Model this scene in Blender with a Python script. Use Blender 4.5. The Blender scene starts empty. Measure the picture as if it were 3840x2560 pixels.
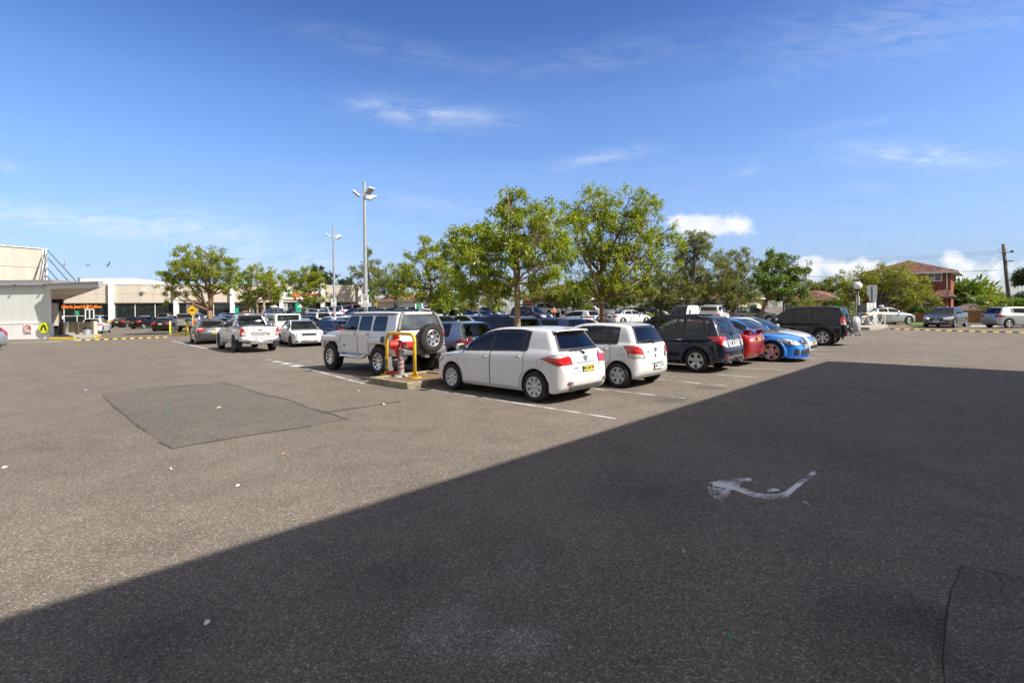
import bpy, bmesh, math, random
import numpy as np
from mathutils import Vector, Matrix
from mathutils.bvhtree import BVHTree
from mathutils.geometry import delaunay_2d_cdt
random.seed(7)
rng = np.random.default_rng(7)
SC = bpy.context.scene
COL = SC.collection
R = math.radians
# ------------------------------------------------------------------ camera model
FPX, CX, CY, HCAM, ROLL = 1950.0, 1920.0, 1160.0, 1.9, 0.012
CR, SR = math.cos(ROLL), math.sin(ROLL)
U = Vector((0.686, 0.7276, 0)); V = Vector((-0.7276, 0.686, 0))   # along the rows / along the bays
def sstep(a, b, x):
    t = min(1, max(0, (x - a) / (b - a))); return t * t * (3 - 2 * t)
def zg(x, y):
    """height of the lot: it rises gently towards the street on the right"""
    s = x * U.x + y * U.y; t = x * V.x + y * V.y
    z = 1.1e-5 * min(40, max(0, s - 14)) * min(66, max(0, t)) ** 2 + .25 * sstep(30, 47, s) * (1 - sstep(8, 25, t))
    return z if z < .8 else .8 + .5 * (1 - math.exp(-(z - .8) / .5))
def ray(px, py):
    u = (px - CX) / FPX; w = (CY - py) / FPX
    return Vector((u * CR + w * SR, 1.0, -u * SR + w * CR))
def G(px, py):
    """point of the ground seen at pixel px, py of the 3840 x 2560 photograph"""
    r = ray(px, py); d = 20.0
    if r.z >= -1e-4: r.z = -1e-4
    for _ in range(40):
        z = zg(r.x * d, d); d2 = (z - HCAM) / r.z
        d = 0.5 * d + 0.5 * min(d2, 900)
    return Vector((r.x * d, d, zg(r.x * d, d)))
def at(px, py, d):
    r = ray(px, py); return Vector((r.x * d, d, HCAM + r.z * d))
def onx(px, d):
    """ground point at depth d under pixel column px"""
    x = (px - CX) / FPX * d; return Vector((x, d, zg(x, d)))
# ------------------------------------------------------------------ tagging
def tag(o, label=None, cat=None, group=None, kind=None):
    if label: o['label'] = label
    if cat: o['category'] = cat
    if group: o['group'] = group
    if kind: o['kind'] = kind
    return o
def empty(name, loc=(0, 0, 0), rz=0.0, parent=None):
    o = bpy.data.objects.new(name, None); COL.objects.link(o)
    o.empty_display_size = 0.1; o.location = loc; o.rotation_euler = (0, 0, rz)
    if parent: o.parent = parent
    return o
def kids(o): return list(o.children)
def copy_tree(o, parent=None, matmap=None):
    c = o.copy(); COL.objects.link(c)
    if parent: c.parent = parent
    if matmap and c.type == 'MESH':
        for sl in c.material_slots:
            if sl.link == 'OBJECT' and sl.material in matmap: sl.material = matmap[sl.material]
    for ch in kids(o): copy_tree(ch, c, matmap)
    return c
# ------------------------------------------------------------------ mesh builder
class MB:
    def __init__(self): self.v = []; self.f = []; self.m = []
    def add(self, vs, fs, mi=0):
        n = len(self.v); self.v += [tuple(q) for q in vs]
        for q in fs: self.f.append(tuple(i + n for i in q)); self.m.append(mi)
        return self
    def box(self, c, s, mi=0, rz=0.0, bev=0.0, M=None):
        """box centred at c with full size s; bev chamfers the vertical+horizontal edges"""
        hx, hy, hz = s[0] / 2, s[1] / 2, s[2] / 2
        if bev <= 0:
            vs = [(-hx, -hy, -hz), (hx, -hy, -hz), (hx, hy, -hz), (-hx, hy, -hz), (-hx, -hy, hz), (hx, -hy, hz), (hx, hy, hz), (-hx, hy, hz)]
            fs = [(3, 2, 1, 0), (4, 5, 6, 7), (0, 1, 5, 4), (1, 2, 6, 5), (2, 3, 7, 6), (3, 0, 4, 7)]
        else:
            bm = bmesh.new(); bmesh.ops.create_cube(bm, size=1)
            for w in bm.verts: w.co = Vector((w.co.x * s[0], w.co.y * s[1], w.co.z * s[2]))
            bmesh.ops.bevel(bm, geom=list(bm.edges), offset=min(bev, hx * .9, hy * .9, hz * .9), segments=2, affect='EDGES', profile=.5)
            bm.verts.index_update()
            vs = [tuple(w.co) for w in bm.verts]; fs = [tuple(w.index for w in q.verts) for q in bm.faces]; bm.free()
        cz, sz = math.cos(rz), math.sin(rz)
        out = []
        for (x, y, z) in vs:
            p = Vector((x * cz - y * sz, x * sz + y * cz, z))
            if M: p = M @ Vector((x, y, z))
            out.append((p.x + c[0], p.y + c[1], p.z + c[2]))
        return self.add(out, fs, mi)
    def tube(self, pts, rad, n=8, mi=0, cap=True):
        pts = [Vector(p) for p in pts]; k = len(pts)
        rads = rad if isinstance(rad, (list, tuple)) else [rad] * k
        vs, fs = [], []; up = None
        for i, p in enumerate(pts):
            t = (pts[min(i + 1, k - 1)] - pts[max(i - 1, 0)])
            if t.length < 1e-9: t = Vector((0, 0, 1))
            t.normalize()
            if up is None: up = Vector((1, 0, 0)) if abs(t.x) < .8 else Vector((0, 1, 0))
            a = t.cross(up)
            if a.length < 1e-6: a = t.cross(Vector((0, 1, 0.3)))
            a.normalize(); b = a.cross(t).normalized(); up = b
            for j in range(n):
                th = 2 * math.pi * j / n
                vs.append(p + (a * math.cos(th) + b * math.sin(th)) * rads[i])
        for i in range(k - 1):
            for j in range(n):
                fs.append((i * n + j, i * n + (j + 1) % n, (i + 1) * n + (j + 1) % n, (i + 1) * n + j))
        if cap:
            fs.append(tuple(range(n - 1, -1, -1))); fs.append(tuple((k - 1) * n + j for j in range(n)))
        return self.add(vs, fs, mi)
    def lathe(self, prof, n=24, axis='z', c=(0, 0, 0), mi=0, close=False):
        """prof: (radius, height) pairs"""
        vs, fs = [], []; k = len(prof)
        for (r, h) in prof:
            for j in range(n):
                th = 2 * math.pi * j / n; a, b = r * math.cos(th), r * math.sin(th)
                q = (a, b, h) if axis == 'z' else ((b, h, a) if axis == 'y' else (h, a, b))
                vs.append((q[0] + c[0], q[1] + c[1], q[2] + c[2]))
        rngk = range(k) if close else range(k - 1)
        for i in rngk:
            i2 = (i + 1) % k
            for j in range(n):
                fs.append((i * n + j, i * n + (j + 1) % n, i2 * n + (j + 1) % n, i2 * n + j))
        return self.add(vs, fs, mi)
    def prism(self, poly, axis, a, b, mi=0):
        """polygon (2D) extruded along axis x / y / z between a and b"""
        n = len(poly)
        def mk(p, h): return (h, p[0], p[1]) if axis == 'x' else ((p[0], h, p[1]) if axis == 'y' else (p[0], p[1], h))
        vs = [mk(p, a) for p in poly] + [mk(p, b) for p in poly]
        fs = [tuple(range(n - 1, -1, -1)), tuple(range(n, 2 * n))]
        for i in range(n): fs.append((i, (i + 1) % n, n + (i + 1) % n, n + i))
        return self.add(vs, fs, mi)
    def ball(self, c, r, n=12, mi=0, sc=(1, 1, 1)):
        prof = [(max(1e-4, math.sin(math.pi * i / n)) , -math.cos(math.pi * i / n)) for i in range(n + 1)]
        k = len(self.v); self.lathe(prof, n * 2, mi=mi)
        for i in range(k, len(self.v)):
            q = self.v[i]; self.v[i] = (c[0] + q[0] * r * sc[0], c[1] + q[1] * r * sc[1], c[2] + q[2] * r * sc[2])
        return self
    def xform(self, M, start=0):
        for i in range(start, len(self.v)):
            self.v[i] = tuple(M @ Vector(self.v[i]))
        return self
    def build(self, name, mats, parent=None, smooth=False, loc=None, rz=None, fix=True, objslots=False, ang=None):
        me = bpy.data.meshes.new(name); me.from_pydata(self.v, [], self.f)
        if not isinstance(mats, (list, tuple)): mats = [mats]
        for q in mats: me.materials.append(q)
        if len(mats) > 1: me.polygons.foreach_set('material_index', self.m)
        if fix:
            bm = bmesh.new(); bm.from_mesh(me); bmesh.ops.recalc_face_normals(bm, faces=bm.faces); bm.to_mesh(me); bm.free()
        if smooth:
            me.polygons.foreach_set('use_smooth', [True] * len(me.polygons))
            if ang: me.set_sharp_from_angle(angle=R(ang))
        me.update()
        o = bpy.data.objects.new(name, me); COL.objects.link(o)
        if parent: o.parent = parent
        if loc is not None: o.location = loc
        if rz is not None: o.rotation_euler = (0, 0, rz)
        if objslots:
            for i, sl in enumerate(o.material_slots):
                sl.link = 'OBJECT'; sl.material = mats[i]
        return o
# ------------------------------------------------------------------ materials
def nt(name):
    m = bpy.data.materials.new(name); m.use_nodes = True
    t = m.node_tree; b = t.nodes['Principled BSDF']; return m, t, b
def N(t, kind, **kw):
    n = t.nodes.new(kind)
    for k, v in kw.items():
        if k == 'ins':
            for a, b in v.items(): n.inputs[a].default_value = b
        else: setattr(n, k, v)
    return n
def ramp(t, stops, interp='LINEAR'):
    r = t.nodes.new('ShaderNodeValToRGB'); e = r.color_ramp; e.interpolation = interp
    while len(e.elements) > 1: e.elements.remove(e.elements[0])
    e.elements[0].position = stops[0][0]; e.elements[0].color = c4(stops[0][1])
    for p, c in stops[1:]:
        q = e.elements.new(p); q.color = c4(c)
    return r
def c4(c):
    if isinstance(c, (int, float)): c = (c, c, c)
    return tuple(c) + (1.0,) if len(c) == 3 else tuple(c)
def mixc(t, fac, a, b, mode='MIX'):
    n = t.nodes.new('ShaderNodeMix'); n.data_type = 'RGBA'; n.blend_type = mode
    for i, v in ((0, fac), (6, a), (7, b)):
        if hasattr(v, 'is_output'): t.links.new(v, n.inputs[i])
        else: n.inputs[i].default_value = v if i == 0 else c4(v)
    return n.outputs[2]
def objco(t):
    return N(t, 'ShaderNodeTexCoord').outputs['Object']
def geopos(t):
    return N(t, 'ShaderNodeNewGeometry').outputs['Position']
def noise(t, scale, co=None, detail=4, rough=.55, stretch=None):
    n = N(t, 'ShaderNodeTexNoise', ins={'Scale': scale, 'Detail': detail, 'Roughness': rough})
    if co is not None:
        if stretch:
            mp = N(t, 'ShaderNodeMapping'); mp.inputs['Scale'].default_value = stretch
            t.links.new(co, mp.inputs['Vector']); co = mp.outputs[0]
        t.links.new(co, n.inputs['Vector'])
    return n.outputs['Fac']
def bump(t, b, h, strength=.3, dist=.01):
    n = N(t, 'ShaderNodeBump', ins={'Strength': strength, 'Distance': dist})
    t.links.new(h, n.inputs['Height']); t.links.new(n.outputs[0], b.inputs['Normal'])
def simple(name, col, rough=.6, metal=0.0, var=.12, scale=6.0, coat=0.0, spec=.5, bmp=0.0, bscale=60):
    m, t, b = nt(name); co = objco(t)
    f = noise(t, scale, co)
    rp = ramp(t, [(.25, tuple(x * (1 - var) for x in col)), (.75, tuple(min(1, x * (1 + var)) for x in col))])
    t.links.new(f, rp.inputs[0]); t.links.new(rp.outputs[0], b.inputs['Base Color'])
    b.inputs['Roughness'].default_value = rough; b.inputs['Metallic'].default_value = metal
    b.inputs['Coat Weight'].default_value = coat; b.inputs['Coat Roughness'].default_value = .04
    b.inputs['Specular IOR Level'].default_value = spec
    if bmp: bump(t, b, noise(t, bscale, co, 6), bmp, .01)
    return m
_paint = {}
def paint(col, metal=0.0, flake=0.0):
    key = (col, metal)
    if key in _paint: return _paint[key]
    m, t, b = nt('car_paint'); co = objco(t)
    d = noise(t, 1.6, co, 5)
    rp = ramp(t, [(.3, tuple(x * .94 for x in col)), (.7, col)])
    t.links.new(d, rp.inputs[0]); lum = sum(col) / 3
    dust = mixc(t, N(t, 'ShaderNodeValue').outputs[0], rp.outputs[0], (.30, .27, .23))
    dn = dust.node
    # road dust: gathers low on the body
    sx = N(t, 'ShaderNodeSeparateXYZ'); t.links.new(co, sx.inputs[0])
    mr = N(t, 'ShaderNodeMapRange', ins={'From Min': .15, 'From Max': .60, 'To Min': .30 if lum > .3 else .10, 'To Max': .02 if lum > .3 else .0}); t.links.new(sx.outputs[2], mr.inputs[0])
    mu = N(t, 'ShaderNodeMath', operation='MULTIPLY'); t.links.new(mr.outputs[0], mu.inputs[0]); t.links.new(noise(t, 5, co, 6), mu.inputs[1])
    t.links.new(mu.outputs[0], dn.inputs[0])
    t.links.new(dust, b.inputs['Base Color'])
    b.inputs['Metallic'].default_value = metal
    b.inputs['Roughness'].default_value = .36 if metal else .34; b.inputs['Specular IOR Level'].default_value = .5 if lum > .2 else .15
    b.inputs['Coat Weight'].default_value = 1.0; b.inputs['Coat Roughness'].default_value = .035
    _paint[key] = m; return m
def carglass(name, tint, base=.0):
    m, t, b = nt(name); t.nodes.remove(b); o = t.nodes['Material Output']; tr = N(t, 'ShaderNodeBsdfTransparent', ins={'Color': c4(tint)}); gl = N(t, 'ShaderNodeBsdfGlossy', ins={'Roughness': .015})
    fr = N(t, 'ShaderNodeFresnel', ins={'IOR': 1.52}); sm = noise(t, 2.5, objco(t), 3); mu = N(t, 'ShaderNodeMath', operation='MULTIPLY_ADD'); t.links.new(sm, mu.inputs[0]); mu.inputs[1].default_value = .05; t.links.new(fr.outputs[0], mu.inputs[2])
    mx = N(t, 'ShaderNodeMixShader'); t.links.new(mu.outputs[0], mx.inputs[0]); t.links.new(tr.outputs[0], mx.inputs[1]); t.links.new(gl.outputs[0], mx.inputs[2]); t.links.new(mx.outputs[0], o.inputs[0]); return m
def glassy(name, col=(.012, .014, .016), rough=.03):
    m, t, b = nt(name); co = objco(t)
    rp = ramp(t, [(.35, tuple(x * .5 for x in col)), (.75, tuple(x * 2.2 for x in col))])
    t.links.new(noise(t, 2.2, co, 2), rp.inputs[0]); t.links.new(rp.outputs[0], b.inputs['Base Color'])
    b.inputs['Roughness'].default_value = rough; b.inputs['IOR'].default_value = 1.6
    b.inputs['Specular IOR Level'].default_value = .7
    return m
M = {}
M['glass'] = carglass('car_glass', (.52, .60, .58)); M['tinted'] = carglass('tinted_glass', (.20, .22, .25)); M['seat'] = simple('seat_fabric', (.055, .055, .06), .85); M['greyseat'] = simple('pale_seat_fabric', (.20, .19, .18), .85)
M['black'] = simple('black_trim', (.018, .018, .019), .45)
M['rubber'] = simple('tyre_rubber', (.022, .021, .020), .85, var=.35, scale=9, bmp=.3, bscale=40)
M['under'] = simple('underbody_black', (.012, .012, .012), .9)
M['alloy'] = simple('alloy_silver', (.55, .56, .57), .32, metal=.85)
M['hubcap'] = simple('hubcap_silver', (.50, .50, .50), .4, metal=.3)
M['darkrim'] = simple('dark_rim', (.03, .03, .032), .35, metal=.3)
M['chrome'] = simple('chrome', (.75, .75, .76), .09, metal=1.0, var=.03)
M['greytrim'] = simple('grey_trim', (.16, .16, .165), .55)
M['silvertrim'] = simple('silver_trim', (.42, .43, .44), .4, metal=.3)
def lens(name, col, rough=.08):
    m, t, b = nt(name); co = objco(t)
    w = N(t, 'ShaderNodeTexVoronoi', ins={'Scale': 34}); t.links.new(co, w.inputs[0])
    rp = ramp(t, [(0, col), (1, tuple(x * .55 for x in col))])
    t.links.new(w.outputs['Distance'], rp.inputs[0]); t.links.new(rp.outputs[0], b.inputs['Base Color'])
    b.inputs['Roughness'].default_value = rough; b.inputs['Coat Weight'].default_value = 1
    return m
M['redlens'] = lens('red_lens', (.55, .012, .010)); M['clearlens'] = lens('clear_lens', (.62, .64, .66)); M['amber'] = lens('amber_lens', (.75, .22, .02))
M['plate_y'] = simple('plate_yellow', (.66, .55, .10), .5); M['plate_w'] = simple('plate_white', (.78, .78, .76), .5)
M['ink'] = simple('black_lettering', (.015, .015, .015), .6)
M['redink'] = simple('red_lettering', (.60, .02, .02), .5); M['greenink'] = simple('green_lettering', (.01, .22, .13), .5)
# ================================================================== cars: smooth solids sampled from profiles
def chaikin(p, it=2):
    p = [tuple(q) for q in p]
    for _ in range(it):
        o = []
        for i in range(len(p)):
            a, b = p[i], p[(i + 1) % len(p)]
            o += [(a[0] * .75 + b[0] * .25, a[1] * .75 + b[1] * .25), (a[0] * .25 + b[0] * .75, a[1] * .25 + b[1] * .75)]
        p = o
    return p
def sd_poly(X, Y, poly):
    d = np.full(X.shape, 1e9); s = np.ones(X.shape); n = len(poly)
    for i in range(n):
        ax, ay = poly[i]; bx, by = poly[i - 1]
        ex, ey = bx - ax, by - ay; wx, wy = X - ax, Y - ay
        t = np.clip((wx * ex + wy * ey) / (ex * ex + ey * ey + 1e-12), 0, 1)
        qx, qy = wx - ex * t, wy - ey * t
        d = np.minimum(d, qx * qx + qy * qy)
        c1 = Y >= ay; c2 = Y < by; c3 = ex * wy > ey * wx
        s = np.where((c1 & c2 & c3) | (~c1 & ~c2 & ~c3), -s, s)
    return s * np.sqrt(d)
def smax(a, b, k):
    h = np.clip(.5 - .5 * (b - a) / k, 0, 1); return b * (1 - h) + a * h + k * h * (1 - h)
def smin(a, b, k): return -smax(-a, -b, k)
def interp2(Gd, x0, z0, h, x, z):
    fx = np.clip((x - x0) / h, 0, Gd.shape[0] - 1.001); fz = np.clip((z - z0) / h, 0, Gd.shape[1] - 1.001)
    i = fx.astype(int); k = fz.astype(int); a = fx - i; b = fz - k
    return Gd[i, k] * (1 - a) * (1 - b) + Gd[i + 1, k] * a * (1 - b) + Gd[i, k + 1] * (1 - a) * b + Gd[i + 1, k + 1] * a * b
def surface_nets(F, org, h):
    nx, ny, nz = F.shape; S = F < 0
    cs = np.zeros((nx - 1, ny - 1, nz - 1), int)
    for a in (0, 1):
        for b in (0, 1):
            for c in (0, 1): cs += S[a:nx - 1 + a, b:ny - 1 + b, c:nz - 1 + c]
    act = (cs > 0) & (cs < 8); idx = -np.ones(cs.shape, int); ii = np.argwhere(act); idx[act] = np.arange(len(ii))
    I, J, K = ii[:, 0], ii[:, 1], ii[:, 2]
    P = np.zeros((len(ii), 3)); C = np.zeros(len(ii))
    for ax in range(3):
        oth = [q for q in range(3) if q != ax]
        for a in (0, 1):
            for b in (0, 1):
                o = [0, 0, 0]; o[oth[0]] = a; o[oth[1]] = b
                o2 = list(o); o2[ax] = 1
                f0 = F[I + o[0], J + o[1], K + o[2]]; f1 = F[I + o2[0], J + o2[1], K + o2[2]]
                m = (f0 < 0) != (f1 < 0); t = np.where(m, f0 / np.where(m, f0 - f1, 1), 0)
                q = np.tile(np.array(o, float), (len(ii), 1)); q[:, ax] += t
                P += q * m[:, None]; C += m
    P = P / C[:, None] + ii
    faces = []
    for ax in range(3):
        b, c = (ax + 1) % 3, (ax + 2) % 3
        sl0 = [slice(None)] * 3; sl1 = [slice(None)] * 3; sl0[ax] = slice(0, -1); sl1[ax] = slice(1, None)
        ch = S[tuple(sl0)] != S[tuple(sl1)]; e = np.argwhere(ch)
        e = e[(e[:, b] > 0) & (e[:, c] > 0) & (e[:, b] < F.shape[b] - 1) & (e[:, c] < F.shape[c] - 1)]
        ins = S[e[:, 0], e[:, 1], e[:, 2]]
        def cell(db, dc):
            q = e.copy(); q[:, b] -= db; q[:, c] -= dc; return idx[q[:, 0], q[:, 1], q[:, 2]]
        Q = np.stack([cell(1, 1), cell(0, 1), cell(0, 0), cell(1, 0)], 1)
        Q[~ins] = Q[~ins][:, ::-1]; faces.append(Q)
    faces = np.concatenate(faces)
    def samp(p):
        g = np.clip(p, 0, np.array(F.shape) - 1.001); i = g.astype(int); w = g - i; r = 0
        for a in (0, 1):
            for b in (0, 1):
                for c in (0, 1):
                    r = r + F[i[:, 0] + a, i[:, 1] + b, i[:, 2] + c] * (w[:, 0] if a else 1 - w[:, 0]) * (w[:, 1] if b else 1 - w[:, 1]) * (w[:, 2] if c else 1 - w[:, 2])
        return r
    ed = np.concatenate([faces[:, [0, 1]], faces[:, [1, 2]], faces[:, [2, 3]], faces[:, [3, 0]]])
    for it in range(3):
        A = np.zeros_like(P); n = np.zeros(len(P))
        np.add.at(A, ed[:, 0], P[ed[:, 1]]); np.add.at(A, ed[:, 1], P[ed[:, 0]]); np.add.at(n, ed[:, 0], 1); np.add.at(n, ed[:, 1], 1)
        P = .5 * P + .5 * A / n[:, None]
        f = samp(P); e = .4; g = np.stack([(samp(P + e * np.eye(3)[k]) - samp(P - e * np.eye(3)[k])) / (2 * e) for k in range(3)], 1)
        gg = (g * g).sum(1) + 1e-9; P = P - g * np.clip(f / gg, -.6, .6)[:, None]
    return P * h + np.array(org), faces
def tab(t, z): return np.interp(z, [q[0] for q in t], [q[1] for q in t])
def car_solid(S, h):
    """closed body: lower shell + cabin, wheel arches cut, extra blocks added / cut"""
    L, W = S['L'], S['W']; pad = .14
    xs = np.arange(-pad - .1, L + pad + .1, h); ys = np.arange(h / 2, W / 2 + .22, h); zs = np.arange(S.get('zmin', .08), S['H'] + .2, h)
    X, Y, Z = np.meshgrid(xs, ys, zs, indexing='ij')
    g = .012; gx = np.arange(-.6, L + .6, g); gz = np.arange(-.1, S['H'] + .4, g); GX, GZ = np.meshgrid(gx, gz, indexing='ij')
    lowG = sd_poly(GX, GZ, chaikin(S['lower'])); cabG = sd_poly(GX, GZ, chaikin(S['cabin']))
    mid = L * .5; wf = np.clip((X - mid) / (L - mid), 0, 1); wr = np.clip((mid - X) / mid, 0, 1)
    wf = wf * wf; wr = wr * wr; Y2 = Y * Y
    bF, bR = S.get('bow', (.16, .10)); cF, cR = S.get('cbow', (.30, .16))
    low = interp2(lowG, gx[0], gz[0], g, X + bF * Y2 * wf - bR * Y2 * wr, Z)
    wl = tab(S['bw'], Z); low = smax(low, Y - wl, S.get('kl', .07))
    plan = chaikin([(x, y) for x, y in S['plan']] + [(x, -y) for x, y in reversed(S['plan'])])
    py, px_ = np.meshgrid(ys, xs); pl = sd_poly(px_, py, plan); low = smax(low, pl[:, :, None] + 0 * Z, .05)
    if S.get('shoulder'):   # a crease that runs along the flank
        zc, dep = S['shoulder']; low = low + dep * np.exp(-((Z - zc) / .05) ** 2)
    cab = interp2(cabG, gx[0], gz[0], g, X + cF * Y2 * np.clip((X - mid) / (L * .3), 0, 1) - cR * Y2 * np.clip((mid - X) / (L * .4), 0, 1), Z)
    wc = tab(S['cw'], Z); cab = smax(cab, (Y - wc) * .95, S.get('kc', .09))
    F = smin(low, cab, S.get('ku', .05))
    for e in S.get('extra', []):
        op, c, hs, r, k = e
        q = [np.abs(X - c[0]) - hs[0] + r, np.abs(Y - c[1]) - hs[1] + r, np.abs(Z - c[2]) - hs[2] + r]
        d = np.sqrt(sum(np.maximum(w, 0) ** 2 for w in q)) + np.minimum(np.maximum(np.maximum(q[0], q[1]), q[2]), 0) - r
        F = smin(F, d, k) if op == '+' else smax(F, -d, k)
    Ra, fl = S['arch'], S.get('flare', .012)
    for xa in (S['xr'], S['xf']):
        rr = np.sqrt((X - xa) ** 2 + (Z - S['R']) ** 2)
        if fl > 0:
            tor = np.sqrt(np.maximum(0, rr - Ra - .03) ** 2 + (Y - (W / 2 - .07)) ** 2) - (.07 + fl)
            tor = np.maximum(tor, -(Z - .22)); tor = np.maximum(tor, rr - Ra - .07)
            F = smin(F, tor, .05)
        F = smax(F, -np.maximum(rr - Ra, .52 - Y), .015)
    F = np.concatenate([F[:, ::-1], F], 1); ys0 = -ys[-1]
    v, f = surface_nets(F, (xs[0], ys0, zs[0]), h)
    return v, f
class Body:
    """body mesh + projector that lays glass, doors, lamps ... on its surface"""
    def __init__(self, S, h):
        self.S = S; v, f = car_solid(S, h); self.h = h
        self.v = v; self.f = f; self.off = np.array([-(S['xr'] + S['xf']) / 2, 0, 0])   # origin between the axles
        self.dead = np.zeros(len(f), bool); vf = v[f]; self.cen = vf.mean(1); nn = np.cross(vf[:, 2] - vf[:, 0], vf[:, 3] - vf[:, 1]); self.nrm = nn / (np.linalg.norm(nn, axis=1)[:, None] + 1e-12)
        self.bvh = BVHTree.FromPolygons([tuple(q) for q in v], [tuple(q) for q in f.tolist()])
    def mesh(self, name):
        me = bpy.data.meshes.new(name); vv = self.v + self.off
        me.from_pydata([tuple(q) for q in vv], [], self.f[~self.dead].tolist()); me.polygons.foreach_set('use_smooth', [True] * len(me.polygons))
        me.update(); return me
    def cut(self, vw, poly):
        """open the shell behind a pane"""
        a = {'L': 0, 'R': 0, 'F': 1, 'B': 1}[vw]; c, n = self.cen, self.nrm; ok = {'L': (n[:, 1] > .2) & (c[:, 1] > .3), 'R': (n[:, 1] < -.2) & (c[:, 1] < -.3), 'F': n[:, 0] > .12, 'B': n[:, 0] < -.12}[vw]
        idx = np.nonzero(ok)[0]; d = sd_poly(c[idx, a], c[idx, 2], poly); self.dead[idx[d < -.25 * self.h]] = True
    def ring(self, mb, vw, poly, dout, din, off=.007, mi=0, step=.06):
        fr = self.frame(vw); bd = []; n = len(poly)
        for i in range(n):
            a, b = poly[i], poly[(i + 1) % n]; l = math.hypot(b[0] - a[0], b[1] - a[1]); m = max(1, int(l / step))
            for k in range(m): bd.append((a[0] + (b[0] - a[0]) * k / m, a[1] + (b[1] - a[1]) * k / m))
        A, C = outset(bd, dout), outset(bd, -din); P_ = []
        for q in A + C:
            h, nn = self.hit(vw, q[0], q[1], off); P_.append(h)
        n = len(bd); fs = []
        for i in range(n):
            j = (i + 1) % n; t = (i, j, n + j, n + i)
            if any(P_[k] is None for k in t): continue
            if max((P_[t[k]] - P_[t[k - 1]]).length for k in range(4)) > .5: continue
            fs.append(t)
        z = Vector((0, 0, 0)); mb.add([p or z for p in P_], fs, mi); return mb
    def frame(self, view):
        """view: 'L','R' sides (a = x); 'F','B' ends (a = y); 'T' top (a = x, b = y); or angle in plan with ref point"""
        if view == 'L': return lambda a, b: (Vector((a, 3, b)), Vector((0, -1, 0)))
        if view == 'R': return lambda a, b: (Vector((a, -3, b)), Vector((0, 1, 0)))
        if view == 'F': return lambda a, b: (Vector((self.S['L'] + 2, a, b)), Vector((-1, 0, 0)))
        if view == 'B': return lambda a, b: (Vector((-2, a, b)), Vector((1, 0, 0)))
        if view == 'T': return lambda a, b: (Vector((a, b, 4)), Vector((0, 0, -1)))
        ang, rx, ry = view; d = Vector((math.cos(ang), math.sin(ang), 0)); l = Vector((-d.y, d.x, 0))
        return lambda a, b: (Vector((rx, ry, b)) + l * a + d * 2, -d)
    def patch(self, mb, view, poly, off=.004, mi=0, step=.06, round_it=0, holes=None):
        fr = self.frame(view); 
        if round_it: poly = chaikin(poly, round_it)
        bd = []
        n = len(poly)
        for i in range(n):
            a, b = poly[i], poly[(i + 1) % n]; l = math.hypot(b[0] - a[0], b[1] - a[1]); m = max(1, int(l / step))
            for k in range(m): bd.append(Vector((a[0] + (b[0] - a[0]) * k / m, a[1] + (b[1] - a[1]) * k / m)))
        nb = len(bd); edges = [(i, (i + 1) % nb) for i in range(nb)]; pts = list(bd)
        x0 = min(p.x for p in bd); x1 = max(p.x for p in bd); y0 = min(p.y for p in bd); y1 = max(p.y for p in bd)
        def inside(x, y):
            c = False
            for i in range(nb):
                p, q = bd[i], bd[i - 1]
                if (p.y > y) != (q.y > y) and x < (q.x - p.x) * (y - p.y) / (q.y - p.y) + p.x: c = not c
            return c
        yy = y0 + step * .5
        while yy < y1:
            xx = x0 + step * .5
            while xx < x1:
                if inside(xx, yy) and min((Vector((xx, yy)) - q).length for q in bd) > step * .4: pts.append(Vector((xx, yy)))
                xx += step
            yy += step
        r = delaunay_2d_cdt(pts, edges, [], 1, 1e-6)
        vs = []; ok = []
        for p in r[0]:
            o, d = fr(p.x, p.y); hit, nrm, _, _ = self.bvh.ray_cast(o, d, 8)
            if hit is None: vs.append((0, 0, 0)); ok.append(False); continue
            if nrm.dot(d) > 0: nrm = -nrm
            q = hit + nrm * off; vs.append((q.x + self.off[0], q.y, q.z)); ok.append(True)
        o, d = fr(0, 0)
        fs = []
        for t in r[2]:
            if not all(ok[i] for i in t): continue
            a, b, c = (Vector(vs[i]) for i in t[:3])
            if max((a - b).length, (b - c).length, (c - a).length) > max(.45, step * 6): continue
            nn = (b - a).cross(c - a)
            fs.append(tuple(t) if nn.dot(d) < 0 else tuple(reversed(t)))
        used = sorted({i for t in fs for i in t}); mp = {i: k for k, i in enumerate(used)}
        mb.add([vs[i] for i in used], [tuple(mp[i] for i in t) for t in fs], mi)
        return mb
    def hit(self, view, a, b, off=0.0):
        o, d = self.frame(view)(a, b); h, n, _, _ = self.bvh.ray_cast(o, d, 8)
        if h is None: return None, None
        if n.dot(d) > 0: n = -n
        q = h + n * off; return Vector((q.x + self.off[0], q.y, q.z)), n
def rounded(poly, r, n=4):
    o = []
    for i in range(len(poly)):
        p0, p, p1 = Vector(poly[i - 1]), Vector(poly[i]), Vector(poly[(i + 1) % len(poly)])
        a = p + (p0 - p).normalized() * r; b = p + (p1 - p).normalized() * r
        for k in range(n + 1):
            t = k / n; o.append(tuple(a * (1 - t) ** 2 + p * 2 * t * (1 - t) + b * t * t))
    return o
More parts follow.
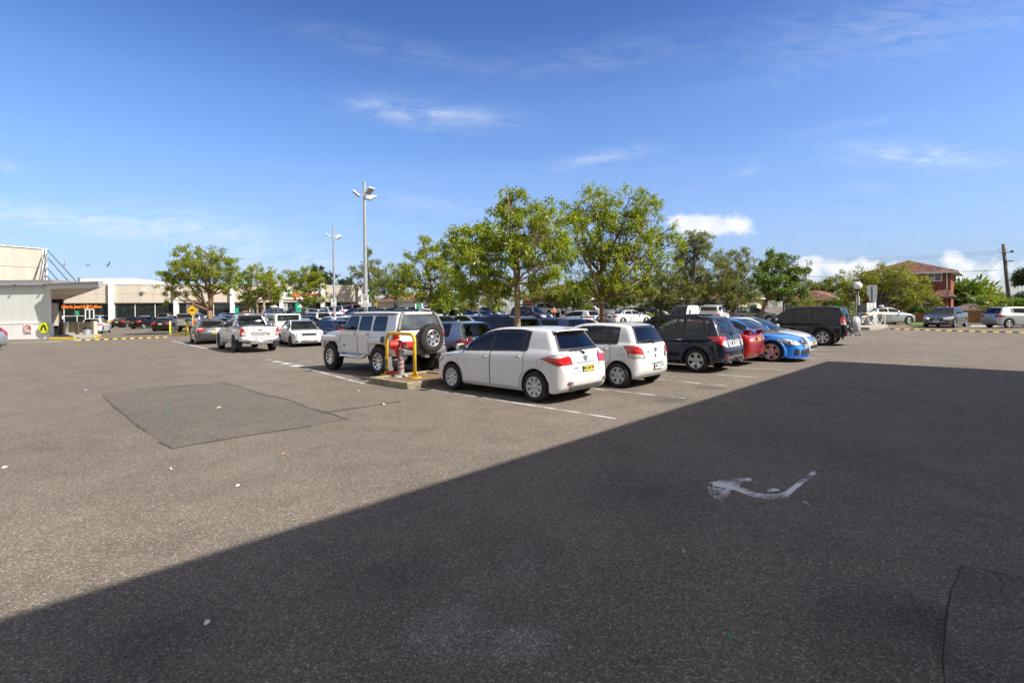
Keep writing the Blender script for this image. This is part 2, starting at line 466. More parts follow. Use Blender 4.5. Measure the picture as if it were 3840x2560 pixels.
def outset(poly, d):
    """grow a simple polygon by d"""
    a = sum(poly[i][0] * poly[(i + 1) % len(poly)][1] - poly[(i + 1) % len(poly)][0] * poly[i][1] for i in range(len(poly)))
    s = 1 if a > 0 else -1; o = []; n = len(poly)
    for i in range(n):
        p0, p1, p2 = Vector(poly[i - 1]), Vector(poly[i]), Vector(poly[(i + 1) % n])
        e1, e2 = p1 - p0, p2 - p1
        if e1.length < 1e-9 or e2.length < 1e-9: o.append(tuple(p1)); continue
        n1 = Vector((e1.y, -e1.x)).normalized() * s; n2 = Vector((e2.y, -e2.x)).normalized() * s
        m = n1 + n2
        m = n1 if m.length < .3 else m.normalized() / max(.5, m.normalized().dot(n1))
        o.append(tuple(p1 + m * d))
    return o
def wheel_mb(Rw, w, rr, n=8, w0=.05, w1=.09, style=0, seg=36, lug=False):
    """materials: 0 rubber, 1 rim, 2 dark; axis y, outer face at +y = w/2"""
    mb = MB(); h = w / 2
    mb.lathe([(rr, h - .015), (rr + .012, h), (rr + (Rw - rr) * .55, h + .008), (Rw - .025, h - .012), (Rw - .006, h - .035), (Rw, h - .06), (Rw, -h + .06), (Rw - .02, -h + .02), (rr, -h + .02)], seg, 'y', mi=0)
    if lug:
        for i in range(30):
            a = 2 * math.pi * i / 30
            mb.box((math.sin(a) * (Rw - .005), h - .045, math.cos(a) * (Rw - .005)), (.045, .07, .03), 0, M=Matrix.Rotation(a, 3, 'Y'))
            mb.box((math.sin(a + .1) * (Rw - .002), 0, math.cos(a + .1) * (Rw - .002)), (.045, .12, .02), 0, M=Matrix.Rotation(a + .1, 3, 'Y'))
    return mb
def rim_mb(rr, w, n, w0, w1, style=0, seg=36, dish=.03, gap=0):
    mb = MB(); h = w / 2 - .01
    mb.lathe([(rr + .004, h + .004), (rr - .006, h + .010), (rr - .022, h + .004), (rr - .03, h - .03), (rr - .035, -h * .6)], seg, 'y', mi=0)
    mb.lathe([(rr - .03, h - .09), (.0005, h - .085)], seg, 'y', mi=1)
    mb.lathe([(.075, h - dish - .05), (.072, h - dish), (.055, h - dish + .012), (.001, h - dish + .014)], 20, 'y', mi=0)
    for i in range(n):
        a = 2 * math.pi * i / n
        for g in ((-gap, gap) if gap else (0,)):
            r0, r1 = .045, rr - .012
            vs = []
            for (r, ww, yo) in ((r0, w0, h - dish), (r0 * .4 + r1 * .6, (w0 * .4 + w1 * .6), h - dish * .3), (r1, w1, h)):
                for sx in (-1, 1):
                    for dy in (0, -.035): vs.append((sx * ww / 2 + g, yo + dy, r))
            fs = []
            for k in (0, 4):
                fs += [(k, k + 2, k + 6, k + 4), (k + 1, k + 5, k + 7, k + 3), (k, k + 4, k + 5, k + 1), (k + 2, k + 3, k + 7, k + 6)]
            rot = Matrix.Rotation(a, 3, 'Y'); mb.add([rot @ Vector(q) for q in vs], fs, 0)
    if style == 1:
        for i in range(5):
            a = 2 * math.pi * (i + .5) / 5; mb.lathe([(.012, h - dish + .004), (.01, h - dish + .018), (.001, h - dish + .018)], 8, 'y', (math.sin(a) * .05, 0, math.cos(a) * .05), 1)
    return mb
_text_cache = {}
def text_mesh(s, size=1.0, depth=.002, res=3):
    key = (s, size, depth)
    if key in _text_cache: return _text_cache[key]
    cu = bpy.data.curves.new('lettering', 'FONT'); cu.body = s; cu.size = size; cu.extrude = depth; cu.align_x = 'CENTER'; cu.align_y = 'CENTER'; cu.resolution_u = res
    o = bpy.data.objects.new('lettering', cu); COL.objects.link(o); dg = bpy.context.evaluated_depsgraph_get(); dg.update()
    me = o.evaluated_get(dg).to_mesh(); vs = [tuple(q.co) for q in me.vertices]; fs = [tuple(p.vertices) for p in me.polygons]
    bpy.data.objects.remove(o); bpy.data.curves.remove(cu); _text_cache[key] = (vs, fs); return vs, fs
def put_text(mb, s, size, Mx, mi=0, depth=.002, sx=1.0, bold=0.0):
    """Mx maps text plane (x right, y up, z out) to the target space"""
    vs, fs = text_mesh(s, size, depth)
    mb.add([Mx @ Vector((q[0] * sx, q[1], q[2])) for q in vs], fs, mi)
    if bold:
        for dx, dy in ((bold, 0), (-bold, 0), (0, bold)):
            mb.add([Mx @ Vector((q[0] * sx + dx, q[1] + dy, q[2] + .0003)) for q in vs], fs, mi)
def facing(p, right, up):
    r = Vector(right).normalized(); u = Vector(up); u = (u - r * u.dot(r)).normalized(); n = r.cross(u)
    return Matrix(((r.x, u.x, n.x, p[0]), (r.y, u.y, n.y, p[1]), (r.z, u.z, n.z, p[2]), (0, 0, 0, 1)))
# ------------------------------------------------------------------ profiles (x = 0 at the tail)
SPEC = {}
SPEC['hatch'] = dict(L=4.22, W=1.76, H=1.515, xr=.77, xf=3.37, R=.315, arch=.365, flare=.0, tyre=(.205, .205),
    lower=[(.20, .20), (.07, .28), (.015, .40), (.0, .58), (.03, .72), (.085, .82), (.12, .95), (.18, 1.03), (.8, 1.04), (1.6, 1.01), (2.4, .975), (3.0, .95), (3.25, .935), (3.55, .89), (3.8, .82), (4.02, .72), (4.15, .60), (4.21, .47), (4.20, .33), (4.13, .22), (3.9, .18), (.5, .18)],
    cabin=[(.10, .80), (.15, 1.0), (.33, 1.22), (.46, 1.40), (.50, 1.468), (.66, 1.485), (1.0, 1.505), (1.5, 1.518), (1.9, 1.508), (2.25, 1.46), (2.6, 1.33), (3.0, 1.12), (3.30, .94), (3.35, .80)],
    bw=[(.15, .80), (.26, .855), (.45, .875), (.62, .88), (.78, .872), (.90, .855), (1.02, .80)], cw=[(.8, .84), (.95, .80), (1.05, .77), (1.3, .67), (1.45, .60), (1.55, .56)],
    plan=[(-.02, 0), (.0, .52), (.06, .72), (.25, .845), (.8, .88), (3.3, .88), (3.75, .855), (4.05, .72), (4.18, .48), (4.23, 0)], bow=(.12, .10), shoulder=(.845, -.010),
    belt=[(.9, 1.045), (2.0, 1.0), (3.2, .955)], win=(1.0, 3.08), pillars=[1.14, 2.06, 2.86], mtop=.095, doors=[(2.06, 3.14), (1.06, 2.04)], sill=.27)
SPEC['smallhatch'] = dict(SPEC['hatch'], L=3.78, W=1.70, H=1.53, xr=.60, xf=3.06, R=.30, arch=.35,
    lower=[(.18, .22), (.06, .30), (.01, .42), (.0, .56), (.03, .66), (.05, .80), (.07, .95), (.12, 1.04), (.7, 1.05), (1.5, 1.02), (2.3, .98), (2.75, .96), (3.0, .94), (3.3, .88), (3.52, .79), (3.68, .67), (3.76, .52), (3.76, .34), (3.7, .23), (3.4, .19), (.4, .19)],
    cabin=[(.06, .80), (.09, 1.0), (.20, 1.22), (.32, 1.42), (.40, 1.48), (.60, 1.505), (1.0, 1.53), (1.4, 1.535), (1.75, 1.515), (2.1, 1.44), (2.5, 1.24), (2.9, 1.02), (3.02, .94), (3.05, .8)],
    bw=[(.15, .77), (.26, .825), (.45, .845), (.62, .85), (.78, .842), (.90, .83), (1.04, .78)], cw=[(.8, .81), (.95, .775), (1.05, .75), (1.3, .67), (1.45, .61), (1.57, .57)],
    plan=[(-.02, 0), (.0, .48), (.05, .66), (.20, .80), (.7, .85), (3.0, .85), (3.4, .82), (3.65, .68), (3.75, .45), (3.79, 0)], bow=(.12, .12),
    belt=[(.7, 1.05), (1.8, 1.0), (2.9, .965)], win=(.62, 2.78), pillars=[.92, 1.72, 2.50], doors=[(1.72, 2.84), (.80, 1.70)])
SPEC['sedan'] = dict(L=4.58, W=1.77, H=1.44, xr=.98, xf=3.74, R=.315, arch=.36, flare=.0, tyre=(.205, .205),
    lower=[(.22, .21), (.08, .28), (.02, .42), (.0, .60), (.02, .80), (.05, .95), (.14, 1.02), (.35, 1.04), (.8, 1.04), (1.5, 1.0), (2.5, .96), (3.3, .94), (3.6, .915), (4.0, .86), (4.3, .76), (4.47, .64), (4.55, .50), (4.55, .32), (4.48, .22), (4.2, .18), (.6, .18)],
    cabin=[(.52, .85), (.60, 1.02), (.95, 1.18), (1.25, 1.325), (1.55, 1.40), (1.95, 1.438), (2.35, 1.435), (2.65, 1.39), (3.0, 1.235), (3.35, 1.04), (3.55, .92), (3.55, .8)],
    bw=[(.15, .80), (.26, .86), (.45, .88), (.62, .885), (.78, .877), (.90, .855), (1.02, .80)], cw=[(.8, .82), (.95, .79), (1.05, .76), (1.25, .67), (1.38, .60), (1.5, .55)],
    plan=[(-.02, 0), (.0, .55), (.06, .74), (.28, .85), (.9, .885), (3.6, .885), (4.1, .85), (4.4, .71), (4.53, .48), (4.59, 0)], bow=(.13, .09),
    belt=[(.9, 1.035), (2.0, .99), (3.4, .955)], win=(.98, 3.26), pillars=[1.26, 2.10, 3.0], mtop=.075, doors=[(2.12, 3.30), (1.22, 2.10)], sill=.27)
SPEC['suv'] = dict(L=4.54, W=1.79, H=1.665, xr=.86, xf=3.48, R=.345, arch=.40, flare=.02, tyre=(.225, .215),
    lower=[(.25, .30), (.08, .36), (.02, .50), (.0, .66), (.05, .76), (.085, .90), (.11, 1.03), (.2, 1.08), (1, 1.08), (2.4, 1.05), (3.1, 1.035), (3.4, 1.02), (3.8, .99), (4.2, .92), (4.40, .81), (4.50, .66), (4.53, .52), (4.49, .36), (4.36, .28), (3.9, .26), (.6, .26)],
    cabin=[(.09, .9), (.12, 1.05), (.26, 1.32), (.39, 1.55), (.47, 1.605), (.7, 1.63), (1.1, 1.65), (1.7, 1.66), (2.1, 1.645), (2.45, 1.57), (2.85, 1.37), (3.2, 1.15), (3.42, 1.02), (3.42, .9)],
    bw=[(.2, .82), (.34, .87), (.5, .885), (.7, .892), (.85, .885), (.97, .868), (1.08, .82)], cw=[(.9, .83), (1.02, .81), (1.15, .775), (1.4, .69), (1.55, .63), (1.7, .58)],
    plan=[(-.02, 0), (.0, .56), (.05, .74), (.22, .86), (.8, .892), (3.5, .892), (4.0, .86), (4.35, .72), (4.48, .50), (4.55, 0)], bow=(.13, .08),
    belt=[(.6, 1.09), (2.0, 1.06), (3.3, 1.03)], win=(.50, 3.12), pillars=[1.27, 2.13, 2.92], mtop=.10, doors=[(2.14, 3.22), (1.20, 2.11)], sill=.34)
SPEC['wagon'] = dict(SPEC['sedan'], L=4.72, H=1.50,
    cabin=[(.10, .85), (.14, 1.02), (.36, 1.25), (.52, 1.40), (.66, 1.45), (1.1, 1.485), (1.7, 1.495), (2.3, 1.485), (2.65, 1.42), (3.0, 1.26), (3.35, 1.05), (3.55, .92), (3.55, .8)],
    lower=[(.22, .21), (.08, .28), (.02, .42), (.0, .60), (.02, .80), (.07, .95), (.14, 1.03), (.5, 1.045), (1.5, 1.0), (2.5, .97), (3.3, .945), (3.6, .92), (4.05, .86), (4.4, .76), (4.6, .64), (4.69, .50), (4.69, .32), (4.6, .22), (4.3, .18), (.6, .18)],
    plan=[(-.02, 0), (.0, .55), (.06, .74), (.28, .85), (.9, .885), (3.6, .885), (4.2, .85), (4.52, .71), (4.67, .48), (4.73, 0)],
    cw=[(.8, .82), (.95, .79), (1.05, .76), (1.25, .68), (1.42, .61), (1.55, .56)], win=(.52, 3.26), pillars=[1.24, 2.10, 3.0], mtop=.085)
SPEC['prado'] = dict(L=4.70, W=1.87, H=1.86, xr=1.02, xf=3.81, R=.39, arch=.455, flare=.035, tyre=(.265, .235),
    lower=[(.22, .40), (.06, .46), (.0, .58), (.0, .74), (.06, .80), (.08, 1.0), (.10, 1.16), (.3, 1.19), (1.2, 1.17), (2.6, 1.14), (3.4, 1.12), (3.7, 1.10), (4.1, 1.06), (4.4, .98), (4.58, .86), (4.66, .70), (4.68, .58), (4.64, .44), (4.5, .38), (4.0, .36), (.8, .36)],
    cabin=[(.08, 1.0), (.10, 1.2), (.17, 1.5), (.25, 1.73), (.36, 1.81), (.7, 1.85), (1.4, 1.87), (2.1, 1.86), (2.5, 1.80), (2.85, 1.63), (3.2, 1.38), (3.55, 1.12), (3.55, 1.0)],
    bw=[(.3, .86), (.45, .90), (.6, .925), (.8, .935), (.98, .93), (1.1, .905), (1.19, .86)], cw=[(1.0, .87), (1.15, .85), (1.3, .81), (1.55, .735), (1.75, .68), (1.9, .62)],
    plan=[(-.02, 0), (.0, .66), (.05, .82), (.2, .91), (.8, .935), (3.8, .935), (4.3, .90), (4.55, .76), (4.65, .55), (4.71, 0)], bow=(.10, .05), cbow=(.28, .08),
    belt=[(.4, 1.20), (2.0, 1.17), (3.4, 1.14)], win=(.30, 3.16), pillars=[1.46, 2.28, 3.02], mtop=.13, doors=[(2.29, 3.30), (1.42, 2.27)], sill=.50)
SPEC['sports'] = dict(SPEC['sedan'], L=4.88, W=1.90, H=1.47, xr=1.10, xf=4.0, R=.345, arch=.385, flare=.02,
    lower=[(.22, .21), (.08, .28), (.02, .42), (.0, .62), (.02, .84), (.05, .98), (.14, 1.06), (.35, 1.08), (.8, 1.07), (1.5, 1.03), (2.6, .99), (3.5, .965), (3.9, .93), (4.3, .86), (4.6, .76), (4.76, .64), (4.84, .50), (4.86, .30), (4.82, .17), (4.5, .15), (.6, .18)],
    cabin=[(.55, .85), (.64, 1.05), (1.0, 1.21), (1.3, 1.35), (1.6, 1.43), (2.0, 1.468), (2.45, 1.465), (2.8, 1.41), (3.15, 1.25), (3.55, 1.04), (3.75, .93), (3.75, .8)],
    bw=[(.12, .90), (.22, .92), (.45, .94), (.66, .95), (.82, .94), (.95, .91), (1.06, .84)], cw=[(.8, .86), (.95, .84), (1.08, .80), (1.28, .70), (1.42, .62), (1.52, .56)],
    plan=[(-.02, 0), (.0, .6), (.06, .8), (.28, .92), (.9, .95), (3.9, .95), (4.4, .925), (4.7, .80), (4.83, .56), (4.89, 0)],
    belt=[(.9, 1.065), (2.2, 1.02), (3.6, .98)], win=(1.02, 3.42), pillars=[1.3, 2.2, 3.15], doors=[(2.22, 3.46), (1.30, 2.20)])
SPEC['ute'] = dict(L=5.20, W=1.80, H=1.82, xr=1.16, xf=4.25, R=.40, arch=.47, flare=.05, tyre=(.265, .225), zmin=.2,
    lower=[(.14, .56), (.10, .62), (.09, .9), (.09, 1.21), (.2, 1.225), (1.4, 1.225), (1.75, 1.21), (2.5, 1.17), (3.4, 1.14), (3.9, 1.13), (4.5, 1.09), (4.9, 1.0), (5.08, .86), (5.15, .68), (5.12, .52), (4.95, .45), (4.5, .44), (.5, .54)],
    cabin=[(1.62, 1.0), (1.68, 1.25), (1.84, 1.62), (1.94, 1.755), (2.1, 1.80), (2.5, 1.825), (2.9, 1.81), (3.2, 1.73), (3.55, 1.48), (3.9, 1.20), (4.0, 1.1), (4.0, 1.0)],
    bw=[(.4, .82), (.55, .86), (.75, .875), (1.0, .875), (1.15, .86), (1.24, .83)], cw=[(1.0, .84), (1.2, .82), (1.4, .765), (1.6, .69), (1.75, .63), (1.85, .58)],
    plan=[(.08, 0), (.085, .70), (.10, .82), (.18, .865), (.8, .875), (4.2, .875), (4.7, .85), (5.0, .72), (5.12, .48), (5.17, 0)], bow=(.12, .0), cbow=(.28, .05), kl=.05,
    extra=[('-', (.92, 0, 1.15), (.68, .74, .42), .04, .01)],
    belt=[(1.7, 1.235), (2.6, 1.20), (3.8, 1.16)], win=(1.98, 3.62), pillars=[2.62, 3.42], mtop=.10, doors=[(2.63, 3.74), (1.90, 2.61)], sill=.56)
SPEC['hummer'] = dict(L=4.42, W=1.86, H=1.86, xr=.90, xf=3.74, R=.44, arch=.50, flare=.0, tyre=(.30, .235), zmin=.3,
    lower=[(.08, .62), (.04, .70), (.04, 1.0), (.04, 1.30), (.2, 1.32), (1.5, 1.31), (2.8, 1.30), (3.15, 1.29), (3.5, 1.27), (4.0, 1.23), (4.22, 1.18), (4.28, 1.08), (4.29, .86), (4.33, .72), (4.30, .60), (4.0, .56), (.5, .56)],
    cabin=[(.04, 1.1), (.05, 1.32), (.12, 1.6), (.17, 1.82), (.28, 1.87), (.8, 1.885), (1.6, 1.89), (2.3, 1.88), (2.66, 1.85), (2.80, 1.78), (2.96, 1.55), (3.12, 1.30), (3.14, 1.15)],
    bw=[(.5, .86), (.62, .885), (.9, .895), (1.15, .895), (1.25, .88), (1.32, .85)], cw=[(1.1, .87), (1.3, .865), (1.5, .82), (1.75, .74), (1.85, .71), (1.95, .68)],
    plan=[(.02, 0), (.03, .74), (.05, .85), (.12, .89), (.8, .90), (3.6, .90), (4.1, .87), (4.25, .78), (4.31, .6), (4.34, 0)], bow=(.03, .02), cbow=(.08, .02), kl=.05, kc=.06,
    extra=[('+', (3.74, .84, 1.03), (.62, .125, .10), .05, .03), ('+', (3.16, .84, .78), (.08, .115, .20), .05, .05), ('+', (4.30, .80, .90), (.06, .14, .20), .05, .05),
           ('+', (.90, .84, 1.03), (.62, .115, .10), .05, .03), ('+', (1.47, .84, .80), (.08, .105, .20), .05, .05), ('+', (.33, .84, .86), (.07, .105, .20), .05, .05)],
    belt=[(.3, 1.34), (3.2, 1.33)], win=(.3, 2.9), pillars=[], mtop=.12, doors=[(2.12, 3.12), (1.42, 2.10)], sill=.58,
    panes=[[(2.18, 1.345), (2.92, 1.345), (2.70, 1.72), (2.22, 1.72)], [(1.42, 1.345), (2.04, 1.345), (2.04, 1.725), (1.46, 1.725)], [(.62, 1.345), (1.26, 1.345), (1.24, 1.725), (.66, 1.725)]])
SPEC['van'] = dict(L=5.1, W=1.90, H=2.25, xr=1.0, xf=3.95, R=.34, arch=.40, flare=.0, tyre=(.22, .21),
    lower=[(.05, .3), (.0, .5), (.0, 1.25), (.2, 1.28), (2.0, 1.28), (3.9, 1.25), (4.4, 1.12), (4.8, .95), (5.03, .75), (5.08, .5), (5.02, .3), (4.6, .24), (.5, .24)],
    cabin=[(.0, 1.0), (.0, 1.3), (.04, 1.9), (.10, 2.18), (.3, 2.25), (1.5, 2.26), (2.8, 2.25), (3.4, 2.18), (3.75, 1.95), (4.1, 1.55), (4.45, 1.12), (4.45, 1.0)],
    bw=[(.2, .9), (.4, .94), (.8, .95), (1.28, .93)], cw=[(1.0, .94), (1.3, .925), (1.8, .88), (2.2, .82), (2.3, .78)],
    plan=[(-.01, 0), (.0, .8), (.03, .92), (.2, .95), (3.9, .95), (4.5, .92), (4.9, .76), (5.05, .5), (5.1, 0)], bow=(.1, .02), cbow=(.2, .02), kc=.12,
    belt=[(2.5, 1.30), (4.3, 1.24)], win=(2.95, 4.02), pillars=[], mtop=.45, doors=[(2.9, 4.1)], sill=.32)
LAMPS = {
 'hatch': dict(tail=(.03, .80, [(-.42, .895), (-.16, .975), (.06, .985), (.17, .90), (.20, .785), (-.14, .785)]), tclear=[(-.28, .93), (-.14, .972), (.05, .98), (.10, .945), (-.10, .915)],
               head=(4.15, .70, [(-.20, .60), (.10, .585), (.44, .74), (.40, .80), (.10, .765), (-.12, .70)])),
 'smallhatch': dict(tail=(.02, .78, [(-.30, 1.0), (-.06, 1.01), (.10, .93), (.18, .72), (.0, .735), (-.22, .745), (-.235, .85)]), tclear=[(-.22, .755), (-.03, .735), (.12, .715), (.15, .80), (-.04, .825), (-.2, .835)],
               head=(3.70, .66, [(-.18, .60), (.10, .60), (.42, .78), (.36, .84), (.10, .79), (-.10, .70)])),
 'sedan': dict(tail=(.03, .80, [(-.30, .86), (-.06, .94), (.22, .95), (.26, .80), (.16, .74), (-.14, .76)]), tclear=[(.05, .86), (.22, .88), (.24, .80), (.06, .80)],
               head=(4.48, .70, [(-.24, .60), (.05, .575), (.36, .66), (.42, .76), (.12, .755), (-.16, .70)])),
 'wagon': dict(tail=(.03, .80, [(-.16, 1.15), (.04, 1.15), (.10, .80), (-.24, .80), (-.22, .95)]), tclear=None, head=(4.62, .70, [(-.24, .60), (.05, .575), (.36, .66), (.42, .76), (.12, .755), (-.16, .70)])),
 'suv': dict(tail=(.04, .82, [(-.36, 1.045), (-.05, 1.06), (.16, 1.05), (.20, .72), (.04, .76), (-.20, .90)]), tclear=[(.02, .94), (.17, .92), (.19, .73), (.06, .77), (-.05, .84)],
               head=(4.46, .72, [(-.22, .72), (.08, .70), (.36, .80), (.40, .90), (.10, .90), (-.14, .84)])),
 'prado': dict(tail=(.03, .86, [(-.14, 1.34), (.02, 1.34), (.07, 1.06), (.02, .98), (-.20, .98), (-.22, 1.12)]), tclear=[(-.20, 1.10), (.06, 1.10), (.03, .99), (-.19, .99)],
               head=(4.6, .72, [(-.24, .78), (.08, .76), (.34, .84), (.38, .98), (.10, .98), (-.16, .94)])),
 'sports': dict(tail=(.03, .86, [(-.30, .86), (-.06, .96), (.22, .97), (.26, .80), (.16, .74), (-.14, .76)]), tclear=None,
               head=(4.76, .74, [(-.28, .585), (.02, .575), (.34, .65), (.56, .765), (.48, .80), (.10, .755), (-.14, .70)])),
 'ute': dict(tail=(.10, .80, [(-.20, 1.16), (.04, 1.16), (.06, .80), (-.20, .80)]), tclear=[(-.02, .955), (.05, .955), (.06, .85), (-.02, .85)],
               head=(5.05, .70, [(-.22, .80), (.08, .78), (.34, .86), (.38, .98), (.10, .98), (-.16, .94)])),
 'hummer': dict(tail=(.06, .86, [(-.12, 1.28), (.06, 1.28), (.06, .80), (-.12, .80)]), tclear=[(-.02, 1.10), (.055, 1.10), (.055, .86), (-.02, .86)], head=(4.25, .80, [(-.2, .95), (.0, .95), (.0, 1.1), (-.2, 1.1)])),
 'van': dict(tail=(.03, .90, [(-.10, 1.35), (.05, 1.35), (.05, .95), (-.10, .95)]), tclear=None, head=(4.95, .72, [(-.24, .74), (.08, .72), (.34, .84), (.38, .96), (.10, .96), (-.16, .88)])),
}
def band(S, m, x0, x1, up=.02, n=None):
    """top / bottom curves of the side glass: cabin outline inset by m, above the belt line"""
    cab = chaikin(S['cabin']); xs = np.linspace(x0, x1, n or max(4, int((x1 - x0) / .05)))
    zs = np.arange(.9, S['H'] + .1, .008); X, Z = np.meshgrid(xs, zs, indexing='ij'); d = sd_poly(X, Z, cab)
    top = np.array([max([z for z, q in zip(zs, d[i]) if q < -m], default=0) for i in range(len(xs))])
    bot = tab(S['belt'], xs) + up
    return xs, top, bot
def pane_poly(S, m, x0, x1, up=.02, rear_lean=0.0):
    xs, top, bot = band(S, m, x0, x1, up)
    ok = top > bot + .03; xs, top, bot = xs[ok], top[ok], bot[ok]
    if len(xs) < 3: return None
    lo = [(float(x), float(b)) for x, b in zip(xs, bot)]; hi = [(float(x), float(t)) for x, t in zip(xs, top)]
    if rear_lean: hi = [(x + rear_lean * (1 - (x - xs[0]) / (xs[-1] - xs[0])), z) for x, z in hi]
    return [lo[0], lo[-1]] + hi[::-1]
MIRRORS = {'L': 1, 'R': -1}
def build_car(kind, pm, name='parked_car', near=True, h=None, rim=('alloy', 5, .07, .11, 0, 0), trim='black', bodyname='body', tint=None, plate=None, fplate=None, S2=None, opts=(), lug=False, winblack=True, handle=None, mirror=None, rimfrac=.66, seats=None):
    S = dict(SPEC[kind]); 
    if S2: S.update(S2)
    h = h or (.026 if near else .05); st = .06 if near else .12
    B = Body(S, h); W, L = S['W'], S['L']; ox = B.off[0]
    root = empty(name); root['spec'] = kind
    def slot(o, i=0):
        sl = o.material_slots[i]; mt = sl.material; sl.link = 'OBJECT'; sl.material = mt
    gl = tint or M['glass']
    # under-body and wheel wells
    ub = MB(); zc = S.get('lower')[-1][1]
    ub.box((L / 2 + ox, 0, zc + .10), (L - 1.0, W - .34, .22))
    for xa in (S['xr'], S['xf']):
        for sd in (1, -1):
            prof = [(S['arch'] - .008, sd * (W / 2 - .05)), (S['arch'] - .008, sd * .5), (.02, sd * .5)]
            k = len(ub.v); ub.lathe(prof, 28, 'y', (xa + ox, 0, S['R']))
            ub.v[k:] = [(q[0], q[1], max(q[2], zc + .02) if q[2] < S['R'] else q[2]) for q in ub.v[k:]]
    ub.build('underbody', M['under'], root)
    # wheels
    Rw, tw, rr = S['R'], S['tyre'][0], S['R'] * rimfrac
    rm, n, w0, w1, sty, gap = rim
    ty = wheel_mb(Rw, tw, rr, seg=36 if near else 20, lug=lug); ri = rim_mb(rr, tw, n, w0, w1, sty, 36 if near else 18, gap=gap)
    tme = rme = None
    for xa in (S['xf'], S['xr']):
        for sd in (1, -1):
            y = sd * (W / 2 - tw / 2 - .012 + (S.get('flare', 0) if S.get('flare', 0) > .015 else 0)); 
            if kind == 'hummer': y = sd * (W / 2 - tw / 2 + .03)
            we = empty('wheel', (xa + ox, y, Rw), 0 if sd == 1 else math.pi, root)
            if tme is None:
                to = ty.build('tyre', M['rubber'], we, smooth=True, ang=50); tme = to.data
                ro = ri.build('rim', [M[rm] if isinstance(rm, str) else rm, M['under']], we, smooth=True, ang=35); rme = ro.data
            else:
                for nm, dm in (('tyre', tme), ('rim', rme)):
                    o = bpy.data.objects.new(nm, dm); COL.objects.link(o); o.parent = we
    # doors with their glass
    m = S.get('mtop', .09); pil = S['pillars']; x0, x1 = S['win']
    doors = {}
    if near:
        for (a, b) in S['doors']:
            for vw in 'LR':
                xs, top, bot = band(S, m * .55, a, b + .25, .0)
                ztop = [(float(x), float(t)) for x, t in zip(xs, top) if t > np.interp(x, [q[0] for q in S['belt']], [q[1] for q in S['belt']]) + .02]
                zl = S['sill']; low = []
                rad = S['arch'] + .05
                zz = np.linspace(zl, 1.0, 14)
                for z in zz:     # rear edge follows the wheel arch
                    xe = a
                    dz = abs(z - S['R'])
                    if dz < rad: xe = max(a, S['xr'] + math.sqrt(rad * rad - dz * dz))
                    low.append((float(xe), float(z)))
                fr = []
                for z in zz:
                    xe = b; dz = abs(z - S['R'])
                    if dz < rad: xe = min(b, S['xf'] - math.sqrt(rad * rad - dz * dz))
                    fr.append((float(xe), float(z)))
                top2 = [(x, z) for x, z in ztop if x >= a and (x <= b or z > 1.0)]
                if not top2: continue
                bl = lambda x: float(tab(S['belt'], x)) + (0.0 if not S.get('panes') else .0)
                fr = [(x, min(z, bl(x))) for x, z in fr]; low = [(x, min(z, bl(x))) for x, z in low]; poly = fr + [(x, bl(x)) for x in np.linspace(fr[-1][0], low[-1][0], 8)[1:-1]] + low[::-1]
                clean = [poly[0]]
                for q in poly[1:]:
                    if math.hypot(q[0] - clean[-1][0], q[1] - clean[-1][1]) > .015: clean.append(q)
                if math.hypot(clean[0][0] - clean[-1][0], clean[0][1] - clean[-1][1]) < .015: clean.pop()
                mb = MB(); B.ring(mb, vw, clean, .005, .006, .0035, 1, st); B.patch(mb, vw, outset(clean, -.005), .0045, 0, st)
                o = mb.build('door', [pm, M['under']], root, smooth=True, fix=False); slot(o, 0); doors[(vw, a, b)] = o
                p, nn = B.hit(vw, a + .16, np.interp(a, [q[0] for q in S['belt']], [q[1] for q in S['belt']]) - .13, .022)
                if p:
                    hm = MB().box(p, (.17, .035, .032), 0, bev=.014); hm.box((p.x, p.y - .015 * MIRRORS[vw], p.z), (.12, .02, .05), 1, bev=.008)
                    ho = hm.build('door_handle', [handle or pm, M['black']], o, smooth=True, ang=40); slot(ho, 0)
    def owner(vw, xc):
        for (v2, a, b), o in doors.items():
            if v2 == vw and a - .1 <= xc <= b + .3: return o
        return root
    for vw in 'LR':
        def pane(mb, pp, bw_):
            B.cut(vw, pp); B.patch(mb, vw, outset(pp, .004), .004, 0, st)
            if winblack: B.ring(mb, vw, pp, bw_, .014 if near else .02, .007, 1, st)
        if S.get('panes'):
            for pp in S['panes']:
                mb = MB(); pp = rounded(pp, .05); pane(mb, pp, .03)
                mb.build('side_window', [gl, M['black']], owner(vw, sum(q[0] for q in pp) / len(pp)), smooth=True, fix=False)
            continue
        edges = [x0] + list(pil) + [x1]; mb = MB()
        for i, (a, b) in enumerate(zip(edges[:-1], edges[1:])):
            pp = pane_poly(S, m, a + .03, b - .03)
            if not pp: continue
            if near: mb = MB()
            pane(mb, pp, .032)
            if near: mb.build('side_window', [gl, M['black']], owner(vw, (a + b) / 2), smooth=True, fix=False)
        if not near: mb.build('side_window', [gl, M['black']], root, smooth=True, fix=False)
    # windscreen and rear glass
    cwz = lambda z: float(tab(S['cw'], z))
    cab = chaikin(S['cabin']); tops = max(q[1] for q in cab)
    zc0 = S.get('ws', (float(tab(S['belt'], S['win'][1])) + .0, tops - .075)); zr0 = S.get('rw', (float(tab(S['belt'], S['win'][0])) + .03, tops - .10))
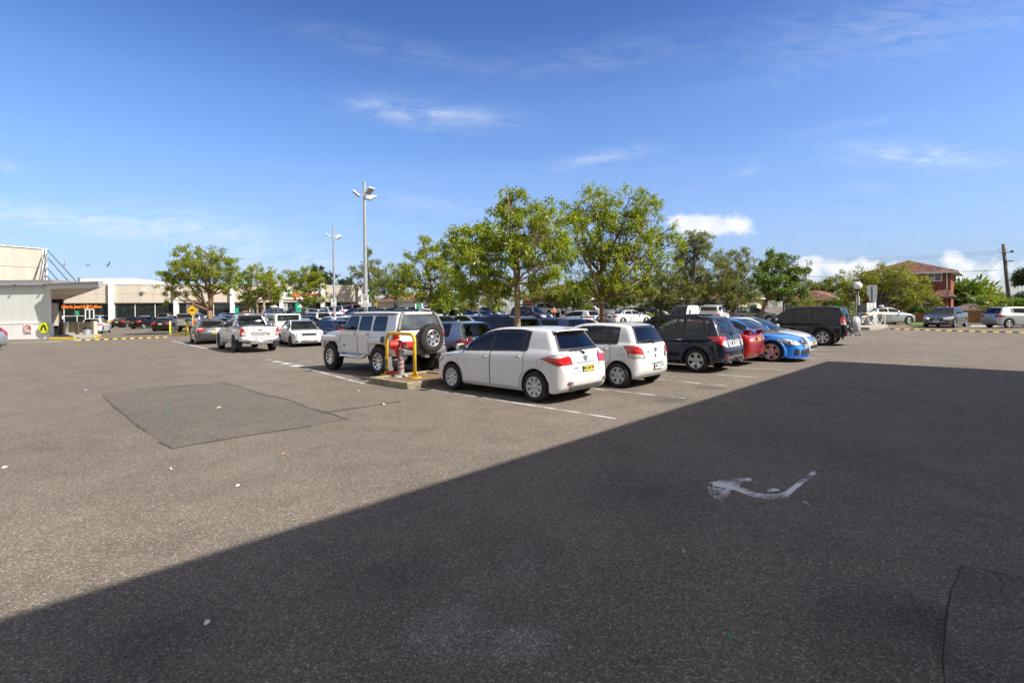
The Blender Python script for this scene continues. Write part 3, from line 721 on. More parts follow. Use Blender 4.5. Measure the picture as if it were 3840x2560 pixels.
    for nm, vw, (za, zb) in (('windscreen', 'F', zc0), ('rear_window', 'B', zr0)):
        if nm in opts: continue
        ins = .10 if nm == 'windscreen' else .13
        n = 6; zz = np.linspace(za, zb, n); rgt = [(cwz(z) - ins, float(z)) for z in zz]
        pl = rgt + [(-a, z) for a, z in reversed(rgt)]
        mb = MB(); B.cut(vw, pl); B.patch(mb, vw, outset(pl, .004), .004, 0, st * .75); B.ring(mb, vw, pl, .03, .02, .007, 1, st * .75)
        mb.build(nm, [gl, M['black']], root, smooth=True, fix=False)
    # lamps
    lp = LAMPS[kind]
    for nm, key, bang, mt in (('tail_lamp', 'tail', 135, 'redlens'), ('headlamp', 'head', 45, 'clearlens')):
        rx, ry, poly = lp[key]
        for sd in (1, -1):
            vw = (R(bang) * sd, rx, ry * sd); pl = [(a * sd, z) for a, z in poly]
            mb = MB(); B.patch(mb, vw, outset(pl, .010), .005, 1, st * .7); B.patch(mb, vw, pl, .012, 0, st * .7)
            mats = [M[mt], M['black']]
            if key == 'tail' and lp['tclear'] and near: B.patch(mb, vw, [(a * sd, z) for a, z in lp['tclear']], .0155, 2, .04); mats.append(M['clearlens'])
            if key == 'head' and near:
                ca = sum(q[0] for q in pl) / len(pl); czz = sum(q[1] for q in pl) / len(pl)
                p, nn = B.hit(vw, ca, czz, .016)
                if p:
                    for dx in (-.07, .06):
                        p, nn = B.hit(vw, ca + dx, czz, .014)
                        if p: mb.tube([p - nn * .004, p + nn * .003], .038, 12, 2)
                    mats.append(M['darkrim'])
            mb.build(nm, mats, root, smooth=True, fix=False)
    # mirrors
    xm = S['win'][1] - (.20 if near else .25); zm = float(tab(S['belt'], xm)) + .09
    for sd in (1, -1):
        y = sd * (cwz(zm) + .20); mb = MB()
        mb.box((xm + ox + .02, y, zm), (.13, .21, .15), 0, bev=.05); mb.box((xm + ox - .05, y, zm), (.012, .17, .11), 1, bev=.004); mb.box((xm + ox + .03, y - sd * .13, zm - .05), (.06, .14, .05), 2, bev=.015)
        o = mb.build('wing_mirror', [mirror or (M['black'] if False else pm), M['black'], M['black']], root, smooth=True, ang=40); slot(o, 0)
    # number plates
    def plate_at(vw, a, z, spec, w=.37, hh=.11):
        txt, bg, ink = spec; p, nn = B.hit(vw, a, z, .018)
        if p is None: return
        sgn = 1 if vw == 'F' else -1
        mb = MB(); Mx = facing(p, (0, sgn, 0), (0, 0, 1)); k = len(mb.v)
        mb.box((0, 0, 0), (w + .02, hh + .02, .012), 2, bev=.004); mb.box((0, 0, .006), (w, hh, .006), 0); mb.xform(Mx, k)
        if near: put_text(mb, txt, hh * .86, Mx @ Matrix.Translation((0, 0, .0105)), 1, .001, .92, .003)
        mb.build('number_plate', [M['plate_y'] if bg == 'y' else M['plate_w'], M['ink'] if ink == 'k' else M['greenink'], M['black']], root)
    pz = S.get('pz', (.78, .45))
    if plate: plate_at('B', S.get('pa', 0), pz[0], plate)
    if fplate: plate_at('F', 0, pz[1], fplate)
    # cabin
    seatm = seats or M['seat']; xb = S['doors'][0][0]; zb = float(tab(S['belt'], xb)); zs = S['sill'] + .16; xfr = S['win'][1]; hw = float(tab(S['bw'], .8)) - .12; xr_s = max(S['win'][0] + .25, xb - .78)
    tb = MB(); x0c = S['win'][0] + .18; tb.box(((x0c + xfr) / 2 + ox, 0, (S['sill'] + zs) / 2 + .04), (xfr - x0c + .1, hw * 2, .14))
    for s_ in (1, -1): tb.box(((x0c + xfr) / 2 + ox, s_ * hw, (zs + zb) / 2 - .03), (xfr - x0c + .1, .04, zb - zs))
    tb.box((xfr + .12 + ox, 0, zb - .16), (.5, hw * 1.9, .26), bev=.06); tb.box((x0c + ox - .02, 0, (zs + zb) / 2 - .04), (.05, hw * 1.9, zb - zs))
    yw = -.36; tb.tube([(xfr - .28 + ox + .06 * math.sin(t), yw + .18 * math.cos(t), zb - .02 + .17 * math.sin(t)) for t in np.linspace(0, 2 * math.pi, 17)], .014, 6)
    def seat(mb, x, y, w):
        mb.box((x + .25 + ox, y, zs + .16), (.5, w, .16), bev=.05); M2 = Matrix.Rotation(R(-14), 3, 'Y'); mb.box((x - .02 + ox, y, (zs + zb) / 2 + .14), (.13, w, zb - zs + .02), bev=.05, M=M2)
        for yy in ((y,) if w < .7 else (y - .38, y + .38)): mb.box((x - .13 + ox, yy, zb + .20), (.09, .26, .17), bev=.045)
    if near:
        tb.build('dashboard', M['seat'], root)
        for y in (.36, -.36):
            mb = MB(); seat(mb, xb + .02, y, .50); mb.build('front_seat', seatm, root, smooth=True, ang=50)
        mb = MB(); seat(mb, xr_s, 0, hw * 1.8); mb.build('rear_seat', seatm, root, smooth=True, ang=50)
    else:
        seat(tb, xb + .02, .36, .5); seat(tb, xb + .02, -.36, .5); seat(tb, xr_s, 0, hw * 1.8); tb.build('interior', M['seat'], root)
    me = B.mesh('car_body'); me.materials.append(pm); bo = bpy.data.objects.new('body', me); COL.objects.link(bo); bo.parent = root; slot(bo)
    return root, B
def place_car(root, p_rear, heading, S, side=None):
    """p_rear: ground point under the near rear wheel (side +1 left / -1 right / 0 centre between the axles)"""
    hd = Vector((heading[0], heading[1], 0)).normalized(); lf = Vector((-hd.y, hd.x, 0))
    p = Vector(p_rear)
    if side is not None:
        wb = S['xf'] - S['xr']; p = p + hd * (wb / 2) - lf * side * (S['W'] / 2 - .06)
    root.location = (p.x, p.y, zg(p.x, p.y)); root.rotation_euler = (0, 0, math.atan2(hd.y, hd.x))
def line_mb(B, vw, pts, w=.008, off=.005, mi=0, mb=None):
    """thin strip laid on the body along a polyline"""
    mb = mb or MB()
    for i in range(len(pts) - 1):
        a, b = Vector(pts[i]), Vector(pts[i + 1]); d = (b - a).normalized(); nrm = Vector((-d.y, d.x)) * w / 2
        B.patch(mb, vw, [tuple(a + nrm), tuple(a - nrm), tuple(b - nrm), tuple(b + nrm)], off, mi, .08)
    return mb
# ================================================================== camera, light, sky
cam = bpy.data.cameras.new('camera'); co = bpy.data.objects.new('camera', cam); COL.objects.link(co); SC.camera = co
cam.sensor_fit = 'HORIZONTAL'; cam.sensor_width = 36; cam.lens = 36 * FPX / 3840; cam.clip_end = 6000; cam.clip_start = .05
cam.shift_y = -(1280 - CY) / 3840
rt, up_, fw = Vector((CR, 0, -SR)), Vector((SR, 0, CR)), Vector((0, 1, 0))
co.matrix_world = Matrix(((rt.x, up_.x, -fw.x, 0), (rt.y, up_.y, -fw.y, 0), (rt.z, up_.z, -fw.z, HCAM), (0, 0, 0, 1)))
SUN_EL = 45.0; SUN_H = Vector((.90, -.43, 0)).normalized()
l = bpy.data.lights.new('sun', 'SUN'); l.energy = 5.0; l.angle = R(.5); l.color = (1, .945, .85)
lo = bpy.data.objects.new('sun', l); COL.objects.link(lo); lo.location = (30, -10, 40)
sd = Vector((SUN_H.x * math.cos(R(SUN_EL)), SUN_H.y * math.cos(R(SUN_EL)), math.sin(R(SUN_EL))))
lo.rotation_euler = (-sd).to_track_quat('-Z', 'Y').to_euler()
SC.view_settings.view_transform = 'Standard'; SC.view_settings.look = 'None'; SC.view_settings.exposure = .72; SC.view_settings.gamma = 1
def build_world():
    w = bpy.data.worlds.new('World'); SC.world = w; w.use_nodes = True; t = w.node_tree; bg = t.nodes['Background']
    s = N(t, 'ShaderNodeTexSky'); s.sky_type = 'NISHITA'; s.sun_disc = False; s.sun_elevation = R(SUN_EL)
    s.sun_rotation = math.atan2(SUN_H.x, SUN_H.y); s.air_density = 1.0; s.dust_density = .6; s.ozone_density = 2.2; s.altitude = 0
    co_ = N(t, 'ShaderNodeTexCoord').outputs['Generated']; sp = N(t, 'ShaderNodeSeparateXYZ'); t.links.new(co_, sp.inputs[0])
    def m(op, a, b=None, c=None, clamp=False):
        n = N(t, 'ShaderNodeMath', operation=op, use_clamp=clamp)
        for i, v in enumerate((a, b, c)):
            if v is None: continue
            if hasattr(v, 'is_output'): t.links.new(v, n.inputs[i])
            else: n.inputs[i].default_value = v
        return n.outputs[0]
    yy = m('MAXIMUM', sp.outputs[1], .02); u = m('DIVIDE', sp.outputs[0], yy); v = m('DIVIDE', sp.outputs[2], yy)
    cb = N(t, 'ShaderNodeCombineXYZ'); t.links.new(u, cb.inputs[0]); t.links.new(v, cb.inputs[1])
    ahead = m('GREATER_THAN', sp.outputs[1], .05)
    def blob(px, py, su, sv, rot, k):
        u0 = (px - CX) / FPX; v0 = (CY - py) / FPX; su /= FPX; sv /= FPX; c, q = math.cos(R(rot)), math.sin(R(rot))
        du = m('SUBTRACT', u, u0); dv = m('SUBTRACT', v, v0)
        a = m('ADD', m('MULTIPLY', du, c / su), m('MULTIPLY', dv, q / su)); b = m('ADD', m('MULTIPLY', du, -q / sv), m('MULTIPLY', dv, c / sv))
        r2 = m('ADD', m('MULTIPLY', a, a), m('MULTIPLY', b, b)); e = m('POWER', 2.718, m('MULTIPLY', r2, -.9))
        return m('MULTIPLY', e, k)
    def total(lst):
        o = None
        for q in lst:
            bb = blob(*q); o = bb if o is None else m('ADD', o, bb)
        return o
    cir = total([(1640, 425, 240, 44, -6, 1.0), (1420, 395, 120, 22, -12, .5), (230, 805, 330, 40, -8, 1.3), (760, 840, 250, 48, -10, 1.3), (1080, 970, 260, 34, -2, .9), (3440, 605, 260, 44, -4, 1.15), (2280, 595, 170, 24, 10, .9), (2810, 650, 60, 26, 20, .4), (3260, 720, 90, 20, 0, .4), (3200, 485, 190, 16, 8, .5),
                 (3400, 120, 520, 130, 12, .45), (2300, 200, 600, 60, 8, .14), (1450, 170, 320, 40, -12, .28), (1600, 760, 260, 30, -6, .4), (40, 600, 80, 20, -12, .5), (2200, 240, 280, 50, 10, .12)])
    mp = N(t, 'ShaderNodeMapping'); mp.inputs['Rotation'].default_value = (0, 0, R(6)); mp.inputs['Scale'].default_value = (2.6, 11, 1); t.links.new(cb.outputs[0], mp.inputs[0])
    n1 = N(t, 'ShaderNodeTexNoise', ins={'Scale': 3.0, 'Detail': 9, 'Roughness': .62, 'Distortion': .9}); t.links.new(mp.outputs[0], n1.inputs[0])
    n1r = N(t, 'ShaderNodeMapRange', ins={'From Min': .36, 'From Max': .80}); t.links.new(n1.outputs[0], n1r.inputs[0])
    c1 = m('MULTIPLY', cir, n1r.outputs[0])
    cum = total([(2620, 850, 100, 46, 0, 1.15), (2740, 862, 110, 40, -8, 1.0), (2560, 840, 60, 30, 0, .5), (3055, 1000, 60, 34, 0, 1.0), (3190, 1030, 90, 34, 0, .95), (3300, 1015, 110, 30, 0, .7), (3560, 985, 55, 40, 0, .95), (3640, 1040, 130, 50, 0, .7), (3810, 1010, 90, 50, 0, .75), (2990, 1050, 120, 36, 0, .75), (3400, 1090, 450, 45, 0, .45), (1060, 1010, 400, 30, 0, .35)])
    n2 = N(t, 'ShaderNodeTexNoise', ins={'Scale': 19.0, 'Detail': 9, 'Roughness': .6, 'Distortion': .3}); t.links.new(cb.outputs[0], n2.inputs[0])
    c2 = m('ADD', cum, m('MULTIPLY', m('SUBTRACT', n2.outputs[0], .5), 2.2))
    c2r = N(t, 'ShaderNodeMapRange', ins={'From Min': .30, 'From Max': 1.15}, interpolation_type='SMOOTHSTEP'); t.links.new(c2, c2r.inputs[0])
    c2m = m('MULTIPLY', c2r.outputs[0], m('GREATER_THAN', cum, .05))
    low = N(t, 'ShaderNodeMapRange', ins={'From Min': .30, 'From Max': .0, 'To Min': 0, 'To Max': .30}); t.links.new(v, low.inputs[0])
    hz = N(t, 'ShaderNodeTexNoise', ins={'Scale': 5.0, 'Detail': 6}); t.links.new(mp.outputs[0], hz.inputs[0])
    c3 = m('MULTIPLY', low.outputs[0], hz.outputs[0])
    cir2 = m('MULTIPLY', c1, .58); allc = m('MULTIPLY', m('MAXIMUM', m('ADD', cir2, c3), m('MULTIPLY', c2m, .88)), ahead, clamp=True)
    hsv = N(t, 'ShaderNodeHueSaturation', ins={'Saturation': 1.22, 'Value': 1.0, 'Hue': .506}); t.links.new(s.outputs[0], hsv.inputs['Color'])
    ab = ramp(t, [(0, (.50, .54, .68)), (.06, (.44, .50, .71)), (.15, (.74, .74, .87)), (.25, (.98, .91, .97)), (.36, (.95, .92, .99)), (.49, (.66, .67, .82)), (.8, (.55, .60, .74))]); t.links.new(sp.outputs[2], ab.inputs[0]); ex = mixc(t, 1.0, hsv.outputs[0], ab.outputs[0], 'MULTIPLY')
    # out-of-view white cloud added overhead and behind, to lift and neutralise the shade
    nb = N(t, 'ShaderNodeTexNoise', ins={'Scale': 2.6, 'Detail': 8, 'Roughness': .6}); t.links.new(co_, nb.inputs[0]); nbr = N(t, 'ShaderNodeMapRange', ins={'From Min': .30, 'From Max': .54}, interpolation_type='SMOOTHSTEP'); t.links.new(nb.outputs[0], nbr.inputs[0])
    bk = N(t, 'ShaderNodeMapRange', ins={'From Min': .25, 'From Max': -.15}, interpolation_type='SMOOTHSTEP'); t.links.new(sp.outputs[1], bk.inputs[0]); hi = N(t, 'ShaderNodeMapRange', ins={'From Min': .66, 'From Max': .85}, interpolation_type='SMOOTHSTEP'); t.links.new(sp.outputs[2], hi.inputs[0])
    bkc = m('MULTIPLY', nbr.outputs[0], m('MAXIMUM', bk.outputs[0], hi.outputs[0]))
    n3 = N(t, 'ShaderNodeTexNoise', ins={'Scale': 26.0, 'Detail': 6}); t.links.new(cb.outputs[0], n3.inputs[0])
    cr = ramp(t, [(.3, (4.3, 4.5, 5.0)), (.65, (5.4, 5.4, 5.6))]); t.links.new(n3.outputs[0], cr.inputs[0])
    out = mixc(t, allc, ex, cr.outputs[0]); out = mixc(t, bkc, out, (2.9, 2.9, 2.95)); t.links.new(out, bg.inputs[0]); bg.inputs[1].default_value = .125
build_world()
# ================================================================== ground
def asphalt(name, c0, c1, warm=0.0, patchy=1.0):
    m, t, b = nt(name); co_ = geopos(t)
    big = noise(t, .16, co_, 5, .6); mid = noise(t, 1.3, co_, 6, .6)
    mx = N(t, 'ShaderNodeMath', operation='ADD'); t.links.new(big, mx.inputs[0]); t.links.new(mid, mx.inputs[1])
    base = ramp(t, [(.40, c0), (.60, c1)]); hf = N(t, 'ShaderNodeMath', operation='MULTIPLY', ins={}); hf.inputs[1].default_value = .5
    t.links.new(mx.outputs[0], hf.inputs[0]); t.links.new(hf.outputs[0], base.inputs[0])
    v = N(t, 'ShaderNodeTexVoronoi', ins={'Scale': 95.0, 'Randomness': 1.0}); t.links.new(co_, v.inputs['Vector'])
    st = ramp(t, [(0, .52), (.40, .87), (.75, 1.03), (.90, 1.38), (1, 2.2)]); 
    sp = N(t, 'ShaderNodeSeparateColor'); t.links.new(v.outputs['Color'], sp.inputs[0]); t.links.new(sp.outputs[0], st.inputs[0])
    c = mixc(t, 1.0, base.outputs[0], st.outputs[0], 'MULTIPLY')
    tint = ramp(t, [(0, (1, 1, 1)), (.8, (1, 1, 1)), (1, (1.12, 1.0, .84))]); t.links.new(sp.outputs[1], tint.inputs[0])
    c = mixc(t, .8, c, tint.outputs[0], 'MULTIPLY')
    # oil marks and worn, darker loose patches
    oil = noise(t, .55, co_, 7, .66); orp = ramp(t, [(.34, .74), (.46, 1.0)]); t.links.new(oil, orp.inputs[0]); c = mixc(t, .7 * patchy, c, orp.outputs[0], 'MULTIPLY')
    grey = noise(t, .30, co_, 7, .7); grp = ramp(t, [(.57, 0), (.70, 1)]); t.links.new(grey, grp.inputs[0])
    mm = N(t, 'ShaderNodeMath', operation='MULTIPLY'); mm.inputs[1].default_value = .3; t.links.new(grp.outputs[0], mm.inputs[0])
    c = mixc(t, mm.outputs[0], c, tuple(x * 1.35 for x in c1))
    if patchy == 1.0:
        gp = N(t, 'ShaderNodeSeparateXYZ'); t.links.new(co_, gp.inputs[0])
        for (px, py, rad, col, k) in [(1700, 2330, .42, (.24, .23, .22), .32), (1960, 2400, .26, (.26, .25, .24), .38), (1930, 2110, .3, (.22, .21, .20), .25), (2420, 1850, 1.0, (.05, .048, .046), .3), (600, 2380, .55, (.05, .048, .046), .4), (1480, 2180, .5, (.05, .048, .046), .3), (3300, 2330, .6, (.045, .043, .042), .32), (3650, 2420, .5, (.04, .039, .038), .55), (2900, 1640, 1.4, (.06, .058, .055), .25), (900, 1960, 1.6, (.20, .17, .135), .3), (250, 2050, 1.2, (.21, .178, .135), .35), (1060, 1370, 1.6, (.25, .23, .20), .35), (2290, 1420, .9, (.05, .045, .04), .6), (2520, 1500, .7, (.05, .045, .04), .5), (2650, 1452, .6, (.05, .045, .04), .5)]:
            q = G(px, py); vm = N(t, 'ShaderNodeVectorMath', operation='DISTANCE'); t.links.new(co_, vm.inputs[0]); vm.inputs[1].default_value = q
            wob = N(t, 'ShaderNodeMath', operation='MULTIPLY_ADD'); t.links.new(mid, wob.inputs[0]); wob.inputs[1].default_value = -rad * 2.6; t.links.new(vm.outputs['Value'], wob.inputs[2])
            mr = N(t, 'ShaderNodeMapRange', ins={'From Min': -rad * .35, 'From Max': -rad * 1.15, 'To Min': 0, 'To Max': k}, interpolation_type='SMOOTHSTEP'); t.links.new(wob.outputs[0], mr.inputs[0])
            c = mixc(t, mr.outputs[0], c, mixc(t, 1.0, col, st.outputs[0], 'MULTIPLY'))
    t.links.new(c, b.inputs['Base Color']); b.inputs['Roughness'].default_value = .93; b.inputs['Specular IOR Level'].default_value = .25
    v2 = N(t, 'ShaderNodeTexVoronoi', ins={'Scale': 95.0}); t.links.new(co_, v2.inputs['Vector'])
    bp = N(t, 'ShaderNodeBump', ins={'Strength': .9, 'Distance': .006}); t.links.new(v2.outputs['Distance'], bp.inputs['Height']); bp.invert = True
    bp2 = N(t, 'ShaderNodeBump', ins={'Strength': .5, 'Distance': .02}); t.links.new(noise(t, 14, co_, 6, .7), bp2.inputs['Height']); t.links.new(bp.outputs[0], bp2.inputs['Normal'])
    t.links.new(bp2.outputs[0], b.inputs['Normal']); return m
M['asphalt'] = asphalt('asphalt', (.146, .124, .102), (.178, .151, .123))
M['asphalt2'] = asphalt('asphalt_patch', (.122, .106, .090), (.144, .124, .104), patchy=.4)
M['asphalt3'] = asphalt('asphalt_dark', (.084, .075, .066), (.11, .098, .086), patchy=.6); M['asphalt4'] = asphalt('asphalt_worn', (.112, .098, .084), (.155, .134, .112), patchy=.9)
def sheet(name, poly, z, mat, kind='structure', seg=1.5, label=None):
    """flat sheet that follows the lot, z above it"""
    mb = MB(); pts = []; n = len(poly)
    for i in range(n):
        a, b = Vector(poly[i][:2]), Vector(poly[(i + 1) % n][:2]); k = max(1, int((b - a).length / seg))
        for j in range(k): pts.append(a + (b - a) * j / k)
    r = delaunay_2d_cdt(pts, [(i, (i + 1) % len(pts)) for i in range(len(pts))], [], 1, 1e-6)
    mb.add([(p.x, p.y, zg(p.x, p.y) + z) for p in r[0]], [tuple(f) for f in r[2]])
    o = mb.build(name, mat); me = o.data
    if me.polygons and sum(p.normal.z for p in me.polygons) < 0: me.flip_normals()
    return tag(o, label, kind=kind)
def ground():
    ss = [-2500, -1200, -600, -300, -150, -80, -40, -20, 0, 10, 18] + list(np.arange(20, 56, 1.5)) + [56, 60, 80, 120, 200, 400, 800, 1600, 2600]
    ts = [-2500, -1200, -600, -300, -150, -80, -40, -20] + list(np.arange(0, 80, 2.5)) + [80, 100, 140, 200, 400, 800, 1600, 2600]
    mb = MB(); vs = []
    for s in ss:
        for q in ts:
            p = U * s + V * q; vs.append((p.x, p.y, zg(p.x, p.y)))
    k = len(ts); fs = [(i * k + j, (i + 1) * k + j, (i + 1) * k + j + 1, i * k + j + 1) for i in range(len(ss) - 1) for j in range(k - 1)]
    o = mb.add(vs, fs).build('ground', M['asphalt'], smooth=True); tag(o, kind='structure')
    if o.data.polygons[0].normal.z < 0: o.data.flip_normals()
ground()
# worn white paint: breaks up with noise so the asphalt shows through
def worn(name, col, keep=.5, sc=26):
    m, t, b = nt(name); co_ = geopos(t)
    n1 = noise(t, sc, co_, 8, .75); n2 = noise(t, 2.3, co_, 4, .6)
    a = N(t, 'ShaderNodeMath', operation='ADD'); t.links.new(n1, a.inputs[0]); t.links.new(n2, a.inputs[1])
    rp = ramp(t, [(keep - .05, 0), (keep + .05, 1)]); h = N(t, 'ShaderNodeMath', operation='MULTIPLY'); h.inputs[1].default_value = .5
    t.links.new(a.outputs[0], h.inputs[0]); t.links.new(h.outputs[0], rp.inputs[0])
    t.links.new(rp.outputs[0], b.inputs['Alpha']); b.inputs['Base Color'].default_value = c4(col); b.inputs['Roughness'].default_value = .8
    return m
M['line'] = worn('line_paint', (.52, .51, .48), .475, 60); M['arrow'] = worn('arrow_paint', (.70, .69, .66), .505, 44); M['faint'] = worn('faint_paint', (.35, .34, .33), .55, 30)
M['line2'] = worn('fresh_line_paint', (.60, .59, .56), .44, 40)
def strip(name, a, b, w, mat, z=.004):
    a, b = Vector(a[:2]), Vector(b[:2]); d = (b - a).normalized(); n = Vector((-d.y, d.x)) * w / 2
    return sheet(name, [a - n, b - n, b + n, a + n], z, mat)
# bay lines of the right-hand row (end points measured)
ends = [((1620, 1460), (2310, 1570)), ((2230, 1458), (2568, 1493)), ((2460, 1421), (2725, 1447)), ((2690, 1404), (2843, 1416)), ((2735, 1377), (2935, 1387)), ((2815, 1357), (3008, 1362)),
        ((3020, 1343), (3063, 1344)), ((3030, 1326), (3113, 1328)), ((3040, 1311), (3154, 1313)), ((3045, 1298), (3188, 1299)), ((3140, 1287), (3220, 1287)), ((3180, 1273), (3250, 1274)), ((3160, 1262), (3276, 1263))]
for (a, b) in ends: strip('parking_line', G(*a), G(*b), .075, M['line'])
# lines of the left rows
for (a, b, w, mt) in [((1140, 1379), (1375, 1441), .08, 'line'), ((1122, 1356), (1222, 1353), .09, 'line'), ((650, 1279), (780, 1308), .09, 'line2'), ((780, 1304), (905, 1326), .07, 'line'), ((648, 1277), (688, 1267), .09, 'line2'),
                      ((1096, 1371), (1130, 1372.5), .35, 'line2'), ((1060, 1362), (1090, 1364), .28, 'line2'), ((1026, 1355), (1053, 1357), .24, 'line2'), ((997, 1348.5), (1015, 1349), .2, 'line'),
                      ((45, 1286), (300, 1275), .3, 'line2'), ((75, 1292), (260, 1283), .16, 'line'), ((280, 1277), (390, 1266), .25, 'line2'), ((170, 1283), (330, 1271), .2, 'line2'), ((330, 1284), (375, 1282), .12, 'faint'),
                      ((3450, 1262), (3560, 1264), .1, 'faint'), ((3560, 1244), (3580, 1240), .3, 'faint')]:
    strip('parking_line', G(*a), G(*b), w, M[mt])
# turning arrow (near) and the small arrow further on
def pix_sheet(name, pts, mat, z=.004): return sheet(name, [G(*p) for p in pts], z, mat, seg=.6)
zx = lambda X, Y: (2500 + X / 2.6133, 1700 + Y / 2.6133)
def stroke(pts, ws):
    P_ = [zx(*p) for p in pts]; l, r = [], []
    for i, p in enumerate(P_):
        a, b = Vector(P_[max(0, i - 1)]), Vector(P_[min(len(P_) - 1, i + 1)]); d = (b - a).normalized(); n = Vector((-d.y, d.x)) * ws[i] / 2.6133 / 2; l.append(tuple(Vector(p) + n)); r.append(tuple(Vector(p) - n))
    return l + r[::-1]
arrow = MB()
for pts, ws in [([(1455, 182), (1330, 275), (1230, 355), (1170, 405), (1080, 425), (960, 422), (850, 405), (760, 370), (690, 345), (600, 330)], [42, 46, 50, 60, 56, 46, 48, 50, 44, 30]), ([(415, 292), (520, 275), (680, 268), (830, 258)], [12, 22, 40, 34]),
                ([(410, 330), (440, 400), (500, 450)], [24, 34, 40]), ([(620, 330), (570, 400), (505, 455)], [50, 66, 46]), ([(985, 372), (1040, 360), (1105, 362)], [16, 34, 14]), ([(450, 300), (560, 310), (720, 318)], [40, 62, 50]), ([(440, 350), (500, 375), (560, 370)], [40, 60, 50])]:
    o = pix_sheet('lane_arrow', stroke(pts, ws), M['arrow'], .004 + .0006 * len(arrow.m)); arrow.m.append(0)
pix_sheet('lane_arrow', [(3450, 1338), (3475, 1325), (3490, 1338), (3478, 1338), (3482, 1352), (3470, 1352), (3470, 1338)], M['faint'])
strip('worn_line', G(3258, 1853), G(3420, 1884), .03, M['faint']); strip('worn_line', G(3510, 1652), G(3535, 1653), .10, M['faint'])
# re-laid rectangle of asphalt with its seams
Z3 = lambda X, Y: (300 + X / 1.96, 1250 + Y / 1.96)
pa = [Z3(150, 440), Z3(600, 398), Z3(1050, 366), Z3(1160, 385), Z3(1500, 475), Z3(1730, 565), Z3(1960, 630), Z3(1680, 685), Z3(1040, 785), Z3(680, 845), Z3(470, 715), Z3(300, 575)]
sheet('asphalt_patch', [G(*p) for p in pa], .004, M['asphalt2'], seg=.5)
def crack(pts, w, mat='asphalt3', jit=.03, z=.008):
    P_ = [G(*p) for p in pts]; q = []
    for i in range(len(P_) - 1):
        a, b = P_[i], P_[i + 1]; k = max(2, int((b - a).length / .18))
        for j in range(k): q.append(a + (b - a) * j / k + Vector((random.uniform(-jit, jit), random.uniform(-jit, jit), 0)))
    q.append(P_[-1]); L_, R_ = [], []
    for i, p in enumerate(q):
        d = (q[min(i + 1, len(q) - 1)] - q[max(0, i - 1)]).normalized(); n = Vector((-d.y, d.x, 0)); ww = w * random.uniform(.4, 1.2) / 2
        L_.append(p + n * ww); R_.append(p - n * ww)
    mb = MB(); n = len(q); mb.add([(p.x, p.y, zg(p.x, p.y) + z) for p in L_ + R_], [(i, i + 1, n + i + 1, n + i) for i in range(n - 1)])
    o = mb.build('asphalt_seam', M[mat]); tag(o, kind='structure')
    if sum(p.normal.z for p in o.data.polygons) < 0: o.data.flip_normals()
crack([Z3(1040, 362), Z3(1160, 385), Z3(1330, 445), Z3(1500, 478), Z3(1690, 550), Z3(1970, 630)], .07, jit=.03)
crack([Z3(170, 470), Z3(240, 520), Z3(380, 640), Z3(480, 720)], .045, jit=.02); crack([Z3(150, 440), Z3(600, 398), Z3(1040, 364)], .05)
crack([Z3(560, 800), Z3(680, 845), Z3(1000, 790), Z3(1340, 735), Z3(1700, 680)], .05); crack([Z3(1830, 578), Z3(2080, 540), Z3(2350, 500)], .06)
ZB = lambda X, Y: (1920 + X / 1.225, 1300 + Y / 1.225)
sheet('asphalt_patch', [G(*ZB(*p)) for p in [(2068, 1006), (2200, 1030), (2420, 1068), (2440, 1700), (1960, 1700), (1976, 1540), (1990, 1350), (2010, 1170), (2042, 1062)]], .0025, M['asphalt4'], seg=.3)
M['crackdark'] = simple('crack_dark', (.016, .015, .015), .95)
for pts, w in [([(1975, 1544), (1990, 1350), (2010, 1170), (2040, 1060), (2070, 1005)], .006), ([(2070, 1005), (2000, 985), (1900, 965), (1820, 960)], .005), ([(2070, 1008), (2200, 1030), (2352, 1060)], .006), ([(2200, 1030), (2250, 1080), (2225, 1140), (2170, 1150)], .005), ([(2040, 1200), (2180, 1300), (2352, 1290)], .005), ([(2080, 1120), (2160, 1130)], .004)]:
    crack([ZB(*p) for p in pts], w, 'crackdark', .012, .004)
# unseen stand-in for the building behind the viewer: roof left open for skylight
def neighbour():
    g = G(3102, 1354); g2 = G(0, 2319); du = (g - g2); du.z = 0; du.normalize(); dv = Vector((-du.y, du.x, 0))
    hb = 8.3; c = g + SUN_H * (hb / math.tan(R(SUN_EL))); c.z = 0; root = empty('unseen_shade_roof', c); P_ = lambda a, b: (c.x + du.x * a + dv.x * b, c.y + du.y * a + dv.y * b)
    M['tanwall'] = simple('tan_render', (.36, .25, .17), .85, scale=1.2, bmp=.2)
    rf = MB().prism([P_(0, 0), P_(-70, 0), P_(-70, -9.5), P_(0, -9.5)], 'z', hb - .5, hb); wl = MB().prism([P_(-.5, -9.0), P_(-69, -9.0), P_(-69, -9.4), P_(-.5, -9.4)], 'z', -.1, 3.2)
    obs = [rf.build('roof', simple('roof_white', (.70, .69, .66), .6), root), wl.build('wall', M['tanwall'], root)]
    for k in range(8):
        x, y = P_(-1 - 9 * k, -8.6); obs.append(MB().box((x, y, (hb - .52) / 2), (.35, .35, hb - .5)).build('column', M['tanwall'], root))
    for o in obs: o.matrix_parent_inverse = Matrix.Translation(c).inverted()
    tag(root, 'tall flat unseen stand-in roof behind the viewer, shaped to shade the foreground', 'awning')
neighbour()
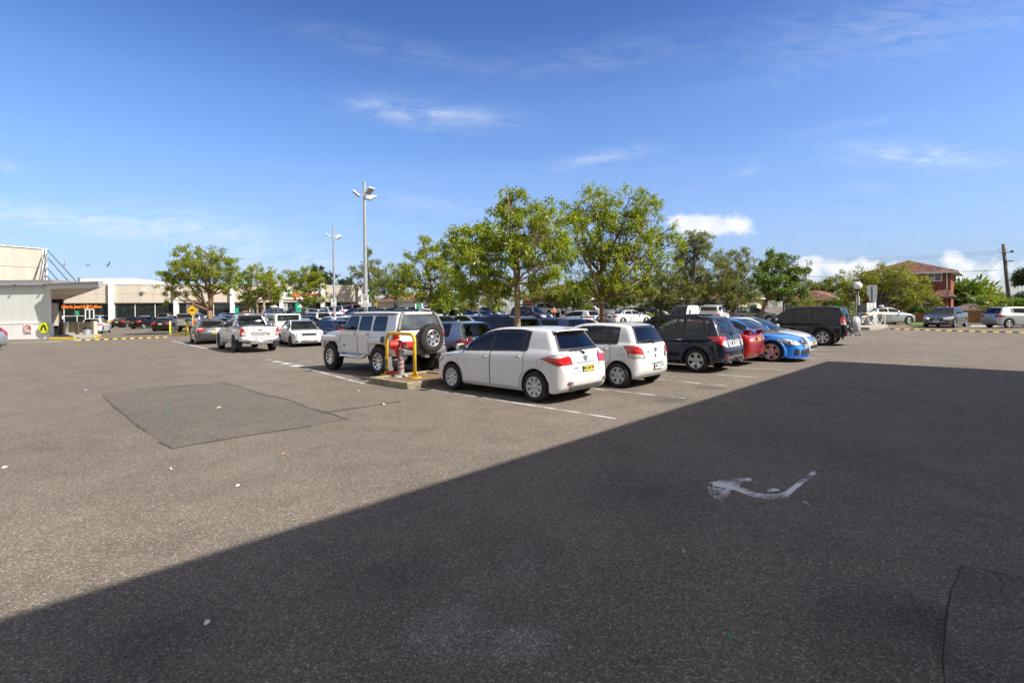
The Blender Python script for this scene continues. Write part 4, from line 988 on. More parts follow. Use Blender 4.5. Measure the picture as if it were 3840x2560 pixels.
# ================================================================== trees
def leafmat(name, cols, trans=.35):
    cols = [tuple(min(.6, x * k) for x, k in zip(c, (1.36, 1.24, 1.3))) for c in cols]
    m, t, b = nt(name); g = N(t, 'ShaderNodeNewGeometry')
    rp = ramp(t, [(i / (len(cols) - 1), c) for i, c in enumerate(cols)]); t.links.new(g.outputs['Random Per Island'], rp.inputs[0])
    t.links.new(rp.outputs[0], b.inputs['Base Color']); b.inputs['Roughness'].default_value = .38; b.inputs['Specular IOR Level'].default_value = .6
    tr = N(t, 'ShaderNodeBsdfTranslucent'); hs = N(t, 'ShaderNodeHueSaturation', ins={'Saturation': 1.1, 'Value': 1.25, 'Hue': .5}); t.links.new(rp.outputs[0], hs.inputs['Color']); t.links.new(hs.outputs[0], tr.inputs[0])
    mx = N(t, 'ShaderNodeMixShader'); mx.inputs[0].default_value = trans; t.links.new(b.outputs[0], mx.inputs[1]); t.links.new(tr.outputs[0], mx.inputs[2])
    t.links.new(mx.outputs[0], t.nodes['Material Output'].inputs[0]); return m
M['leaf_near'] = leafmat('leaf_bright', [(.045, .095, .012), (.115, .19, .018), (.20, .28, .022), (.27, .34, .025), (.33, .33, .035), (.09, .16, .016)], .48)
M['leaf_mid'] = leafmat('leaf_mid', [(.042, .078, .014), (.095, .145, .018), (.145, .195, .024), (.18, .21, .03)], .40)
M['leaf_dark'] = leafmat('leaf_dark', [(.016, .036, .010), (.035, .062, .016), (.055, .085, .02)], .25)
M['leaf_dull'] = leafmat('leaf_dull', [(.065, .09, .02), (.12, .15, .03), (.17, .20, .04), (.20, .215, .05)], .40)
M['leaf_fresh'] = leafmat('leaf_fresh', [(.045, .10, .015), (.095, .165, .022), (.15, .215, .03)], .40)
M['leaf_lime'] = leafmat('leaf_lime', [(.10, .14, .015), (.18, .215, .02), (.25, .265, .028)], .42)
def bark(name, a, b_):
    m, t, b = nt(name); co_ = objco(t); f = noise(t, 7, co_, 7, .65, (1, 1, .3)); rp = ramp(t, [(.3, a), (.68, b_)]); t.links.new(f, rp.inputs[0]); t.links.new(rp.outputs[0], b.inputs['Base Color'])
    b.inputs['Roughness'].default_value = .85; bump(t, b, noise(t, 24, co_, 6, .7, (1, 1, .35)), .7, .02); return m
M['bark_pale'] = bark('bark_pale', (.20, .125, .075), (.42, .30, .19)); M['bark_brown'] = bark('bark_brown', (.13, .075, .045), (.30, .18, .11)); M['bark_dark'] = bark('bark_dark', (.05, .043, .036), (.15, .13, .105))
def leaves_mesh(tips, outs, k, ln, wd, droop, rs):
    T = len(tips); n = T * k
    p = np.repeat(tips, k, 0); o = np.repeat(outs, k, 0)
    d = rs.normal(size=(n, 3)); d /= np.linalg.norm(d, axis=1)[:, None]
    d = d + o * .55 + np.array([0, 0, -droop]) * rs.uniform(.2, 1.2, (n, 1)); d /= np.linalg.norm(d, axis=1)[:, None]
    p = p + d * rs.uniform(.0, .5, (n, 1)) * ln + rs.normal(size=(n, 3)) * ln * .18
    L = ln * rs.uniform(.65, 1.25, (n, 1)); W = wd * rs.uniform(.7, 1.2, (n, 1))
    up = rs.normal(size=(n, 3)) * .7 + np.array([0, 0, 1.0]); s = np.cross(d, up); s /= np.linalg.norm(s, axis=1)[:, None] + 1e-9
    nn = np.cross(s, d)
    a = p; b = p + d * L * .45 + s * W * .5 + nn * L * .03; c = p + d * L + np.array([0, 0, -1]) * L * .12; e = p + d * L * .45 - s * W * .5 + nn * L * .03
    vs = np.stack([a, b, c, e], 1).reshape(-1, 3); fs = np.arange(n * 4).reshape(-1, 4)
    return vs, fs
def tree(label, base_px, d, lobes, fork, leaf, bk, n_tips, k=9, ln=.13, wd=.045, droop=.55, trunk_r=.12, seed=1, name='tree', cat='tree', group=None, lean=0.0, twig=.15, stems=1, dens=.45, clump=9, base=None, thick=.75):
    """lobes: (px, py, r px) of the crown as measured; each gets its own depth. fork: py of the first fork"""
    if d > 30: ln *= .8; wd *= .8; k = int(k * 1.4)
    rs = np.random.default_rng(seed); rd = random.Random(seed); s = d / FPX
    b = Vector(base) if base else onx(base_px, d)
    root = empty(name, b)
    Ls = []
    for i, q in enumerate(lobes):
        px, py, r = q[:3]; rr = r * s * (1.2 if group == SG else 1.0); P_ = at(px, py, d)
        dy = q[3] if len(q) > 3 else rd.uniform(-1, 1) * max(.0, 1.0) * thick * 1.3 * rr
        Ls.append((Vector((P_.x - b.x, dy, P_.z - b.z)), rr))
    vol = sum(r ** 2 for _, r in Ls); tips, outs, own = [], [], []
    for i, (c, r) in enumerate(Ls):
        m = max(6, int(n_tips * r * r / vol)); nc = max(5, int(m / clump)); q = rs.normal(size=(nc, 3)); q /= np.linalg.norm(q, axis=1)[:, None]
        rad = r * np.clip(rs.uniform(dens ** 3, 1.15, (nc, 1)) ** (1 / 3) * (1 + rs.normal(size=(nc, 1)) * .12), 0, 1.3)
        cc = q * rad * np.array([1, .95, .92]); w_ = rs.integers(nc, size=m); pts = cc[w_] + rs.normal(size=(m, 3)) * np.array([.17, .17, .12]) * r
        tips.append(np.array(c) + pts); outs.append(q[w_]); own += [i] * m
    tips = np.concatenate(tips); outs = np.concatenate(outs); own = np.array(own)
    vs, fs = leaves_mesh(tips, outs, k, ln, wd, droop, rs)
    vs[:, 2] = np.maximum(vs[:, 2], .25)
    me = bpy.data.meshes.new('crown'); me.from_pydata(vs.tolist(), [], fs.tolist()); me.materials.append(M[leaf]); me.update()
    o = bpy.data.objects.new('crown', me); COL.objects.link(o); o.parent = root
    # trunk, limbs and twigs in one tapering mesh
    mb = MB(); fz = at(base_px, fork, d).z - b.z; fz = max(.4, fz)
    def limb(a, z, r0, r1, bend=.18, n=6, seg=7):
        a, z = Vector(a), Vector(z); L = (z - a).length; off = Vector((rd.uniform(-1, 1), rd.uniform(-1, 1), rd.uniform(-.6, .2))) * L * bend
        pts = []; rads = []
        for i in range(n + 1):
            t = i / n; p = a.lerp(z, t) + off * math.sin(math.pi * t) + Vector((rd.uniform(-1, 1), rd.uniform(-1, 1), rd.uniform(-1, 1))) * L * .018 * (0 < i < n)
            pts.append(p); rads.append(r0 + (r1 - r0) * t)
        mb.tube(pts, rads, seg); return pts
    top = max(Ls, key=lambda q: q[0].z + q[1])
    limbs = {}
    for st in range(stems):
        dx = 0 if stems == 1 else (st - (stems - 1) / 2) * trunk_r * 3.2; bx = 0 if stems == 1 else (st - (stems - 1) / 2) * trunk_r * 1.4
        tp = [Vector((bx, 0, -.05)), Vector((bx + dx * .3 + lean * .3, .03, fz * .35)), Vector((bx + dx * .6 + lean * .6, -.02, fz * .7)), Vector((bx + dx + lean, 0, fz))]
        mb.tube(tp, [trunk_r * 1.25 / stems ** .4, trunk_r * 1.0 / stems ** .4, trunk_r * .92 / stems ** .4, trunk_r * .85 / stems ** .4], 10)
        # leader
        if st == 0: lead = limb(tp[-1], top[0] + Vector((0, 0, top[1] * .4)), trunk_r * .75 / stems ** .4, trunk_r * .10, .05, 8)
        ends_ = tp[-1]
        for i, (c, r) in enumerate(Ls):
            if stems > 1 and i % stems != st: continue
            h = rd.uniform(0, .45) if c.z > fz * 1.3 else 0
            start = lead[int(h * 8)] if (st == 0 and h > 0 and lead[int(h * 8)].z < c.z) else ends_
            limbs[i] = limb(start, c, trunk_r * rd.uniform(.30, .5), trunk_r * .12, .16)
    idx = rs.permutation(len(tips))[: int(len(tips) * twig)]
    for j in idx:
        lb = limbs.get(int(own[j])); 
        if not lb: continue
        a = lb[rd.choice([2, 3, 4, 5, 6])]; e = Vector(tips[j])
        if (e - a).length > Ls[own[j]][1] * 1.6: a = lb[-1]
        mid = a.lerp(e, .5) + Vector((rd.uniform(-1, 1), rd.uniform(-1, 1), rd.uniform(-.3, .6))) * (e - a).length * .12
        mb.tube([a, mid, e], [trunk_r * .09, trunk_r * .055, trunk_r * .02], 4, cap=False)
    mb.build('trunk', M[bk], root, smooth=True)
    return tag(root, label, cat, group)
TG = 'trees among the parked cars'; SG = 'street trees beyond the lot'
Zt = lambda X, Y, r: (1650 + X / 2.476, 680 + Y / 2.476, r)
tree('bright green tree with pale single trunk behind the nearest white hatchback', 1940, 16.4,
     [Zt(640, 200, 58), Zt(620, 120, 26), Zt(560, 260, 60), Zt(800, 290, 72), Zt(960, 340, 70), Zt(1070, 400, 62), Zt(480, 480, 70), Zt(300, 500, 72), Zt(150, 600, 60), Zt(120, 700, 62), Zt(320, 640, 85), Zt(640, 480, 90), Zt(860, 520, 95), Zt(1050, 560, 75), Zt(1020, 720, 80), Zt(480, 760, 78), Zt(280, 830, 85), Zt(330, 1000, 70), Zt(540, 1010, 60), Zt(230, 1080, 48), Zt(480, 1130, 34), Zt(900, 800, 70), Zt(760, 700, 60), Zt(880, 960, 40), Zt(560, 900, 50)],
     1060, 'leaf_near', 'bark_pale', 2300, 9, .14, .044, .75, .105, 11, group=TG, twig=.22)
tree('broad bright green tree with reddish trunk behind the small white hatchback', 2258, 19.9,
     [Zt(1400, 150, 58), Zt(1300, 260, 60), Zt(1560, 190, 66), Zt(1740, 180, 60), Zt(1880, 230, 60), Zt(1480, 350, 84), Zt(1700, 340, 90), Zt(1960, 350, 74), Zt(2080, 480, 60), Zt(2110, 600, 62), Zt(1860, 520, 92), Zt(1600, 520, 90), Zt(1360, 480, 80), Zt(1240, 420, 60), Zt(1280, 640, 80), Zt(1500, 700, 92), Zt(1740, 720, 92), Zt(1980, 700, 74), Zt(2090, 740, 40), Zt(1330, 830, 74), Zt(1560, 880, 76), Zt(1780, 900, 70), Zt(1940, 880, 56), Zt(1250, 960, 42), Zt(1420, 1000, 48), Zt(1640, 1010, 50), Zt(1900, 980, 46), Zt(1160, 300, 34)],
     1125, 'leaf_near', 'bark_brown', 2500, 9, .14, .044, .7, .12, 12, group=TG, twig=.2)
tree('medium green tree left of the pale trunked tree, behind silver hatchback', 1622, 38,
     [(1590, 915, 42), (1555, 960, 40), (1640, 950, 46), (1690, 985, 42), (1520, 1010, 42), (1590, 1000, 62), (1660, 1040, 58), (1550, 1060, 52), (1610, 1080, 56), (1500, 1060, 40), (1680, 1090, 46), (1720, 1040, 40), (1650, 1130, 40), (1700, 1130, 30), (1470, 1070, 30)],
     1140, 'leaf_near', 'bark_brown', 1500, 8, .22, .075, .7, .16, 13, group=TG)
Z2 = lambda X, Y, r: (560 + X / 3.647, 900 + Y / 3.647, r)
tree('big spreading tree with forked brown trunk behind the hump sign', 787, 46,
     [Z2(560, 180, 34), Z2(780, 190, 40), Z2(960, 240, 40), Z2(430, 260, 38), Z2(640, 320, 52), Z2(840, 360, 55), Z2(1050, 360, 44), Z2(330, 400, 38), Z2(480, 470, 50), Z2(700, 520, 50), Z2(940, 520, 52), Z2(1120, 480, 34), Z2(240, 560, 34), Z2(380, 600, 36), Z2(260, 700, 24), Z2(240, 800, 18), Z2(620, 660, 24), Z2(1060, 620, 34), Z2(480, 720, 18), Z2(880, 690, 18), Z2(1140, 640, 24)],
     1165, 'leaf_near', 'bark_brown', 1700, 8, .24, .085, .6, .23, 14, group=TG, twig=.25)
tree('smaller tree with three thin reddish stems behind the white pickup', 965, 58,
     [Z2(1420, 380, 20), Z2(1480, 480, 36), Z2(1620, 500, 40), Z2(1340, 520, 34), Z2(1500, 600, 46), Z2(1700, 600, 40), Z2(1310, 680, 32), Z2(1420, 740, 34), Z2(1580, 720, 40), Z2(1760, 720, 30), Z2(1300, 800, 22), Z2(1440, 850, 20), Z2(1640, 820, 24), Z2(1800, 600, 18)],
     1120, 'leaf_near', 'bark_pale', 1200, 8, .28, .10, .6, .2, 15, group=TG, stems=3)
tree('umbrella shaped tree with bare forked limbs in front of the white fascia', 1138, 62,
     [Z2(1900, 500, 26), Z2(2020, 480, 32), Z2(2160, 480, 34), Z2(2290, 540, 30), Z2(1960, 600, 30), Z2(2120, 620, 36), Z2(2260, 660, 26), Z2(1880, 640, 18), Z2(2200, 800, 24), Z2(2320, 830, 18), Z2(2400, 760, 18), Z2(2420, 600, 24)],
     1150, 'leaf_near', 'bark_brown', 950, 8, .28, .10, .55, .2, 16, group=TG)
tree('dense dark green tree rising behind the supermarket roof', 1195, 125, [(1195, 1020, 32), (1170, 1040, 28), (1225, 1045, 30), (1200, 1060, 40)], 1100, 'leaf_dark', 'bark_dark', 500, 8, .6, .3, .3, .4, 17, group='trees rising behind the shops', twig=.1)
tree('small distant tree above shop roof beside the concrete tower', 525, 130, [(520, 1075, 16), (540, 1078, 14)], 1120, 'leaf_mid', 'bark_dark', 160, 8, .6, .3, .3, .3, 18, group='trees rising behind the shops', twig=.1)
tree('tall thin crowned tree behind the nearest lamp post', 1400, 82, [(1375, 960, 24), (1400, 990, 30), (1345, 1000, 22), (1330, 1035, 24), (1375, 1040, 40), (1430, 1035, 30), (1395, 1080, 40)], 1110, 'leaf_dull', 'bark_dark', 600, 8, .36, .14, .4, .26, 19, group=SG)
tree('rounded mid green tree right of the nearest lamp post', 1485, 72, [(1440, 1030, 36), (1490, 1020, 34), (1530, 1045, 34), (1460, 1070, 44), (1510, 1080, 40), (1420, 1080, 34), (1550, 1090, 28), (1500, 1005, 24)], 1120, 'leaf_mid', 'bark_dark', 800, 8, .32, .12, .5, .28, 20, group=SG)
tree('tall dark paperbark with sinuous limbs behind the grey SUV roof rails', 2578, 62,
     [(2600, 900, 38), (2640, 910, 34), (2570, 920, 36), (2615, 935, 36), (2545, 960, 24), (2655, 940, 22), (2600, 985, 40), (2560, 1010, 40), (2630, 1040, 40), (2545, 1060, 42), (2500, 1080, 36), (2600, 1090, 40), (2650, 1085, 34), (2480, 1040, 34)], 1120, 'leaf_dull', 'bark_dark', 2000, 8, .28, .10, .4, .34, 21, group=SG, twig=.25)
tree('broad olive green tree left of the rounded fresh green tree', 2735, 64,
     [(2725, 965, 34), (2775, 960, 30), (2700, 1010, 44), (2760, 1010, 48), (2810, 1010, 34), (2680, 1060, 50), (2740, 1070, 56), (2800, 1070, 48), (2660, 1120, 40), (2720, 1130, 46), (2780, 1130, 46), (2640, 1080, 34), (2830, 1120, 30)], 1150, 'leaf_dull', 'bark_dark', 2800, 8, .28, .10, .5, .3, 22, group=SG)
Z6 = lambda X, Y, r: (2700 + X / 3.647, 860 + Y / 3.647, r)
tree('fresh green tree of rounded clumps on leaning trunk beside the green sign', 2843, 52,
     [Z6(780, 380, 30), Z6(720, 420, 26), Z6(870, 400, 26), Z6(700, 500, 24), Z6(860, 520, 36), Z6(1060, 480, 30), Z6(1040, 580, 28), Z6(600, 480, 16), Z6(520, 640, 30), Z6(660, 680, 34), Z6(800, 740, 38), Z6(540, 780, 34), Z6(680, 820, 36), Z6(900, 640, 22), Z6(1080, 780, 30), Z6(1000, 840, 34), Z6(1140, 860, 22), Z6(920, 920, 24), Z6(1190, 960, 12), Z6(960, 700, 24)], 1125, 'leaf_fresh', 'bark_brown', 1900, 8, .26, .11, .5, .2, 23, group=SG, lean=.9)
Z7 = lambda X, Y, r: (3200 + X / 3.647, 860 + Y / 3.647, r)
tree('low spreading yellow green tree in front of the two storey brick house', 3300, 47,
     [Z7(120, 620, 20), Z7(-60, 690, 36), Z7(60, 740, 40), Z7(200, 680, 38), Z7(340, 640, 38), Z7(330, 560, 18), Z7(480, 690, 46), Z7(640, 700, 42), Z7(600, 600, 16), Z7(780, 730, 44), Z7(900, 760, 34), Z7(1000, 830, 30), Z7(1100, 870, 24), Z7(1190, 960, 20), Z7(-160, 720, 22), Z7(-100, 800, 34), Z7(40, 860, 44), Z7(220, 830, 40), Z7(700, 860, 46), Z7(880, 900, 40), Z7(560, 880, 40), Z7(660, 1000, 26), Z7(760, 1010, 26), Z7(1050, 930, 26), Z7(400, 760, 46), Z7(-40, 920, 36)], 1150, 'leaf_lime', 'bark_dark', 2400, 8, .22, .07, .6, .2, 24, group=SG)
for i, (px, d, lob, lf, lab) in enumerate([
    (2065, 70, [(2060, 1085, 44), (2020, 1095, 34), (1975, 1085, 34), (2110, 1095, 40), (2065, 1120, 44), (2130, 1125, 34)], 'leaf_lime', 'pale green street tree between the two central car park trees'),
    (2150, 66, [(2170, 1090, 38), (2140, 1120, 36), (2190, 1125, 36), (2210, 1090, 34)], 'leaf_mid', 'bushy street tree behind the open white van'),
    (2478, 68, [(2440, 1070, 42), (2490, 1060, 46), (2530, 1085, 40), (2420, 1105, 36), (2470, 1110, 42), (2520, 1120, 30)], 'leaf_dull', 'grey green street tree with forked trunk beside the dark hedge'),
    (2308, 74, [(2290, 1080, 44), (2330, 1090, 44), (2360, 1110, 36), (2270, 1115, 34)], 'leaf_mid', 'street tree behind the broad reddish trunked tree'),
    (1780, 68, [(1750, 1085, 40), (1800, 1100, 40), (1840, 1080, 36), (1720, 1110, 34), (1790, 1130, 34), (1740, 1135, 34), (1850, 1125, 34), (1900, 1100, 36), (1690, 1130, 34)], 'leaf_lime', 'yellow green street tree left of the orange brick house'),
    (2400, 90, [(2370, 1105, 34), (2420, 1120, 34), (2330, 1120, 30), (2240, 1125, 30), (2290, 1130, 30)], 'leaf_dull', 'grey green garden trees behind the breeze block fence'),
    (2620, 92, [(2580, 1080, 40), (2640, 1095, 40), (2700, 1110, 34), (2800, 1100, 40), (2860, 1120, 36), (2760, 1130, 34)], 'leaf_mid', 'backyard trees rising behind the cream house'),
    (1668, 46, [(1660, 1110, 30), (1685, 1130, 26), (1650, 1140, 24)], 'leaf_fresh', 'low fresh green bush behind the white single cab pickup'),
    (3060, 120, [(3040, 1085, 26), (3080, 1080, 28), (3110, 1090, 24), (3130, 1105, 30), (3020, 1100, 22)], 'leaf_dull', 'distant grey green gum trees above the low brick house roof'),
    (3625, 95, [(3590, 1082, 18), (3620, 1092, 20), (3650, 1100, 18), (3605, 1100, 18)], 'leaf_dull', 'wispy gum tree above the dark tiled roof'),
    (3690, 75, [(3665, 1120, 26), (3700, 1115, 26), (3730, 1130, 22), (3640, 1130, 20)], 'leaf_fresh', 'leafy garden tree left of the leaning power pole'),
    (3815, 90, [(3800, 1135, 26), (3830, 1125, 26), (3850, 1130, 30)], 'leaf_dark', 'dark round tree at the right behind the power pole'),
    (3870, 40, [(3862, 1040, 26), (3880, 1020, 30)], 'leaf_dark', 'tree reaching in at the right edge beyond the power pole'),
    (1300, 100, [(1290, 1075, 24), (1310, 1100, 30)], 'leaf_dark', 'dark tree behind the end of the supermarket facade')]):
    tree(lab, px, d, lob, 1150, lf, 'bark_dark', 950, 8, .32 * d / 65, .12 * d / 65, .5, .18, 40 + i, group=SG, twig=.12)
# ================================================================== buildings
def brickmat(name, a, b_, mortar, scale=1.0):
    m, t, b = nt(name); co_ = objco(t)
    n = N(t, 'ShaderNodeTexBrick', ins={'Scale': 1.0, 'Mortar Size': .012, 'Brick Width': .24 * scale, 'Row Height': .086 * scale, 'Color1': c4(a), 'Color2': c4(b_), 'Mortar': c4(mortar), 'Bias': -.2})
    sp = N(t, 'ShaderNodeSeparateXYZ'); t.links.new(co_, sp.inputs[0]); ad = N(t, 'ShaderNodeMath', operation='ADD'); t.links.new(sp.outputs[0], ad.inputs[0]); t.links.new(sp.outputs[1], ad.inputs[1])
    cb = N(t, 'ShaderNodeCombineXYZ'); t.links.new(ad.outputs[0], cb.inputs[0]); t.links.new(sp.outputs[2], cb.inputs[1]); t.links.new(cb.outputs[0], n.inputs['Vector'])
    c = mixc(t, noise(t, 1.1, co_, 5), n.outputs[0], tuple(x * .6 for x in a)); t.links.new(c, b.inputs['Base Color']); b.inputs['Roughness'].default_value = .85; return m
def tilemat(name, cols):
    """courses of terracotta tiles: local z gives the course, x + y the tile"""
    m, t, b = nt(name); co_ = objco(t); sp = N(t, 'ShaderNodeSeparateXYZ'); t.links.new(co_, sp.inputs[0])
    ad = N(t, 'ShaderNodeMath', operation='ADD'); t.links.new(sp.outputs[0], ad.inputs[0]); t.links.new(sp.outputs[1], ad.inputs[1])
    cb = N(t, 'ShaderNodeCombineXYZ'); t.links.new(ad.outputs[0], cb.inputs[0]); t.links.new(sp.outputs[2], cb.inputs[1])
    br = N(t, 'ShaderNodeTexBrick', ins={'Scale': 1.0, 'Mortar Size': .014, 'Brick Width': .32, 'Row Height': .075, 'Color1': (0, 0, 0, 1), 'Color2': (1, 1, 1, 1), 'Mortar': (.5, .5, .5, 1)}); t.links.new(cb.outputs[0], br.inputs['Vector'])
    rp = ramp(t, [(i / (len(cols) - 1), c) for i, c in enumerate(cols)], 'LINEAR'); t.links.new(br.outputs['Color'], rp.inputs[0])
    dk = mixc(t, br.outputs['Fac'], rp.outputs[0], tuple(x * .3 for x in cols[0])); t.links.new(dk, b.inputs['Base Color']); b.inputs['Roughness'].default_value = .75
    w = N(t, 'ShaderNodeMath', operation='FRACT'); d = N(t, 'ShaderNodeMath', operation='DIVIDE'); d.inputs[1].default_value = .075; t.links.new(sp.outputs[2], d.inputs[0]); t.links.new(d.outputs[0], w.inputs[0])
    bump(t, b, w.outputs[0], .8, .05); return m
def dirt(name, col, rough=.7, streak=.35):
    m, t, b = nt(name); co_ = objco(t); s = noise(t, 1.2, co_, 6, .65, (1.6, 1.6, .16)); rp = ramp(t, [(.35, tuple(x * (1 - streak) for x in col)), (.62, col)]); t.links.new(s, rp.inputs[0])
    t.links.new(rp.outputs[0], b.inputs['Base Color']); b.inputs['Roughness'].default_value = rough; return m
M['panel'] = dirt('precast_panel', (.52, .46, .38), .8, .16); M['white'] = dirt('white_paint', (.78, .77, .75), .6, .12); M['cream'] = dirt('cream_render', (.62, .56, .42), .8)
M['screen'] = dirt('grey_blind', (.62, .645, .61), .5, .06); M['fascia'] = simple('fascia_grey', (.22, .22, .225), .45); M['soffit'] = dirt('soffit_beige', (.62, .54, .44), .8, .15)
M['brown'] = simple('brown_steel', (.09, .07, .055), .5); M['galv'] = simple('galvanised', (.42, .43, .44), .45, metal=.5); M['steelgrey'] = simple('steel_grey', (.20, .215, .24), .6); M['rod'] = simple('rod_grey', (.09, .09, .095), .6)
M['yellow'] = simple('yellow_paint', (.72, .46, .02), .45, var=.25, bmp=.15); M['concrete'] = simple('concrete', (.33, .30, .26), .9, var=.3, scale=3, bmp=.3); M['ykerb'] = worn('kerb_yellow', (.65, .45, .04), .36, 14)
M['green'] = simple('green_sign', (.0, .30, .15), .45); M['signyellow'] = simple('sign_yellow', (.85, .50, .01), .45); M['signwhite'] = simple('sign_white', (.80, .80, .78), .5); M['timber'] = simple('timber', (.30, .15, .06), .7, var=.35, scale=3)
M['shopglass'] = glassy('shop_glass', (.012, .016, .015), .02); M['houseglass'] = glassy('house_glass', (.10, .11, .11), .15); M['orange'] = simple('orange_letters', (.85, .22, .02), .5); M['fred'] = simple('red_letters', (.72, .07, .04), .5)
M['rbrick'] = brickmat('red_brick', (.30, .075, .035), (.22, .055, .03), (.25, .17, .13)); M['obrick'] = brickmat('orange_brick', (.42, .17, .08), (.34, .12, .06), (.35, .28, .22)); M['pbrick'] = brickmat('pale_brick', (.48, .32, .22), (.42, .27, .18), (.40, .34, .28))
M['rtile'] = tilemat('terracotta_tiles', [(.04, .025, .025), (.22, .07, .04), (.30, .11, .06), (.34, .19, .13)]); M['otile'] = tilemat('orange_tiles', [(.22, .08, .04), (.33, .13, .065), (.38, .19, .11)]); M['dtile'] = tilemat('dark_tiles', [(.05, .05, .06), (.10, .10, .11), (.14, .14, .15)])
class Frame:
    """local frame of a facade: x along it, y away from the viewer, z up"""
    def __init__(self, name, o, ax, label, cat, group=None):
        self.o = Vector(o); ax = Vector((ax[0], ax[1], 0)).normalized(); self.ax = ax; self.ay = Vector((-ax.y, ax.x, 0))
        if self.ay.y < 0 and abs(self.ay.y) > .05: self.ay = -self.ay; 
        self.root = empty(name, self.o); self.root.rotation_euler = (0, 0, math.atan2(ax.y, ax.x)); tag(self.root, label, cat, group)
    def x(self, px, y=0.0):
        """local x where the ray through column px meets the plane y"""
        r = (px - CX) / FPX; p = self.o + self.ay * y
        # p + ax*t = (r*Y, Y)
        t = (r * p.y - p.x) / (self.ax.x - r * self.ax.y); return t
    def z(self, px, py, y=0.0):
        t = self.x(px, y); p = self.o + self.ay * y + self.ax * t; return at(px, py, p.y).z - self.o.z
    def box(self, name, x0, x1, y0, y1, z0, z1, mat, parent=None, bev=0):
        mb = MB(); cx, cy, cz = (x0 + x1) / 2, (y0 + y1) / 2, (z0 + z1) / 2
        mb.box((0, 0, 0), (abs(x1 - x0), abs(y1 - y0), abs(z1 - z0)), bev=bev); o = mb.build(name, mat, parent or self.root)
        pl = (0, 0, 0)
        if parent and parent is not self.root: pl = parent.location
        o.location = (cx - pl[0], cy - pl[1], cz - pl[2]); return o
def hip(mb, x0, x1, y0, y1, z0, z1, ridge=None, ov=.5):
    """hip roof over a rectangle with overhang ov"""
    x0 -= ov; x1 += ov; y0 -= ov; y1 += ov; w, h = x1 - x0, y1 - y0; i = min(w, h) / 2
    if w >= h: r = [(x0 + i, (y0 + y1) / 2, z1), (x1 - i, (y0 + y1) / 2, z1)]
    else: r = [((x0 + x1) / 2, y0 + i, z1), ((x0 + x1) / 2, y1 - i, z1)]
    vs = [(x0, y0, z0), (x1, y0, z0), (x1, y1, z0), (x0, y1, z0)] + r
    if w >= h: fs = [(0, 1, 5, 4), (1, 2, 5), (2, 3, 4, 5), (3, 0, 4)]
    else: fs = [(0, 1, 4), (1, 2, 5, 4), (2, 3, 5), (3, 0, 4, 5)]
    mb.add(vs, fs); return vs
def eaves(F, vs, z0, mat, th=.16):
    x0, y0 = vs[0][0], vs[0][1]; x1, y1 = vs[2][0], vs[2][1]
    return F.box('eaves', x0, x1, y0, y1, z0 - th, z0 - .004, mat)
# ------------------------------------------------------------------ supermarket along the back
Q1, Q2 = onx(410, 72), onx(1350, 85)
F = Frame('supermarket', Q1, Q2 - Q1, 'long low beige shop building with glazed front and white pillars', 'building')
xl, xr_ = F.x(185), F.x(1352); ZP, ZS = 6.0, 3.48
zs2 = F.z(1100, 1122); ZG = ZS
pil = [(410, 427), (653, 668), (864, 879), (1048, 1062), (1203, 1219), (1343, 1360)]
F.box('wall', xl, xr_, .55, 22, 0, ZP - .3, simple('dark_interior', (.03, .028, .026), .8))
px_edges = [185] + [p for q in pil for p in q]
for i, (a, b) in enumerate([(236, 410), (427, 653), (668, 864), (879, 1048), (1062, 1203), (1219, 1343)]):
    xa, xb = F.x(a), F.x(b); pn = F.box('fascia_panel', xa, xb, .05, .5, ZS, ZP, M['panel'])
    F.box('panel_joint', xa, xb, .04, .06, 4.68, 4.70, M['fascia'], pn); F.box('parapet_cap', xa, xb, -.02, .56, ZP + .002, ZP + .12, M['white'], pn)
    gl = F.box('shop_window', xa, xb, .38, .42, .12, ZS - .03, M['shopglass'])
    n = max(2, int((xb - xa) / 1.9)); fr = MB()
    for k in range(n + 1):
        fr.box((xa + (xb - xa) * k / n, .355, (ZS + .05) / 2), (.075, .07, ZS - .07))
    fr.box(((xa + xb) / 2, .355, .08), (xb - xa - .1, .075, .14)); fr.box(((xa + xb) / 2, .36, ZS - .06), (xb - xa - .1, .08, .10))
    if i == 0: fr.box(((xa + xb) / 2, .36, 1.72), (xb - xa - .1, .05, .06))
    o = fr.build('window_frame', M['white'], gl); o.location = [-q for q in gl.location]
for a, b in pil: F.box('pillar', F.x(a), F.x(b), -.45, .55, 0, 6.35, M['white'])
F.box('return_wall', xl, F.x(215), .2, .5, 0, ZS, M['panel'])
F.box('door', F.x(187), F.x(192), .1, .19, 0, 2.6, M['shopglass'])
cd = F.box('door', F.x(318), F.x(349), .26, .30, .05, 2.55, M['shopglass'])
fr = MB(); xa, xb = F.x(318), F.x(349)
for x in (xa, xb, (xa + xb) / 2): fr.box((x, .24, 1.3), (.12, .06, 2.6))
fr.box(((xa + xb) / 2, .24, 2.6), (xb - xa, .06, .12)); o = fr.build('door_frame', M['white'], cd); o.location = [-q for q in cd.location]
